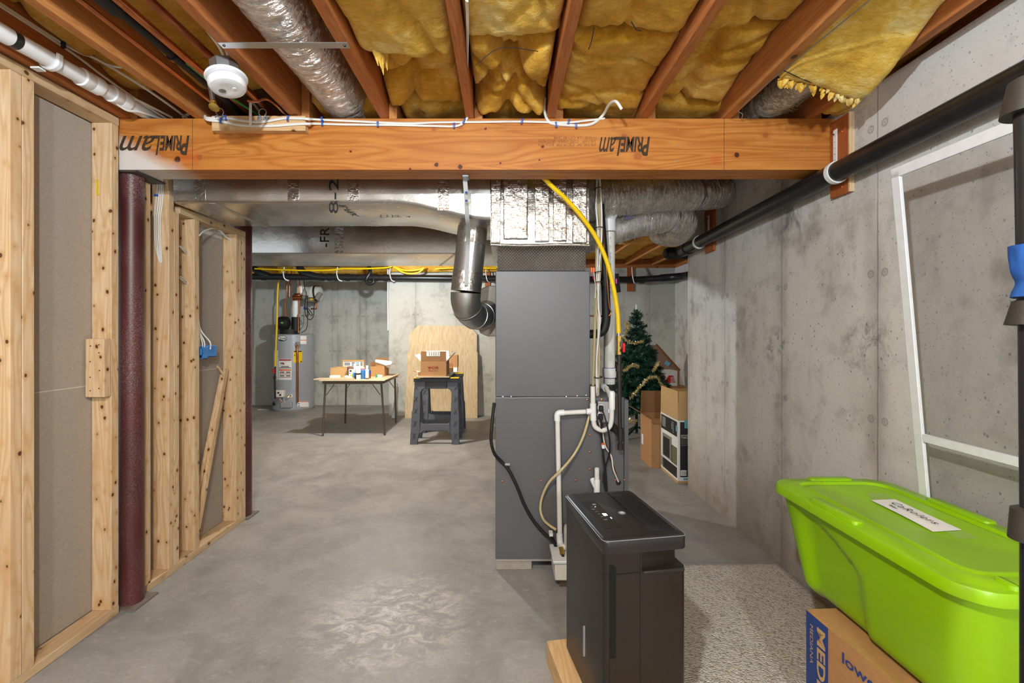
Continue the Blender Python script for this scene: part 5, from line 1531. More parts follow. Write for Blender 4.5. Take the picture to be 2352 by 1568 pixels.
# white cord at the wall step, insulation fringe on the sill
single('hanging_cord', MB().tube([(-1.772, 6.985, 2.26), (-1.772, 6.985, 1.75), (-1.770, 6.985, 1.31)], 0.010, 8), M['pvc_b'], 'thin white cord hanging at the step of the back wall', 'cord')
rng = random.Random(11)
def fringe(x0, x1, y, lb, seed, z=2.31):
    def f(u, v):
        x = x0 + (x1 - x0) * u
        n = noise.noise(V((x * 4, seed, 0)))
        a = math.pi * (v - 0.5)
        return V((x, y - 0.05 * math.cos(a) * (1 + .4 * noise.noise(V((x*9, v*3, seed)))), z - 0.075 + 0.075 * math.sin(a) - (0.02 + 0.02 * n) * (v < .5)))
    single('insulation_strip', MB().grid(f, 60, 8), M['insul'], lb, 'insulation', 'yellow insulation strips over the far sills', solid=0.01)
fringe(-4.6, -1.8, 7.93, 'ragged yellow insulation strip above the water heater recess', 2.0, 2.42)
fringe(-1.72, 0.3, 6.95, 'ragged yellow insulation strip along the sill right of the wall step', 5.0, 2.37)
# yellow tubing along the far ceiling
def ytube(items, lb, r=0.011, rad=None):
    return single('yellow_tube', MB().tube([P(*i) for i in items], r, 10), M['yellow'], lb, 'hose', 'yellow gas tubing in the far room')
ytube([(585, 617, 6.75), (640, 619, 6.75), (700, 621, 6.75), (760, 620, 6.75), (785, 617, 6.75), (830, 617, 6.75), (880, 615, 6.75), (900, 612, 6.75)], 'thin yellow tube running along the far ceiling above the heater')
ytube([(905, 612, 6.72), (925, 620, 6.72), (945, 621, 6.72), (962, 619, 6.72), (975, 615, 6.72)], 'upper yellow tube sagging right of the wall step', 0.013)
ytube([(905, 613, 6.70), (925, 625, 6.70), (942, 628, 6.70), (960, 626, 6.70), (972, 618, 6.70)], 'lower yellow tube sagging right of the wall step', 0.013)
ytube([(1000, 617, 6.75), (1060, 615, 6.75), (1140, 616, 6.75)], 'yellow tube along the sill behind the round duct')

# ================================================================ WATER HEATER
hx, hy, hr = -3.50, 7.60, 0.318
wh = thing('water_heater', 'grey cylindrical gas water heater standing in the back left recess', 'water heater', (hx, hy, 0))
mesh_obj('tank', MB().lathe((hx, hy, 0), (0, 0, 1), [(hr - .03, 0.0), (hr - .02, 0.02), (hr, 0.03), (hr, 1.235), (hr - .015, 1.247), (hr - .06, 1.25)], 72), M['heater'], parent=wh)
mesh_obj('base_ring', MB().lathe((hx, hy, 0), (0, 0, 1), [(hr + .002, 0.0), (hr + .004, 0.03), (hr + .001, 0.034)], 72), M['grey_print'], parent=wh)
def hface(px, py, off=0.002):
    """point on the tank front for a pixel"""
    dx, dz = (px - CX) / FPX, -(py - CY) / FPX
    # solve |(dx*t - hx, t - hy)| = hr+off
    A = dx*dx + 1; B = -2*(dx*hx + hy); C_ = hx*hx + hy*hy - (hr+off)**2
    t = (-B - math.sqrt(max(0, B*B - 4*A*C_))) / (2*A)
    return V((dx*t, t, CZ + dz*t))
def hpatch(nm, px0, px1, py0, py1, mat, off=0.002, parent=None, lb=None):
    mb = MB().grid(lambda u, v: hface(px0 + (px1-px0)*u, py0 + (py1-py0)*v, off), 8, 2)
    return mesh_obj(nm, mb, M[mat], parent=parent or wh, label=lb)
w1 = hpatch('warning_label', 640, 670, 824, 872, 'paper', .002)
for k, (y0, y1, m, x0, x1) in enumerate(((825, 828, 'ink_red', 641, 669), (829, 839, 'paper', 642, 668), (844, 845.5, 'ink_k', 641, 669), (848, 851, 'orange', 641, 669), (858, 859, 'ink_red', 641, 669), (866, 867, 'ink_red', 641, 669),
                                         (832, 836, 'ink_grey', 644, 651), (853, 856.5, 'ink_grey', 643, 653), (853, 856.5, 'ink_grey', 657, 667), (861, 864.5, 'ink_grey', 643, 653), (861, 864.5, 'ink_grey', 657, 667), (840.5, 843, 'ink_grey', 646, 664), (829.5, 830.3, 'ink_grey', 652, 667), (833, 837, 'ink_red', 649, 653))):
    hpatch('print_band', x0, x1, y0, y1, m, .0035)
hpatch('warning_label', 629, 639, 804, 872, 'paper', .002, lb='white label on the left side of the tank')
hpatch('energy_label', 674, 694, 805, 833, 'yellow', .002, lb='yellow energy guide label')
hpatch('print_band', 675, 693, 805.5, 808, 'ink_k', .0035)
hpatch('print_band', 690, 693, 829, 832, 'ink_k', .0035)
hpatch('print_band', 676, 678, 814, 817, 'ink_k', .0035)
hpatch('rating_label', 690, 704, 771, 790, 'paper', .002)
hpatch('print_band', 690, 704, 780, 781.5, 'orange', .0035)
hpatch('rating_label', 683, 709, 921, 934, 'paper', .002)
hpatch('print_band', 684, 709, 921.5, 923, 'orange', .0035)
hpatch('print_band', 685, 688, 926, 928, 'ink_k', .0035)
hpatch('print_band', 685, 688, 931, 933, 'ink_k', .0035)
hpatch('data_plate', 661, 677, 882, 894, 'chrome_d', .002)
bdg = MB()
c = hface(648, 777, .003)
el_ = []
for i in range(28):
    a = i * 2 * math.pi / 28
    el_.append(hface(648.5 + 10.5 * math.cos(a), 777 - 6.2 * math.sin(a), .004))
bdg.add(el_, [tuple(range(28))])
mesh_obj('badge', bdg, M['ink_k'], parent=wh)
mesh_obj('badge_face', MB().add([hface(648.5 + 9.6 * math.cos(i*2*math.pi/28), 777 - 5.4 * math.sin(i*2*math.pi/28), .006) for i in range(28)], [tuple(range(28))]), M['paper'], parent=wh)
mesh_obj('badge_green', MB().add([hface(648.5 + 9.6 * math.cos(a), 777 + 5.4 * math.sin(a), .007) for a in [R(25 + 130*i/12) for i in range(13)]], [tuple(range(13))]), plain('dark_green', '#1f4a38', 0.5), parent=wh)
tc_ = hface(650, 776.5, .010)
text_part('lettering', 'Smith', tc_ + V((0.012, 0, 0)), (1, -.15, 0), (0, 0, 1), 0.075, 0.030, M['ink_k'], wh, bold=0.01)
text_part('lettering', 'O', tc_ + V((-0.045, 0.006, 0)), (1, -.15, 0), (0, 0, 1), 0.026, 0.030, M['ink_k'], wh, bold=0.02)
text_part('lettering', 'INSTALLED', hface(677, 773, .006), (1, .05, 0), (0, 0, 1), 0.12, 0.012, M['ink_grey'], wh)
# blower on top
bw = mesh_obj('blower_base', MB().cyl((hx - .06, hy - .02, 1.25), (hx - .06, hy - .02, 1.33), 0.15, 24), M['rubber'], parent=wh)
mesh_obj('blower', MB().lathe((hx - .10, hy - .14, 1.43), (1, .2, 0), [(0.05, -.10), (0.10, -.07), (0.11, 0.0), (0.10, .07), (0.05, .10)], 24), M['rubber'], parent=wh)
mesh_obj('led_badge', MB().box(hx - .09, hx - .05, hy - .258, hy - .252, 1.42, 1.445), plain('dim_green', '#6fae62', .5), parent=wh)
mesh_obj('exhaust_collar', MB().cyl((hx + .05, hy - .04, 1.30), (hx + .05, hy - .04, 1.53), 0.065, 24), M['rubber'], parent=wh)
vt = [(hx + .05, hy - .04, 1.52), (hx + .05, hy - .04, 1.66), (hx + .06, hy - .04, 1.82), (hx + .12, hy - .04, 1.92), (hx + .14, hy - .04, 2.02), (hx + .14, hy - .04, 2.20)]
mesh_obj('vent_tube', MB().tube(vt, 0.055, 22), M['pvc_b'], parent=wh)
for z in (1.98, 2.14):
    mesh_obj('coupling', MB().cyl((hx + .14, hy - .04, z - .05), (hx + .14, hy - .04, z + .04), 0.066, 22), M['pvc_b'], parent=wh)
mesh_obj('vent_sensor', MB().tube([P(646, 757, 7.45), P(642, 740, 7.4), P(648, 729, 7.4), P(656, 735, 7.4), P(658, 746, 7.45)], 0.008, 8), M['rubber'], parent=wh)
mesh_obj('relief_rosette', MB().lathe(hface(682, 792, 0), (0, -1, 0), [(0.055, -.01), (0.053, 0.01), (0.03, 0.016), (0.02, 0.03)], 24), M['grey_print'], parent=wh)
pr = hface(682, 792, .035)
mesh_obj('relief_pipe', MB().tube([pr + V((0, 0.02, 0)), pr + V((0, 0, -.02)), V((pr.x + .01, pr.y, 0.9)), V((pr.x + .012, pr.y, 0.155))], 0.0155, 14, smooth=False), M['copper_d'], parent=wh)
gvb = hface(645, 903, 0)
cb = mesh_obj('gas_control', MB().box(gvb.x - .075, gvb.x + .075, gvb.y - .08, gvb.y + .04, gvb.z - .055, gvb.z + .055), M['pvc'], parent=wh, bevel=0.012, label='white gas control box')
for dx, dz in ((0.0, .02), (.03, -.015)):
    mesh_obj('control_knob', MB().lathe((gvb.x + dx, gvb.y - .08, gvb.z + dz), (0, -1, 0), [(0.016, 0), (0.014, .006), (0.003, .006)], 14), M['rubber'], parent=wh)
for i, (a, b_, m) in enumerate(((638, 650, 'orange'), (642, 652, 'cable'), (652, 655, 'cable'), (655, 648, 'zinc'))):
    mesh_obj('gas_wire', MB().tube([hface(a, 911, .03), hface((a+b_)/2 - 2, 918, .05), hface(b_, 926, .02)], 0.004, 6), M[m], parent=wh)
ac = hface(659, 929, 0)
mesh_obj('access_door', MB().box(ac.x - .095, ac.x + .085, ac.y - .03, ac.y + .05, ac.z - .05, ac.z + .055), M['heater'], parent=wh, bevel=0.012)
dv = hface(668, 909, 0)
mesh_obj('drain_cock', MB().tube([dv + V((0, .02, 0)), dv + V((0, -.03, .01)), dv + V((-.02, -.06, -.02))], 0.012, 10), M['brass'], parent=wh)
mesh_obj('drain_rosette', MB().lathe(dv, (0.1, -1, 0), [(0.032, -.01), (0.030, 0.006), (0.012, 0.01)], 18), M['pvc'], parent=wh)
mesh_obj('side_cap', MB().sphere(hface(630, 927, 0), 0.03), M['rubber'], parent=wh)
# pipes above heater
GHP = 'copper pipes above the water heater'
def cpipe(items, r, lb, mat='copper', grp=GHP):
    return single('copper_pipe', MB().tube([P(*i) for i in items], r, 12, smooth=False), M[mat], lb, 'pipe', grp)
cpipe([(659, 615, 7.5), (659, 684, 7.5), (655, 692, 7.5), (656, 764, 7.5)], 0.011, 'leftmost long copper pipe above the water heater')
cpipe([(666, 615, 7.5), (665, 681, 7.5)], 0.009, 'short copper pipe ending beside the white vent')
cpipe([(688, 615, 7.5), (688, 718, 7.5), (685, 724, 7.5), (685, 764, 7.5)], 0.011, 'right copper pipe above the water heater')
single('mixing_valve', MB().tube([P(674, 684, 7.47), P(685, 683, 7.47), P(695, 683, 7.47)], 0.045, 12).sphere(P(683, 678, 7.46), 0.05, (1.3, .8, .7)), M['copper_d'], 'reddish pump body beside the white vent above the heater', 'pump')
single('pump_motor', MB().cyl(P(696, 683, 7.47), P(708, 683, 7.47), 0.035, 18), M['grey_print'], 'small grey pump motor between vent and white tank', 'motor')
ct = thing('expansion_tank', 'white horizontal expansion tank above the water heater', 'tank', P(718, 672, 7.6))
a, b = P(697, 674, 7.6), P(741, 674, 7.6)
L_ = b.x - a.x
mesh_obj('shell', MB().lathe(a, (1, 0, 0), [(0.02, 0), (0.09, 0.012), (0.125, 0.05), (0.132, 0.08), (0.132, L_*.48), (0.135, L_*.5), (0.132, L_*.52), (0.132, L_ - .08), (0.12, L_ - .04), (0.08, L_ - .01), (0.02, L_)], 32), M['tank'], parent=ct)
mesh_obj('strap', MB().lathe(a + V((L_*.66, 0, 0)), (1, -.05, 0.1), [(0.134, 0), (0.137, 0), (0.137, .03), (0.134, .03)], 32), M['iron'], parent=ct)
mesh_obj('yellow_tag', MB().box(a.x + .17, a.x + .22, 7.45, 7.455, a.z - .12, a.z - .09), M['yellow_p'], parent=ct)
single('control_box', MB().bar(P(728, 688, 7.42), P(737, 672, 7.42), 0.07, 0.06), M['grey_print'], 'tilted dark grey box hanging below the white tank', 'box', bevel=.008)
GBF = 'brass and bronze fittings below the white tank'
cpipe([(708, 684, 7.5), (724, 684, 7.5)], 0.014, 'bronze pipe stub between the pump motor and the white tank', 'copper_d', GBF)
cpipe([(722, 690, 7.5), (727, 702, 7.5), (727, 709, 7.5), (714, 709, 7.5)], 0.012, 'bent bronze pipe below the white tank', 'copper_d', GBF)
single('blue_valve', MB().box(P(698, 708, 7.45).x, P(703, 708, 7.45).x, 7.43, 7.47, P(1, 711, 7.45).z, P(1, 704, 7.45).z), M['blue'], 'small blue valve handle under the pump motor', 'valve', bevel=.004)
GW = 'black wires around the expansion tank'
for items, lb in ((((698, 618, 7.42), (699, 660, 7.42), (704, 674, 7.42), (700, 700, 7.42), (703, 725, 7.42), (712, 734, 7.42), (720, 725, 7.42), (722, 700, 7.42), (728, 690, 7.42)), 'longest looping black wire, from the drain pipe to the grey box'),
                ((((706, 680, 7.42), (706, 740, 7.42), (703, 756, 7.42), (692, 764, 7.42))), 'black wire dropping from the pump to the heater top'),
                ((((704, 708, 7.42), (712, 722, 7.42), (718, 722, 7.42), (708, 708, 7.42))), 'short black wire loop beside the blue valve')):
    single('black_wire', MB().tube([P(*i) for i in items], 0.006, 6), M['rubber'], lb, 'wire', GW)
gh = thing('heater_gas_line', 'bright yellow gas hose dropping along the left side of the water heater', 'hose', P(632, 860, 7.2))
mesh_obj('yellow_hose', MB().tube([P(672, 615, 7.2), P(655, 617, 7.2), (P(645, 625, 7.2)), P(640, 640, 7.2), P(637, 690, 7.2), P(636, 740, 7.2), P(634, 790, 7.2), P(632, 840, 7.2)], 0.014, 12), M['yellow'], parent=gh)
mesh_obj('red_valve', MB().box(P(630, 850, 7.2).x - .012, P(630, 850, 7.2).x + .014, 7.17, 7.2, P(1, 857, 7.2).z, P(1, 846, 7.2).z), M['red'], parent=gh)
mesh_obj('iron_pipe', MB().tube([P(632, 842, 7.2), P(631, 870, 7.2), P(632, 915, 7.2)], 0.014, 12, smooth=False), M['iron'], parent=gh)
mesh_obj('union', MB().cyl(P(631, 863, 7.2), P(631, 870, 7.2), 0.022, 10), M['iron'], parent=gh)
single('white_strip', MB().box(-4.05, -3.86, 7.50, 7.56, 0, 0.006), M['paper'], 'flat white strip lying on the floor beside the rear red post', 'strip')

# ================================================================ CARD TABLE AND THINGS ON IT
TZ = 0.690
tb = thing('card_table', 'brown-legged folding card table with plywood on it, by the back wall', 'table', (-1.86, 6.0, 0))
tx0, tx1, ty0, ty1 = -2.235, -1.475, 5.60, 6.40
mesh_obj('tabletop', MB().box(tx0, tx1, ty0, ty1, TZ - 0.040, TZ), M['leg_brown'], parent=tb, bevel=0.02, seg=3)
for (ax_, ay, bx, by) in ((-2.205, 5.64, P(743, 1000, 5.68).x, 5.66), (-1.515, 5.65, P(885, 998, 5.72).x, 5.70), (-2.19, 6.35, P(793, 972, 6.42).x, 6.42), (-1.515, 6.36, P(910, 970, 6.48).x, 6.46)):
    lg = mesh_obj('leg', MB().tube([(ax_, ay, TZ - .03), (bx, by, 0.0)], 0.0125, 12, smooth=False), M['leg_brown'], parent=tb)
    sx = 1 if ax_ < -1.9 else -1
    mesh_obj('brace', MB().tube([(ax_ + sx*.11, ay, TZ - .045), (ax_ + sx*.012, ay, TZ - .18)], 0.005, 6, smooth=False), M['leg_brown'], parent=lg)
single('plywood_sheet', MB().box(-2.26, -1.455, 5.575, 6.42, TZ + .0005, TZ + 0.011), M['ply_x'], 'pale plywood sheet covering the card table', 'plywood', bevel=0.001)
single('plywood_scrap', MB().prism([(0, 0), (0.50, 0.01), (0.52, 0.10), (0.02, 0.13)], (-2.335, 5.60, TZ + 0.0115), (1, 0, 0), (0, 1, 0), (0, 0, 1), 0.014), M['ply_x'],
       'plywood scrap overhanging the left edge of the card table', 'plywood')
T1 = TZ + 0.0115
def obox(name, x0, x1, y0, y1, z0, z1, mat, label, inner=None, t=0.004, flaps=(), cat='box', group=None):
    """open cardboard box: walls, floor, optional flaps [(side, angle from vertical outwards, length)]"""
    th = thing(name, label, cat, ((x0+x1)/2, (y0+y1)/2, z0), group)
    mb = MB()
    mb.box(x0, x1, y0, y1, z0, z0 + t)
    mb.box(x0, x1, y0, y0 + t, z0 + t, z1).box(x0, x1, y1 - t, y1, z0 + t, z1)
    mb.box(x0, x0 + t, y0 + t, y1 - t, z0 + t, z1).box(x1 - t, x1, y0 + t, y1 - t, z0 + t, z1)
    mesh_obj('body', mb, M[mat], parent=th)
    for side, ang, ln in flaps:
        a = R(ang)
        c, s = math.cos(a), math.sin(a)
        if side == 'f':
            mbf = MB().prism([(0, 0), (x1-x0, 0), (x1-x0 - .01, ln), (.01, ln)], (x0, y0, z1 + .001), (1, 0, 0), (0, -s, c), (0, c, s), t)
        elif side == 'b':
            mbf = MB().prism([(0, 0), (x1-x0, 0), (x1-x0 - .01, ln), (.01, ln)], (x0, y1, z1 + .001), (1, 0, 0), (0, s, c), (0, -c, s), t)
        elif side == 'l':
            mbf = MB().prism([(0, 0), (y1-y0, 0), (y1-y0 - .01, ln), (.01, ln)], (x0, y0, z1 + .001), (0, 1, 0), (-s, 0, c), (c, 0, s), t)
        else:
            mbf = MB().prism([(0, 0), (y1-y0, 0), (y1-y0 - .01, ln), (.01, ln)], (x1, y0, z1 + .001), (0, 1, 0), (s, 0, c), (-c, 0, s), t)
        mesh_obj('flap', mbf, M[inner or mat], parent=th)
    return th
def Tx(px, Y): return (px - CX) * Y / FPX
obox('cardboard_box', Tx(758.5, 5.95), Tx(798, 5.95), 5.95, 6.18, T1, T1 + 0.118, 'card_l', 'small open cardboard box on the left of the card table', 'card')
single('white_box', MB().box(Tx(757, 5.78), Tx(777, 5.78), 5.78, 5.86, T1, T1 + .035), M['paper'], 'small white box in front of the left cardboard box', 'box', bevel=.002)
pf = thing('framed_board', 'wood-framed display board standing at the back of the card table', 'board', (Tx(812, 6.3), 6.3, T1))
fx0, fx1 = Tx(787.5, 6.3), Tx(837, 6.3)
fz0, fz1 = T1, P(1, 826.5, 6.3).z
mesh_obj('frame', MB().prism([(fx0, fz0), (fx1, fz0), (fx1, fz1), (fx0, fz1)], (0, 6.285, 0), (1, 0, 0), (0, 0, 1), (0, 1, 0), 0.02,
         hole=[(fx0 + .010, fz0 + .010), (fx1 - .010, fz0 + .010), (fx1 - .010, fz1 - .012), (fx0 + .010, fz1 - .012)]), plain('golden_frame', '#e0a550', .4), parent=pf)
mesh_obj('sheet', MB().box(fx0 + .009, fx1 - .009, 6.297, 6.304, fz0 + .009, fz1 - .011), M['paper'], parent=pf)
for (a, b, c_, d, m) in ((808, 815.5, 832, 834.5, 'leg_brown'), (817, 825, 832, 834.5, 'teal'), (808, 815.5, 836, 840, 'teal'), (817, 825, 836, 840, 'heater'), (828, 833, 831, 840, 'chrome_d'),
                       (791, 804, 832, 839, 'chrome_d'), (791, 804, 843, 848, 'chrome_d')):
    mesh_obj('picture', MB().box(Tx(a, 6.296), Tx(b, 6.296), 6.2955, 6.297, P(1, d, 6.296).z, P(1, c_, 6.296).z), M[m], parent=pf)
mesh_obj('green_patch', MB().prism([(0, 0), (.05, 0), (.05, -.025), (.02, -.025)], (Tx(821, 6.296), 6.2955, P(1, 844.5, 6.296).z), (1, 0, 0), (0, 0, 1), (0, -1, 0), .001), plain('leaf_green', '#3fa052', .5), parent=pf)
GT = None
def bottle(cx, cy, z, prof, mat, lb, name='bottle', cat='bottle', parts=(), sx=1.0):
    t = thing(name, lb, cat, (cx, cy, z))
    mb = MB().lathe((0, 0, 0), (0, 0, 1), prof, 24)
    for i, p in enumerate(mb.v):
        mb.v[i] = V((cx + p.x*sx, cy + p.y, z + p.z))
    mesh_obj('body', mb, M[mat], parent=t)
    for nm, pf_, m in parts:
        mb = MB().lathe((0, 0, 0), (0, 0, 1), pf_, 24)
        for i, p in enumerate(mb.v):
            mb.v[i] = V((cx + p.x*sx, cy + p.y, z + p.z))
        mesh_obj(nm, mb, M[m], parent=t)
    return t
bottle(Tx(843, 5.72), 5.72, T1, [(0.021, 0), (0.022, 0.004), (0.022, 0.115), (0.012, 0.128), (0.010, 0.134)], 'paper', 'slim white lotion bottle on the card table, tallest in the front row',
       parts=(('cap', [(0.013, 0.134), (0.015, 0.136), (0.015, 0.165), (0.012, 0.168)], 'white'), ('shrink_band', [(0.0225, 0.0), (0.0225, 0.014)], 'leg_brown')))
bottle(Tx(821.5, 5.66), 5.66, T1, [(0.036, 0), (0.038, 0.004), (0.038, 0.062), (0.034, 0.066)], 'paper', 'round white tub with black lid and label at the table front', 'tub', 'tub',
       parts=(('lid', [(0.040, 0.064), (0.041, 0.067), (0.041, 0.076), (0.038, 0.079)], 'rubber'),))
lb_ = MB()
cxx, cyy = Tx(821.5, 5.66), 5.66
lb_.grid(lambda u, v: V((cxx + 0.0385*math.cos(R(-150 + 50*u)), cyy + 0.0385*math.sin(R(-150 + 50*u)), T1 + .008 + .05*v)), 6, 1)
mesh_obj('black_label', lb_, M['rubber'], parent=bpy.data.objects['tub'])
bottle(Tx(822, 5.66), 5.66, T1 + .0795, [(0.034, 0), (0.036, 0.01), (0.034, 0.05), (0.026, 0.072), (0.006, 0.08)], 'pvc_b', 'crumpled white paper cup stacked on the black-lidded tub', 'paper_cup', 'cup')
bottle(Tx(815, 5.95), 5.95, T1, [(0.048, 0), (0.05, 0.01), (0.05, 0.09), (0.036, 0.125), (0.016, 0.150), (0.014, 0.16)], 'pvc_b', 'white jug-shaped bottle behind the tubs on the card table',
       parts=(('cap', [(0.018, 0.158), (0.018, 0.178), (0.015, 0.180)], 'white'),))
bottle(Tx(833, 5.74), 5.74, T1, [(0.026, 0), (0.028, 0.004), (0.033, 0.085), (0.035, 0.108), (0.033, 0.110)], 'bluebox', 'sky blue plastic cup beside the lotion bottle', 'cup', 'cup')
bottle(Tx(833, 5.74), 5.74, T1 + .1105, [(0.020, 0), (0.028, 0.01), (0.026, 0.028), (0.012, 0.036)], 'pvc_b', 'white and red tub on top of the blue cup', 'tub', 'tub',
       parts=(('red_stripe', [(0.0285, 0.012), (0.0285, 0.02)], 'red'),))
bottle(Tx(848.5, 5.80), 5.80, T1, [(0.018, 0), (0.019, 0.004), (0.019, 0.05), (0.0185, 0.051)], 'copper_d', 'small brown bottle behind the lotion bottle', parts=(('blue_top', [(0.0192, 0.051), (0.0192, 0.10), (0.012, 0.106)], 'blue'),))
pk = thing('seed_bag', 'white and yellow carton with dark picture, left of the white jug', 'carton', (Tx(805, 5.78), 5.78, T1))
x0, x1 = Tx(801, 5.78), Tx(810, 5.78)
mesh_obj('carton', MB().box(x0, x1, 5.78, 5.82, T1, T1 + .115), M['paper'], parent=pk, bevel=.002)
mesh_obj('dark_picture', MB().box(x0 + .010, x1 - .012, 5.7788, 5.78, T1 + .085, T1 + .105), M['card_k'], parent=pk)
mesh_obj('dark_picture', MB().box(x0 + .008, x0 + .020, 5.7788, 5.78, T1 + .06, T1 + .072), M['card_k'], parent=pk)
mesh_obj('yellow_patch', MB().prism([(0, 0), (.03, .03), (.03, -.02)], (x0 + .02, 5.7795, T1 + .04), (1, 0, 0), (0, 0, 1), (0, -1, 0), .001), M['yellow'], parent=pk)
single('metal_can', MB().lathe((Tx(805, 5.90), 5.90, T1), (0, 0, 1), [(0.040, 0), (0.042, .004), (0.042, .135), (0.03, .145)], 24), plain('brown_can', '#83665c', .4), 'brownish can behind the white and yellow carton', 'can')
single('blue_bag', MB().sphere((Tx(812.5, 5.80), 5.80, T1 + .038), 0.038, (.7, .6, 1)), M['bluebox'], 'small blue pouch between carton and tub', 'pouch')
single('yellow_block', MB().box(Tx(803, 5.66), Tx(814.5, 5.66), 5.70, 5.74, T1, T1 + .018), M['yellow_p'], 'flat yellow package under the carton', 'package', bevel=.003)
single('crumpled_paper', MB().sphere((Tx(796, 5.75), 5.75, T1 + .022), 0.03, (1.1, .8, .7), 8), M['paper'], 'crumpled white paper beside the left cardboard box', 'paper', ang=10)
cbb = obox('cardboard_box', Tx(851, 6.05), Tx(883, 6.05), 6.05, 6.28, T1, T1 + 0.132, 'card', 'taller cardboard box on the right of the card table with raised flap', 'card_d', flaps=(('b', -4, .10), ('r', 78, .10), ('l', 20, .05)))
mesh_obj('tape', MB().box(Tx(862, 6.049), Tx(870, 6.049), 6.0485, 6.05, T1 + .01, T1 + .128), M['tape'], parent=cbb)
pr_ = MB().tube([P(862, 829, 6.12), P(880, 833, 6.14), P(898, 838, 6.16)], 0.045, 20, rad=lambda t, a: 0.022 + 0.03*t)
single('paper_roll', pr_, M['paper'], 'rolled white paper cone sticking out of the right cardboard box', 'paper')
gb = thing('tape_box', 'small green and white box at the right front of the card table', 'box', (Tx(870, 5.9), 5.9, T1))
mesh_obj('carton', MB().box(Tx(862.5, 5.9), Tx(877, 5.9), 5.9, 5.95, T1, T1 + .036), M['paper'], parent=gb, bevel=.001)
mesh_obj('green_end', MB().box(Tx(862.3, 5.9), Tx(867, 5.9), 5.8985, 5.9505, T1, T1 + .0362), plain('leaf_green', '#3fa052', .5), parent=gb)
mesh_obj('green_top', MB().box(Tx(862.3, 5.9), Tx(877, 5.9), 5.8995, 5.9505, T1 + .036, T1 + .0372), plain('leaf_green', '#3fa052', .5), parent=gb)
single('clear_sheet', MB().box(Tx(905.5, 6.9), Tx(912, 6.9), 6.93, 6.935, 0.0, 0.46).xf(Matrix.Identity(4)), M['glaze'], 'clear plastic sheet leaning on the back wall, nearer the table', 'sheet', 'thin sheets beside the card table')
single('metal_channel', MB().prism([(0, 0), (.05, 0), (.07, .5), (.05, .5)], (Tx(901, 6.85), 6.80, 0), (1, 0, 0), (0, .25, 1), (0, 1, 0), .01), M['steel'], 'narrow metal channel leaning on the back wall beside the card table', 'sheet', 'thin sheets beside the card table')

# ================================================================ SAWHORSES
def sawhorse(y, label, x0=-1.075, x1=-0.505, front_y=None):
    zt = 0.745
    t = thing('sawhorse', label, 'sawhorse', ((x0+x1)/2, y, 0), 'charcoal plastic sawhorses')
    W = x1 - x0
    for s in (-1, 1):
        o = V((x0, y + s*0.17, 0))
        up = V((0, -s*0.145, zt - .02)).normalized()
        L = V((0, 0.145, zt - .02)).length
        w = V((0, s, 0.19)).normalized() * -1
        # outline with foot notch
        ins = 0.028
        poly = [(0, 0), (0.085, 0), (0.10, 0.10), (0.16, 0.155), (W - .16, 0.155), (W - .10, 0.10), (W - .085, 0), (W, 0), (W - ins, L), (ins, L)]
        hole = [(0.115, 0.255), (0.14, 0.235), (0.20, 0.23), (W*.5, 0.23), (W - .20, 0.23), (W - .14, 0.235), (W - .115, 0.255), (W - .10, L - .20), (W - .15, L - .125), (0.15, L - .125)]
        # build as legs + rails
        def panel(pl, d=.03, nm='leg'):
            return MB().prism(pl, o, (1, 0, 0), up, w, d)
        leg_l = [(0, 0), (0.085, 0), (0.098, 0.10), (0.098, L), (ins, L)]
        leg_l = [(0, 0), (0.085, 0), (0.096, 0.09), (0.112, 0.155), (0.108, 0.27), (0.104, L - .15), (0.118, L - .115), (0.16, L - .095), (0.16, L), (ins, L), (0.016, L*.53), (0.008, L*.5)]
        leg_r = [(W - a, b) for a, b in leg_l][::-1]
        for pl, sg in ((leg_l, 1), (leg_r, -1)):
            lg = mesh_obj('leg', panel(pl), M['horse'], parent=t, bevel=.006)
            for k in range(5):
                zc = 0.10 + k * 0.14
                xc = (0.052 if k else 0.046) if sg > 0 else W - (0.052 if k else 0.046)
                for q in (-1, 1):
                    a = o + V((1, 0, 0)) * (xc - .018) + up * (zc - .03*q)
                    b = o + V((1, 0, 0)) * (xc + .018) + up * (zc + .03*q)
                    mesh_obj('cross_rib', MB().bar(a - w*.002, b - w*.002, 0.005, 0.006, w), M['horse_d'], parent=lg)
        mesh_obj('lower_rail', panel([(0.106, 0.12), (0.16, 0.155), (W - .16, 0.155), (W - .106, 0.12), (W - .116, 0.25), (W - .14, 0.235), (0.14, 0.235), (0.116, 0.25)], .026), M['horse'], parent=t, bevel=.005)
        mesh_obj('upper_rail', panel([(0.162, L - .10), (W - .162, L - .10), (W - .162, L - .002), (0.162, L - .002)], .026), M['horse_d'], parent=t, bevel=.003)
    mesh_obj('top_rail', MB().box(x0 + .02, x1 - .02, y - .045, y + .045, zt - .04, zt), M['horse_d'], parent=t, bevel=.004)
    for a, b in ((x0 + .018, x0 + .10), (x1 - .12, x1 - .018)):
        mesh_obj('yellow_grip', MB().box(a, b, y - .048, y + .048, zt, zt + .012), M['yellow_p'], parent=t, bevel=.002)
    return t
sawhorse(5.40, 'charcoal plastic sawhorse in front, boxes on its plywood shelf')
sawhorse(5.98, 'second charcoal sawhorse directly behind the front one')
SZ = 0.7575
single('shelf_board', MB().box(-1.03, -0.845, 5.34, 6.05, SZ, SZ + .014), M['ply_x'], 'left plywood board laid across the two sawhorses', 'plywood', 'boards on the sawhorses')
single('shelf_board', MB().box(-0.842, -0.635, 5.34, 6.05, SZ, SZ + .014), M['ply_x'], 'right plywood board laid across the two sawhorses', 'plywood', 'boards on the sawhorses')
S1 = SZ + .0145
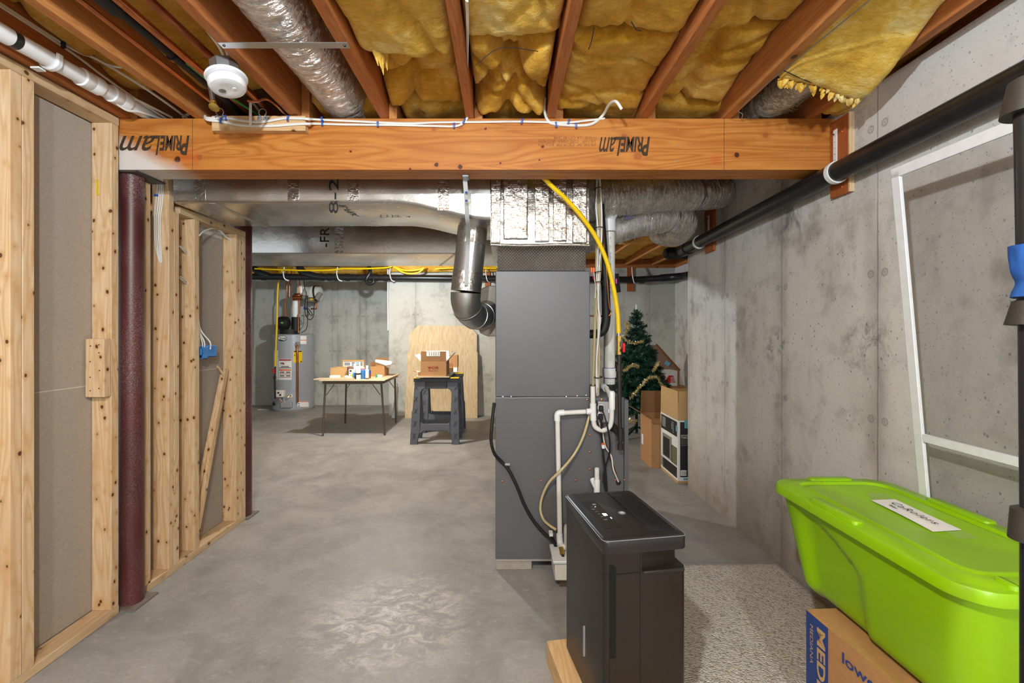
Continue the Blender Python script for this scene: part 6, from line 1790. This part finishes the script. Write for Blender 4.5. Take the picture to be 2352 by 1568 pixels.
cv = obox('cardboard_box', -0.975, -0.672, 5.37, 5.66, S1, S1 + 0.175, 'card', 'brown cardboard box with red heart print on the sawhorses', 'paper', t=.005, flaps=(('l', 45, .10), ('r', 42, .13), ('b', 10, .11)))
mesh_obj('front_flap', MB().box(-0.973, -0.674, 5.37, 5.375, S1 + .176, S1 + .292), M['card_d'], parent=cv)
mesh_obj('shipping_label', MB().box(-0.905, -0.748, 5.3685, 5.37, S1 + .236, S1 + .288), M['paper'], parent=cv)
for i in range(5):
    mesh_obj('print_bar', MB().box(-0.875 + i*.026, -0.868 + i*.026, 5.3675, 5.3685, S1 + .242, S1 + .284), M['ink_grey'], parent=cv)
text_part('lettering', 'CVS', (-0.808, 5.3685, S1 + .100), (1, 0, 0), (0, 0, 1), 0.082, 0.030, M['ink_red'], cv, bold=0.03)
text_part('lettering', 'pharmacy', (-0.826, 5.3685, S1 + .064), (1, 0, 0), (0, 0, 1), 0.112, 0.024, M['ink_red'], cv)
hp = []
for i in range(32):
    a = 2*math.pi*i/32
    hp.append((16*math.sin(a)**3 * .00115, (13*math.cos(a) - 5*math.cos(2*a) - 2*math.cos(3*a) - math.cos(4*a)) * .0010))
mesh_obj('heart_logo', MB().prism(hp, (-0.872, 5.3688, S1 + .101), (1, 0, 0), (0, 0, 1), (0, -1, 0), .0006), M['ink_red'], parent=cv, smooth=False)
b2 = obox('cardboard_box', Tx(1033, 5.93), Tx(1051, 5.93), 5.93, 6.06, S1 + .06, S1 + .215, 'card', 'small upright cardboard box at the right rear of the sawhorse boards', 'card_d')
single('box_stack', MB().box(Tx(1031, 5.93), Tx(1050, 5.93), 5.92, 6.04, S1, S1 + .058), M['paper'], 'white-topped package under the small upright box', 'package')
obox('cardboard_box', Tx(1027, 5.72), Tx(1039, 5.72), 5.72, 5.82, S1, S1 + .07, 'card_l', 'tiny open box between the heart-print box and the upright box', 'card_d', t=.003, flaps=(('b', 10, .05),))
mk = thing('marker_pen', 'white pen with orange ends left of the heart-print box', 'pen', (-1.0, 5.42, S1))
mesh_obj('barrel', MB().cyl((-1.035, 5.44, S1 + .050), (-1.0, 5.43, S1 + .044), 0.006, 10), M['white'], parent=mk)
mesh_obj('cap', MB().cyl((-1.072, 5.45, S1 + .055), (-1.035, 5.44, S1 + .050), 0.0075, 10), M['orange'], parent=mk)
mesh_obj('stand', MB().box(-1.012, -0.982, 5.40, 5.46, S1, S1 + .042), M['card_d'], parent=mk)
single('trowel', MB().prism([(0, 0), (.05, .0), (.075, .09), (.03, .11)], (-0.66, 5.40, S1 + .01), (1, 0, 0), (0, 1, .25), (0, -.25, 1), .004), M['zinc'], 'grey metal scraper lying on the right board of the sawhorses', 'scraper')

# ================================================================ PLYWOOD BOARDS ON THE BACK WALL
def leanboard(px, ybase, ytop, th, mat, label, ztop):
    """polygon in px at base/top depth -> board leaning back"""
    pts = []
    for a, b in px:
        # intersect ray with the leaning plane y = ybase + k*z
        k = (ytop - ybase) / ztop
        dx, dz = (a - CX) / FPX, -(b - CY) / FPX
        t = (ybase + k * CZ) / (1 - k * dz)
        pts.append(V((dx*t, t, CZ + dz*t)))
    n = len(pts)
    nrm = V((0, 1, -(ytop - ybase) / ztop)).normalized()
    mb = MB().add(pts + [p + nrm * th for p in pts], [tuple(range(n))[::-1], tuple(range(n, 2*n))] + [(i, (i+1) % n, n+(i+1) % n, n+i) for i in range(n)])
    return single('plywood_sheet', mb, M[mat], label, 'plywood', 'clipped-corner plywood panels by the back wall')
leanboard([(938.5, 963), (1095, 963), (1095.5, 767), (1079, 748), (961, 747), (940, 767)], 6.86, 6.955, 0.018, 'ply', 'rear plywood panel with clipped top corners, taller of the two', 1.40)
leanboard([(930, 961.5), (1096.5, 963), (1097, 810), (1080, 790), (956, 789), (936, 810)], 6.81, 6.90, 0.018, 'ply', 'front plywood panel with clipped corners, behind the sawhorses', 1.12)

# ================================================================ ARTIFICIAL TREE
tx, ty = 1.645, 5.62
ct_ = thing('artificial_tree', 'green artificial christmas tree in the alcove right of the furnace', 'tree', (tx, ty, 0))
mesh_obj('trunk', MB().cyl((tx, ty, 0.05), (tx, ty, 1.58), 0.018, 12, 0.008), M['trunk'], parent=ct_)
for k in range(3):
    a = R(100 + 120*k)
    mesh_obj('stand_leg', MB().bar((tx + .02*math.cos(a), ty + .02*math.sin(a), 0.12), (tx + .27*math.cos(a), ty + .27*math.sin(a), 0.012), 0.02, 0.022), M['trunk'], parent=ct_)
rng = random.Random(5)
nd = MB()
vs_, fs_ = [], []
def branch(p0, p1, ln, dens):
    d = p1 - p0
    L = d.length
    dn_ = d.normalized()
    up = V((0, 0, 1))
    sd = dn_.cross(up).normalized()
    u2 = sd.cross(dn_)
    nn = int(L * dens)
    for i in range(nn):
        t = rng.random()
        a = rng.random() * 2 * math.pi
        c = p0 + d * t
        out = (sd * math.cos(a) + u2 * math.sin(a)) * 0.85 + dn_ * rng.uniform(.3, .9)
        out.normalize()
        l = ln * rng.uniform(.7, 1.15)
        wv = out.cross(dn_).normalized() * 0.0042
        o = len(vs_)
        vs_.extend([c - wv, c + wv, c + out * l + wv * .6, c + out * l - wv * .6])
        fs_.append((o, o+1, o+2, o+3))
nl = 20
for k in range(nl):
    z = 0.33 + k * (1.50 - 0.33) / (nl - 1)
    rmax = 0.36 * (1.60 - z) + 0.01 if z > .62 else 0.365
    nb_ = max(5, int(13 * rmax / 0.5 + 4))
    for j in range(nb_):
        a = 2*math.pi*(j + rng.random()*.6)/nb_ + k
        rr = rmax * rng.uniform(.78, 1.08)
        p0 = V((tx, ty, z))
        p1 = V((tx + rr*math.cos(a), ty + rr*math.sin(a), z + rng.uniform(-.02, .06)))
        branch(p0 + (p1-p0)*.15, p1, 0.052, 480)
        for s in (-1, 1):
            for f in (.45, .7):
                if rr > .18:
                    q0 = p0 + (p1 - p0) * f
                    aa = a + s * .6
                    q1 = q0 + V((math.cos(aa), math.sin(aa), rng.uniform(-.1, .3))) * rr * .36
                    branch(q0, q1, 0.046, 480)
branch(V((tx, ty, 1.45)), V((tx, ty, 1.58)), .035, 700)
nd.add(vs_, fs_)
mesh_obj('foliage', nd, M['needles'], parent=ct_, smooth=False)
mesh_obj('tip', MB().cyl((tx, ty, 1.57), (tx, ty, 1.63), 0.011, 10), M['pvc_b'], parent=ct_)
def garland(items, lb):
    pts = catmull([P(*i) for i in items], 14)
    mb = MB()
    v2, f2 = [], []
    for i in range(len(pts) - 1):
        for k in range(9):
            c = pts[i].lerp(pts[i+1], rng.random())
            o = V((rng.gauss(0, 1), rng.gauss(0, 1), rng.gauss(0, 1))).normalized() * rng.uniform(.015, .032)
            w = V((rng.gauss(0, 1), rng.gauss(0, 1), rng.gauss(0, 1))).normalized() * .0022
            b = len(v2)
            v2.extend([c - w, c + w, c + o + w, c + o - w])
            f2.append((b, b+1, b+2, b+3))
    mb.add(v2, f2)
    single('tinsel_garland', mb, M['tinsel'], lb, 'garland', 'gold tinsel on the artificial tree', smooth=False)
garland([(1437, 748, 5.45), (1440, 742, 5.42), (1444, 752, 5.40), (1436, 765, 5.38)], 'topmost short gold tinsel strand on the tree')
garland([(1428, 770, 5.36), (1440, 782, 5.32), (1458, 788, 5.30), (1478, 783, 5.32)], 'gold tinsel strand across the upper third of the tree')
garland([(1432, 852, 5.2), (1445, 843, 5.16), (1456, 838, 5.14), (1466, 843, 5.14)], 'gold tinsel strand at mid-height, left side of the tree')
garland([(1500, 852, 5.2), (1508, 840, 5.2), (1512, 832, 5.25)], 'short tinsel strand at mid-height, right edge of the tree')
garland([(1446, 915, 5.14), (1462, 898, 5.10), (1478, 880, 5.10), (1492, 868, 5.12), (1508, 866, 5.15), (1520, 884, 5.2), (1530, 890, 5.22)], 'longest gold tinsel strand climbing rightwards across the lower tree')
garland([(1436, 958, 5.2), (1450, 968, 5.18), (1462, 966, 5.2)], 'lowest gold tinsel strand near the tree stand')

# ================================================================ BOXES BESIDE THE TREE
# black and white printed carton
bx0, bx1, by0, by1 = 1.499, 1.80, 3.905, 4.335
tc2 = obox('furniture_carton', bx0, bx1, by0, by1, 0.0, 0.54, 'paper', 'tall black and white printed carton with raised tan flaps by the wall corner', 'card_l', t=.004,
           flaps=(('l', 0, .25), ('f', 0, .25), ('b', 0, .22), ('r', 2, .25)))
def lq(nm, ya, yb_, za, zb_, mat, off=.0012):
    mesh_obj(nm, MB().box(bx0 - off, bx0, ya, yb_, za, zb_), M[mat], parent=tc2)
def fq(nm, xa, xb, za, zb_, mat, off=.0012):
    mesh_obj(nm, MB().box(xa, xb, by0 - off, by0, za, zb_), M[mat], parent=tc2)
lq('kraft_base', by0, by1, 0.0, 0.022, 'card_l')
lq('black_panel', 3.925, 4.315, 0.395, 0.525, 'card_k')
lq('black_panel', 3.925, 4.27, 0.04, 0.13, 'card_k')
lq('barcode_panel', 4.275, 4.32, 0.045, 0.13, 'chrome_d')
lq('photo_panel', 4.05, 4.28, 0.15, 0.36, 'grey_print')
lq('table_picture', 4.10, 4.26, 0.16, 0.33, 'card_k', .0018)
lq('olive_panel', 3.925, 4.06, 0.145, 0.30, 'olive')
lq('red_badge', 3.935, 3.955, 0.055, 0.085, 'ink_red', .002)
lq('blue_tape', 3.91, 3.95, 0.44, 0.49, 'teal', .002)
lq('picture_inset', 4.20, 4.29, 0.42, 0.51, 'grey_print', .0018)
text_part('lettering', 'ACCENT', (bx0 - .0025, 4.01, 0.46), (0, 0, -1), (0, -1, 0), 0.10, 0.018, M['paper'], tc2)
text_part('lettering', 'TABLE', (bx0 - .0025, 4.04, 0.475), (0, 0, -1), (0, -1, 0), 0.07, 0.016, M['paper'], tc2)
fq('kraft_base', bx0, bx1, 0, .022, 'card_l')
fq('black_panel', bx0 + .018, bx1 - .02, 0.055, 0.528, 'card_k')
fq('barcode_panel', bx0 + .022, bx0 + .072, 0.068, 0.115, 'paper', .002)
for i in range(7):
    fq('barcode_bar', bx0 + .028 + i*.006, bx0 + .031 + i*.006, 0.075, 0.108, 'grey_print', .003)
fq('blue_tape', bx0 + .055, bx0 + .10, 0.475, 0.545, 'teal', .002)
fq('blue_tape', bx0 + .045, bx0 + .10, 0.03, 0.048, 'teal', .002)
text_part('lettering', 'ACCENT', (bx0 + .065, by0 - .0025, 0.413), (1, 0, 0), (0, 0, 1), 0.082, 0.014, M['paper'], tc2, bold=.01)
text_part('lettering', 'TABLE', (bx0 + .056, by0 - .0025, 0.394), (1, 0, 0), (0, 0, 1), 0.064, 0.014, M['paper'], tc2, bold=.01)
for i in range(5):
    fq('text_line', bx0 + .024, bx0 + .085, 0.374 - i*.012, 0.377 - i*.012, 'grey_print', .002)
# plain open box
pb = obox('cardboard_box', 1.415, 1.70, 4.345, 4.69, 0, 0.47, 'card', 'plain open cardboard box with folded flaps between tree and printed carton', 'card_d', t=.005,
          flaps=(('b', 3, .22), ('l', 62, .14), ('f', 160, .05)))
mesh_obj('shipping_label', MB().box(1.4138, 1.415, 4.60, 4.655, 0.16, 0.26), M['paper'], parent=pb)
# white box with red print on a hidden cardboard carton, behind the tree
YW = 6.10
wz0, wz1 = P(1, 886, YW).z, P(1, 852, YW).z
wx0, wx1 = Tx(1508, YW), Tx(1557, YW)
single('storage_carton', MB().box(wx0, wx1 + .10, YW, YW + .40, 0, wz0 - .001), M['card'], 'brown carton carrying the red and white box, mostly hidden', 'box')
wbx = thing('printed_box', 'white box with red letter print standing behind the carton flaps', 'box', ((wx0+wx1)/2, YW + .1, wz0))
mesh_obj('body', MB().box(wx0, wx1, YW + .02, YW + .31, wz0, wz1), M['paper'], parent=wbx)
mesh_obj('side', MB().box(wx1 + .0005, wx1 + .03, YW + .02, YW + .31, wz0, wz1 + .005), M['card_d'], parent=wbx)
yw = YW + .019
def wp_(a, b): return (Tx(a, yw), P(1, b, yw).z)
def wpoly(nm, pts, m, off=0.0):
    mesh_obj(nm, MB().prism([wp_(*p) for p in pts], (0, yw - off, 0), (1, 0, 0), (0, 0, 1), (0, -1, 0), .001), M[m], parent=wbx)
wpoly('red_print', [(1525, 879), (1536, 862), (1546, 862), (1552, 879)], 'red')
wpoly('red_print', [(1511, 866), (1511, 861.5), (1526, 861.5), (1529, 866)], 'red')
for i in range(5):
    wpoly('white_stripe', [(1540, 866 + i*3), (1551 + .8*i, 866 + i*3), (1551 + .8*i, 867.2 + i*3), (1540, 867.2 + i*3)], 'paper', .0012)
YF = YW + .26
fb = thing('tilted_frame', 'brown picture frame back tilted diagonally on top of the red and white box', 'picture frame', (Tx(1530, YF), YF, wz1))
pa, pb_, pc, pd = P(1507, 792, YF), P(1561, 850, YF), P(1488, 850, YF), P(1470, 805, YF)
mb = MB().add([pa, pb_, pc, pd] + [p + V((0, .02, 0)) for p in (pa, pb_, pc, pd)], [(0, 1, 2, 3), (7, 6, 5, 4), (0, 4, 5, 1), (1, 5, 6, 2), (2, 6, 7, 3), (3, 7, 4, 0)])
mesh_obj('backing', mb, plain('backing_paper', '#8d7263', .8), parent=fb)
mesh_obj('frame_edge', MB().bar(pa + V((0, -.005, .01)), pb_ + V((0, -.005, .0)), 0.03, 0.020), plain('varnished_frame', '#8e5518', .4), parent=fb)
tq = P(1533, 834, YF - .01)
mesh_obj('blue_tape', MB().bar(tq + V((-.03, 0, .02)), tq + V((.03, 0, -.02)), .003, .055), M['teal'], parent=fb)

# ================================================================ SCREEN DOOR FRAME
sf = thing('screen_door', 'white framed insect screen leaning against the right wall', 'screen', (1.50, 1.2, 0))
def sfp(y, z): return V((1.38 + (1.89 - z) * 0.088, y, z))
def srail(a, b, w, th=.012, nm='rail', up=(1, 0, .08)):
    mesh_obj(nm, MB().bar(a, b, w, th, (1, 0, .088)), M['white_paint'], parent=sf, bevel=.002)
W_ = 0.033
y1_, y0_ = 1.60, 0.80
srail(sfp(y1_, 0.01), sfp(y1_, 1.888), W_, nm='stile')
srail(sfp(y0_, 0.01), sfp(y0_, 1.888), W_, nm='stile')
srail(sfp(y1_ + W_/2, 1.872), sfp(y0_ - W_/2, 1.872), 0.036)
srail(sfp(y1_ - W_/2, 0.944), sfp(y0_ + W_/2, 0.944), 0.028, nm='middle_rail')
srail(sfp(y1_ - W_/2, 0.02), sfp(y0_ + W_/2, 0.02), 0.036)
o1 = V((.004, 0, 0))
for z0, z1 in ((0.04, 0.93), (0.958, 1.853)):
    mesh_obj('mesh_panel', MB().add([sfp(y1_ - .015, z0) + o1, sfp(y0_ + .015, z0) + o1, sfp(y0_ + .015, z1) + o1, sfp(y1_ - .015, z1) + o1], [(0, 1, 2, 3)]), M['screen'], parent=sf, smooth=False)

# ================================================================ CARPET
cm = MB()
def cf(u, v):
    x = 0.62 + (1.545 - 0.62) * u
    y = 0.4 + (2.565 - 0.4) * v
    e = min(1, min(u * 30, (1-u) * 30, (1-v) * 60))
    return V((x + (0.004 * noise.noise(V((y*30, 0, 0))) if u in (0, 1) else 0), y + 0.005 * noise.noise(V((x*30, 2, 0))) * (v == 1), 0.012 * e + 0.0012 * noise.noise(V((x*60, y*60, 0)))))
cm.grid(cf, 90, 200)
single('carpet', cm, M['carpet'], 'speckled beige berber carpet piece on the concrete floor at lower right', 'carpet')

# ================================================================ DEHUMIDIFIER
RZ = Matrix.Translation((0.405, 1.585, 0)) @ Matrix.Rotation(R(9.5), 4, 'Z')
pfm = thing('wood_platform', 'rough wood block platform under the dehumidifier', 'platform', (0.42, 1.56, 0))
mesh_obj('block', MB().box(-0.19, 0.16, -0.45, 0.245, 0.0, 0.088, RZ @ Matrix.Translation((-.005, .01, 0))), M['ply_plank'], parent=pfm, bevel=.004)
DZ0, DZ1 = 0.089, 0.688
dh = thing('dehumidifier', 'black dehumidifier with grilled top standing on a wood block, foreground', 'dehumidifier', (0.405, 1.585, DZ0))
hwX, hwY = 0.133, 0.195
def dring(z, ex=0.0, bul=0.016, r=0.016):
    pts = []
    for p in ring_rr(0, 0, 2*(hwX + ex), 2*(hwY + ex), r, z, 6):
        q = V(p)
        if q.x < 0:      # bulged control side faces left
            q.x -= bul * (1 - (q.y / (hwY + ex)) ** 2)
        pts.append(RZ @ q)
    return pts
body = MB()
loft(body, [dring(DZ0 + 0.0, -.008), dring(DZ0 + .02), dring(0.30), dring(0.582)])
dbo = mesh_obj('body', body, M['body_blk'], parent=dh, bevel=0.0)
# handle recess: upper shell set in on the right half, open notch
neck = MB()
def nring(z, e=0):
    out = []
    for p in ring_rr(0, 0, 2*hwX, 2*hwY, .016, z, 6):
        q = V(p)
        if q.x < 0: q.x -= .016 * (1 - (q.y / hwY) ** 2)
        else:
            q.x = min(q.x, hwX - .018)
        if q.x > 0.015 and q.y < 0: q.y = max(q.y, -hwY + .035)
        out.append(RZ @ q)
    return out
loft(neck, [nring(0.580), nring(0.648)])
mesh_obj('neck', neck, M['body_blk'], parent=dh)
sh = MB()
sh.box(-hwX + .014, -0.014, -hwY - .0, -hwY + .036, 0.578, 0.642, RZ)
mesh_obj('front_cheek', sh, M['body_blk'], parent=dh)
top = MB()
loft(top, [dring(0.640, .000), dring(0.644, .002), dring(DZ1 - .010, .002), dring(DZ1 - .003, -.002), dring(DZ1, -.008)])
dto = mesh_obj('top_cover', top, M['body_top'], parent=dh)
mesh_obj('rim_line', MB().tube([p for p in dring(DZ1 - .006, .0022)] + [dring(DZ1 - .006, .0022)[0]], 0.0012, 6, smooth=False), M['chrome_d'], parent=dh)
# recess wall lip
mesh_obj('side_seam', MB().box(-0.0205, -0.0190, -hwY - .0006, -hwY + .002, DZ0 + .02, 0.638, RZ), M['slot'], parent=dh)
lipm = MB().box(-0.008, hwX - .004, -hwY - .001, -hwY + .04, 0.570, 0.581, RZ)
mesh_obj('handle_lip', lipm, M['body_top'], parent=dh, bevel=.003)
# bucket slot on the narrow front
sl = MB()
sl.prism([(-.119, .33), (-.098, .33), (-.098, .595), (-.101, .606), (-.108, .610), (-.119, .610)], RZ @ V((0, -hwY - .0012, 0)), RZ.to_3x3() @ V((1, 0, 0)), (0, 0, 1), RZ.to_3x3() @ V((0, 1, 0)), .004)
mesh_obj('bucket_slot', sl, M['slot'], parent=dh)
mesh_obj('bucket_front', MB().box(-.119, -.101, -hwY - .002, -hwY + .01, DZ0 + .02, .329, RZ), M['body_blk'], parent=dh)
mesh_obj('level_window', MB().box(-hwX - .0165, -hwX - .010, -.05, -.046, 0.235, 0.335, RZ), M['chrome_d'], parent=dh)
# grille slats on the top right half
gr0 = MB().box(0.028, 0.112, -0.165, 0.172, DZ1 - .001, DZ1 + .0006, RZ)
mesh_obj('grille_bed', gr0, M['slot'], parent=dh)
for k in range(10):
    x = 0.033 + k * 0.0083
    mesh_obj('grille_slat', MB().box(x, x + .0042, -0.165, 0.172, DZ1 + .0004, DZ1 + .0030, RZ), M['body_top'], parent=dh, bevel=.0008)
for k in range(6):
    y = -0.12 + k * 0.05
    mesh_obj('cross_bar', MB().box(0.030, 0.111, y, y + .002, DZ1 + .0004, DZ1 + .0022, RZ), M['body_top'], parent=dh)
for a, b in ((-.166, -.128), (.135, .173)):
    mesh_obj('grille_end', MB().box(.028, .112, a, b, DZ1 + .0003, DZ1 + .0014, RZ), M['body_top'], parent=dh)
def onTop(x, y, z=DZ1 + .0012): return RZ @ V((x, y, z))
mesh_obj('round_badge', MB().lathe(onTop(0.002, -.015, DZ1), (0, 0, 1), [(0.0125, 0), (0.0125, .001), (0.011, .0016)], 28), M['chrome_d'], parent=dh, label='round silver badge')
for k in range(3):
    mesh_obj('badge_script', MB().tube([onTop(0.002 + .006*math.cos(a + k*2.1), -.015 + .006*math.sin(a + k*2.1), DZ1 + .002) for a in [0, .7, 1.4, 2.1]], .0006, 5), M['paper'], parent=dh)
mesh_obj('control_panel', MB().box(-.105, -.048, -.125, .105, DZ1 + .0002, DZ1 + .0008, RZ), M['body_blk'], parent=dh)
ux, vy = RZ.to_3x3() @ V((0, -1, 0)), RZ.to_3x3() @ V((1, 0, 0))
text_part('display_digits', '55', onTop(-.062, -.02), RZ.to_3x3() @ V((0, -1, 0)), RZ.to_3x3() @ V((1, 0, 0)), 0.020, 0.013, M['led'], dh, bold=.03)
for (x, y, w, h, m) in ((-.066, .072, .012, .010, 'chrome_d'), (-.082, .052, .010, .0015, 'ink_grey'), (-.070, .050, .003, .002, 'led_b'), (-.085, .030, .012, .004, 'ink_grey'), (-.080, .008, .010, .002, 'ink_grey'),
                        (-.080, -.012, .008, .003, 'ink_grey'), (-.052, -.050, .002, .012, 'led_b'), (-.078, -.035, .009, .003, 'ink_grey'), (-.076, -.060, .012, .004, 'chrome_d')):
    mesh_obj('button_mark', MB().box(x - w/2, x + w/2, y - h/2, y + h/2, DZ1 + .0009, DZ1 + .0013, RZ), M[m], parent=dh)

# ================================================================ MOVING BOX
BZ = Matrix.Translation((1.03, 1.548, 0)) @ Matrix.Rotation(R(3.2), 4, 'Z')
mv = thing('moving_box', 'brown moving carton with blue printed band under the lime green tote', 'box', (1.28, 1.25, 0.013))
bh = 0.372
mesh_obj('body', MB().box(0.0, 0.46, -0.62, 0.0, 0.013, bh, BZ), M['card'], parent=mv, bevel=.004)
mesh_obj('tape', MB().box(0.0, 0.02, -0.40, -0.16, bh, bh + .0012, BZ), M['tape'], parent=mv)
mesh_obj('blue_band', MB().box(-.0012, 0, -0.098, -0.002, 0.02, bh - .004, BZ), M['ink_blue'], parent=mv)
bR = BZ.to_3x3()
text_part('lettering', 'MEDIUM', BZ @ V((-.0024, -.070, 0.19)), (0, 0, -1), bR @ V((0, -1, 0)), 0.31, 0.036, M['card_l'], mv, bold=.03)
text_part('lettering', 'MEDIANA', BZ @ V((-.0024, -.028, 0.27)), (0, 0, -1), bR @ V((0, -1, 0)), 0.13, 0.014, M['card_l'], mv)
text_part('lettering', 'lowes.com', BZ @ V((-.0016, -.285, 0.318)), bR @ V((0, -1, 0)), (0, 0, 1), 0.26, 0.034, M['ink_blue'], mv, bold=.015)

# ================================================================ GREEN TOTE
tt = thing('storage_tote', 'large lime green lidded storage tote with handwritten paper label, lower right', 'storage bin', (1.275, 1.385, 0.375))
LX0, LX1, LY0, LY1, LZ = 1.022, 1.472, 0.99, 1.770, 0.750
cx_, cy_ = (LX0+LX1)/2, (LY0+LY1)/2
lw, ll = LX1-LX0, LY1-LY0
def tring(z, ins, r, inset=False, n=9, k=6):
    w, l = lw - 2*ins, ll - 2*ins
    base = ring_rr(cx_, cy_, w, l, r, z, n)
    out = []
    m = len(base)
    for i in range(m):
        a, b = base[i], base[(i+1) % m]
        L = (b - a).length
        st = max(1, int(L / 0.02))
        if L > .05:
            st = 24 if abs(a.x - b.x) < .01 else 16
        else:
            st = 1
        for q in range(st):
            out.append(a.lerp(b, q / st))
    if inset:
        res = []
        for p in out:
            q = V(p)
            # side panels pushed in, arch shaped top
            if abs(abs(p.x - cx_) - w/2) < .004:
                for c0, c1 in ((1.36, 1.60), (1.16 - .03, 1.24)) if False else ((1.37, 1.625),):
                    if c0 < p.y < c1:
                        f = (p.y - c0) / (c1 - c0)
                        ztop = 0.690 - 0.10 * (1 - f) ** 2.2
                        d = max(0, min(1, (ztop - z) / 0.012)) * max(0, min(1, (c1 - p.y) / .03)) * max(0, min(1, (p.y - c0) / .012))
                        q.x += (-1 if p.x > cx_ else 1) * .016 * d
            res.append(q)
        out = res
    return out
bb = MB()
rings = []
for i in range(26):
    t = i / 25
    z = 0.374 + (0.712 - 0.374) * t
    ins = 0.022 + 0.052 * (1 - t) ** 1.0 + (0.03 * (1 - min(1, t / .12)) ** 2)
    rings.append(tring(z, ins, 0.075, True))
loft(bb, rings, True, False)
mesh_obj('body', bb, M['tote'], parent=tt, ang=50)
lid = MB()
lid_r = [tring(0.712, .016, .08), tring(0.710, .004, .085), tring(0.712, .0, .085), tring(0.732, .0, .085), tring(0.742, .004, .083), tring(0.744, .012, .08), tring(0.744, .020, .075), tring(0.748, .026, .07),
         tring(0.748, .060, .06), tring(0.7395, .066, .055), tring(0.7395, .078, .05), tring(0.745, .084, .048), tring(0.7455, .092, .045), tring(0.7435, .098, .042)]
loft(lid, lid_r)
ld = mesh_obj('lid', lid, M['tote'], parent=tt, ang=50)
for (x, y, w, l) in ((LX0 + .030, 1.44, .040, .20), (LX1 - .030, 1.44, .040, .20), (cx_, LY1 - .030, .16, .036), (LX0 + .115, LY0 + .035, .03, .05), (LX1 - .030, 1.16, .04, .12), (cx_, LY0 + .03, .16, .036)):
    hb2 = MB()
    loft(hb2, [ring_rr(x, y, w, l, .012, .744, 4), ring_rr(x, y, w - .004, l - .004, .012, .753, 4), ring_rr(x, y, w - .012, l - .012, .010, .755, 4)])
    mesh_obj('latch_bump', hb2, M['tote'], parent=ld)
# paper label taped on the lid
pz_ = .7445
pl_ = thing('paper_label', 'white paper strip with handwritten word taped on the tote lid', 'paper', (1.2, 1.37, pz_))
c4 = [P(2000, 1150, 1.0), P(2050, 1145, 1.0), P(2210, 1216, 1.0), P(2145, 1223, 1.0)]
def lidp(px, py, z=pz_):
    dz = -(py - CY) / FPX
    Y = (z - CZ) / dz
    return V(((px - CX) * Y / FPX, Y, z))
A_, B_, C_, D_ = lidp(1999, 1149), lidp(2056, 1147), lidp(2210, 1218), lidp(2143, 1222)
def lf(u, v):
    p = (A_.lerp(D_, u)).lerp(B_.lerp(C_, u), v)
    p.z = pz_ + .0015 + .003 * math.sin(u * math.pi) * (0.3 + .7 * math.sin(v*3 + 1)) * .8
    return p
mesh_obj('sheet', MB().grid(lf, 16, 8), M['paper'], parent=pl_, solid=0)
ud = (D_ - A_).normalized(); vd_ = (B_ - A_); vd_ = (vd_ - ud * vd_.dot(ud)).normalized()
cc = (A_ + B_ + C_ + D_) / 4; cc.z = pz_ + .0062
text_part('handwriting', 'CaRolers', cc + vd_ * .006, ud, vd_, 0.165, 0.024, M['card_k'], pl_, shear=.1, spacing=1.2)
text_part('handwriting', 'Mu', cc - vd_ * .022 - ud * .045, ud, vd_, 0.030, 0.010, M['grey_print'], pl_, bold=.03)
for (a, b, c_, d) in (((1990, 1132), (2030, 1132), (2052, 1147), (2004, 1149)), ((2172, 1220), (2212, 1219), (2248, 1236), (2200, 1236))):
    mesh_obj('clear_tape', MB().add([lidp(*a, pz_ + .001), lidp(*b, pz_ + .001), lidp(*c_, pz_ + .001), lidp(*d, pz_ + .001)], [(0, 1, 2, 3)]), plain('clear_tape', '#c9dc8a', .15, Alpha=.35), parent=pl_, smooth=False)

# ================================================================ BLACK STAND AT THE RIGHT EDGE
YS = 0.86
def sx(px): return (px - CX) * YS / FPX
def sz(py): return CZ - (py - CY) * YS / FPX
bs = thing('plastic_stand', 'black plastic tube stand with flared collars at the right picture edge', 'stand', (1.0, YS, 0))
def seg(py0, py1, c0, c1, r0, r1, nm='tube', m='pole'):
    mesh_obj(nm, MB().cyl((sx(c1), YS, sz(py1)), (sx(c0), YS, sz(py0)), r1, 32, r0), M[m], parent=bs)
seg(200, 700, 2362, 2370, .0205, .0198)
seg(740, 1180, 2371, 2374, .0190, .0183)
mesh_obj('tube', MB().cyl((sx(2374), YS, 0.0), (sx(2374), YS, sz(1200)), .0183, 30), M['pole'], parent=bs)
def collar(py0, py1, cx, rt, rb_, lip=.004):
    z0, z1 = sz(py1), sz(py0)
    mesh_obj('collar', MB().lathe((sx(cx), YS, z0), (0.05, 0, 1), [(rb_ - .004, 0.002), (rb_, 0), (rt, (z1-z0)*.93), (rt - .008, (z1-z0))], 40), M['pole_cap'], parent=bs, ang=50)
collar(178, 262, 2366, .032, .041)
collar(688, 747, 2372, .029, .038)
collar(1168, 1243, 2369, .030, .0315)
ft = MB().lathe((sx(2374), YS, 0), (0, 0, 1), [(0.09, 0), (0.09, .01), (0.03, .03)], 30)
mesh_obj('foot', ft, M['pole_cap'], parent=bs)
cth = MB().tube([(sx(2364), YS - .005, sz(562)), (sx(2365), YS - .005, sz(590)), (sx(2368), YS - .005, sz(625)), (sx(2370), YS - .005, sz(655)), (sx(2368), YS - .005, sz(684))], .035, 40, k=8,
                rad=lambda t, a: (.031 - .007 * math.exp(-((t - .68) / .16) ** 2)) * (1 + .07 * noise.noise(V((math.cos(a)*3, math.sin(a)*3, t*4)))))
single('blue_cloth', cth, M['cloth_blue'], 'bright blue cloth gathered around the black plastic tube', 'cloth')
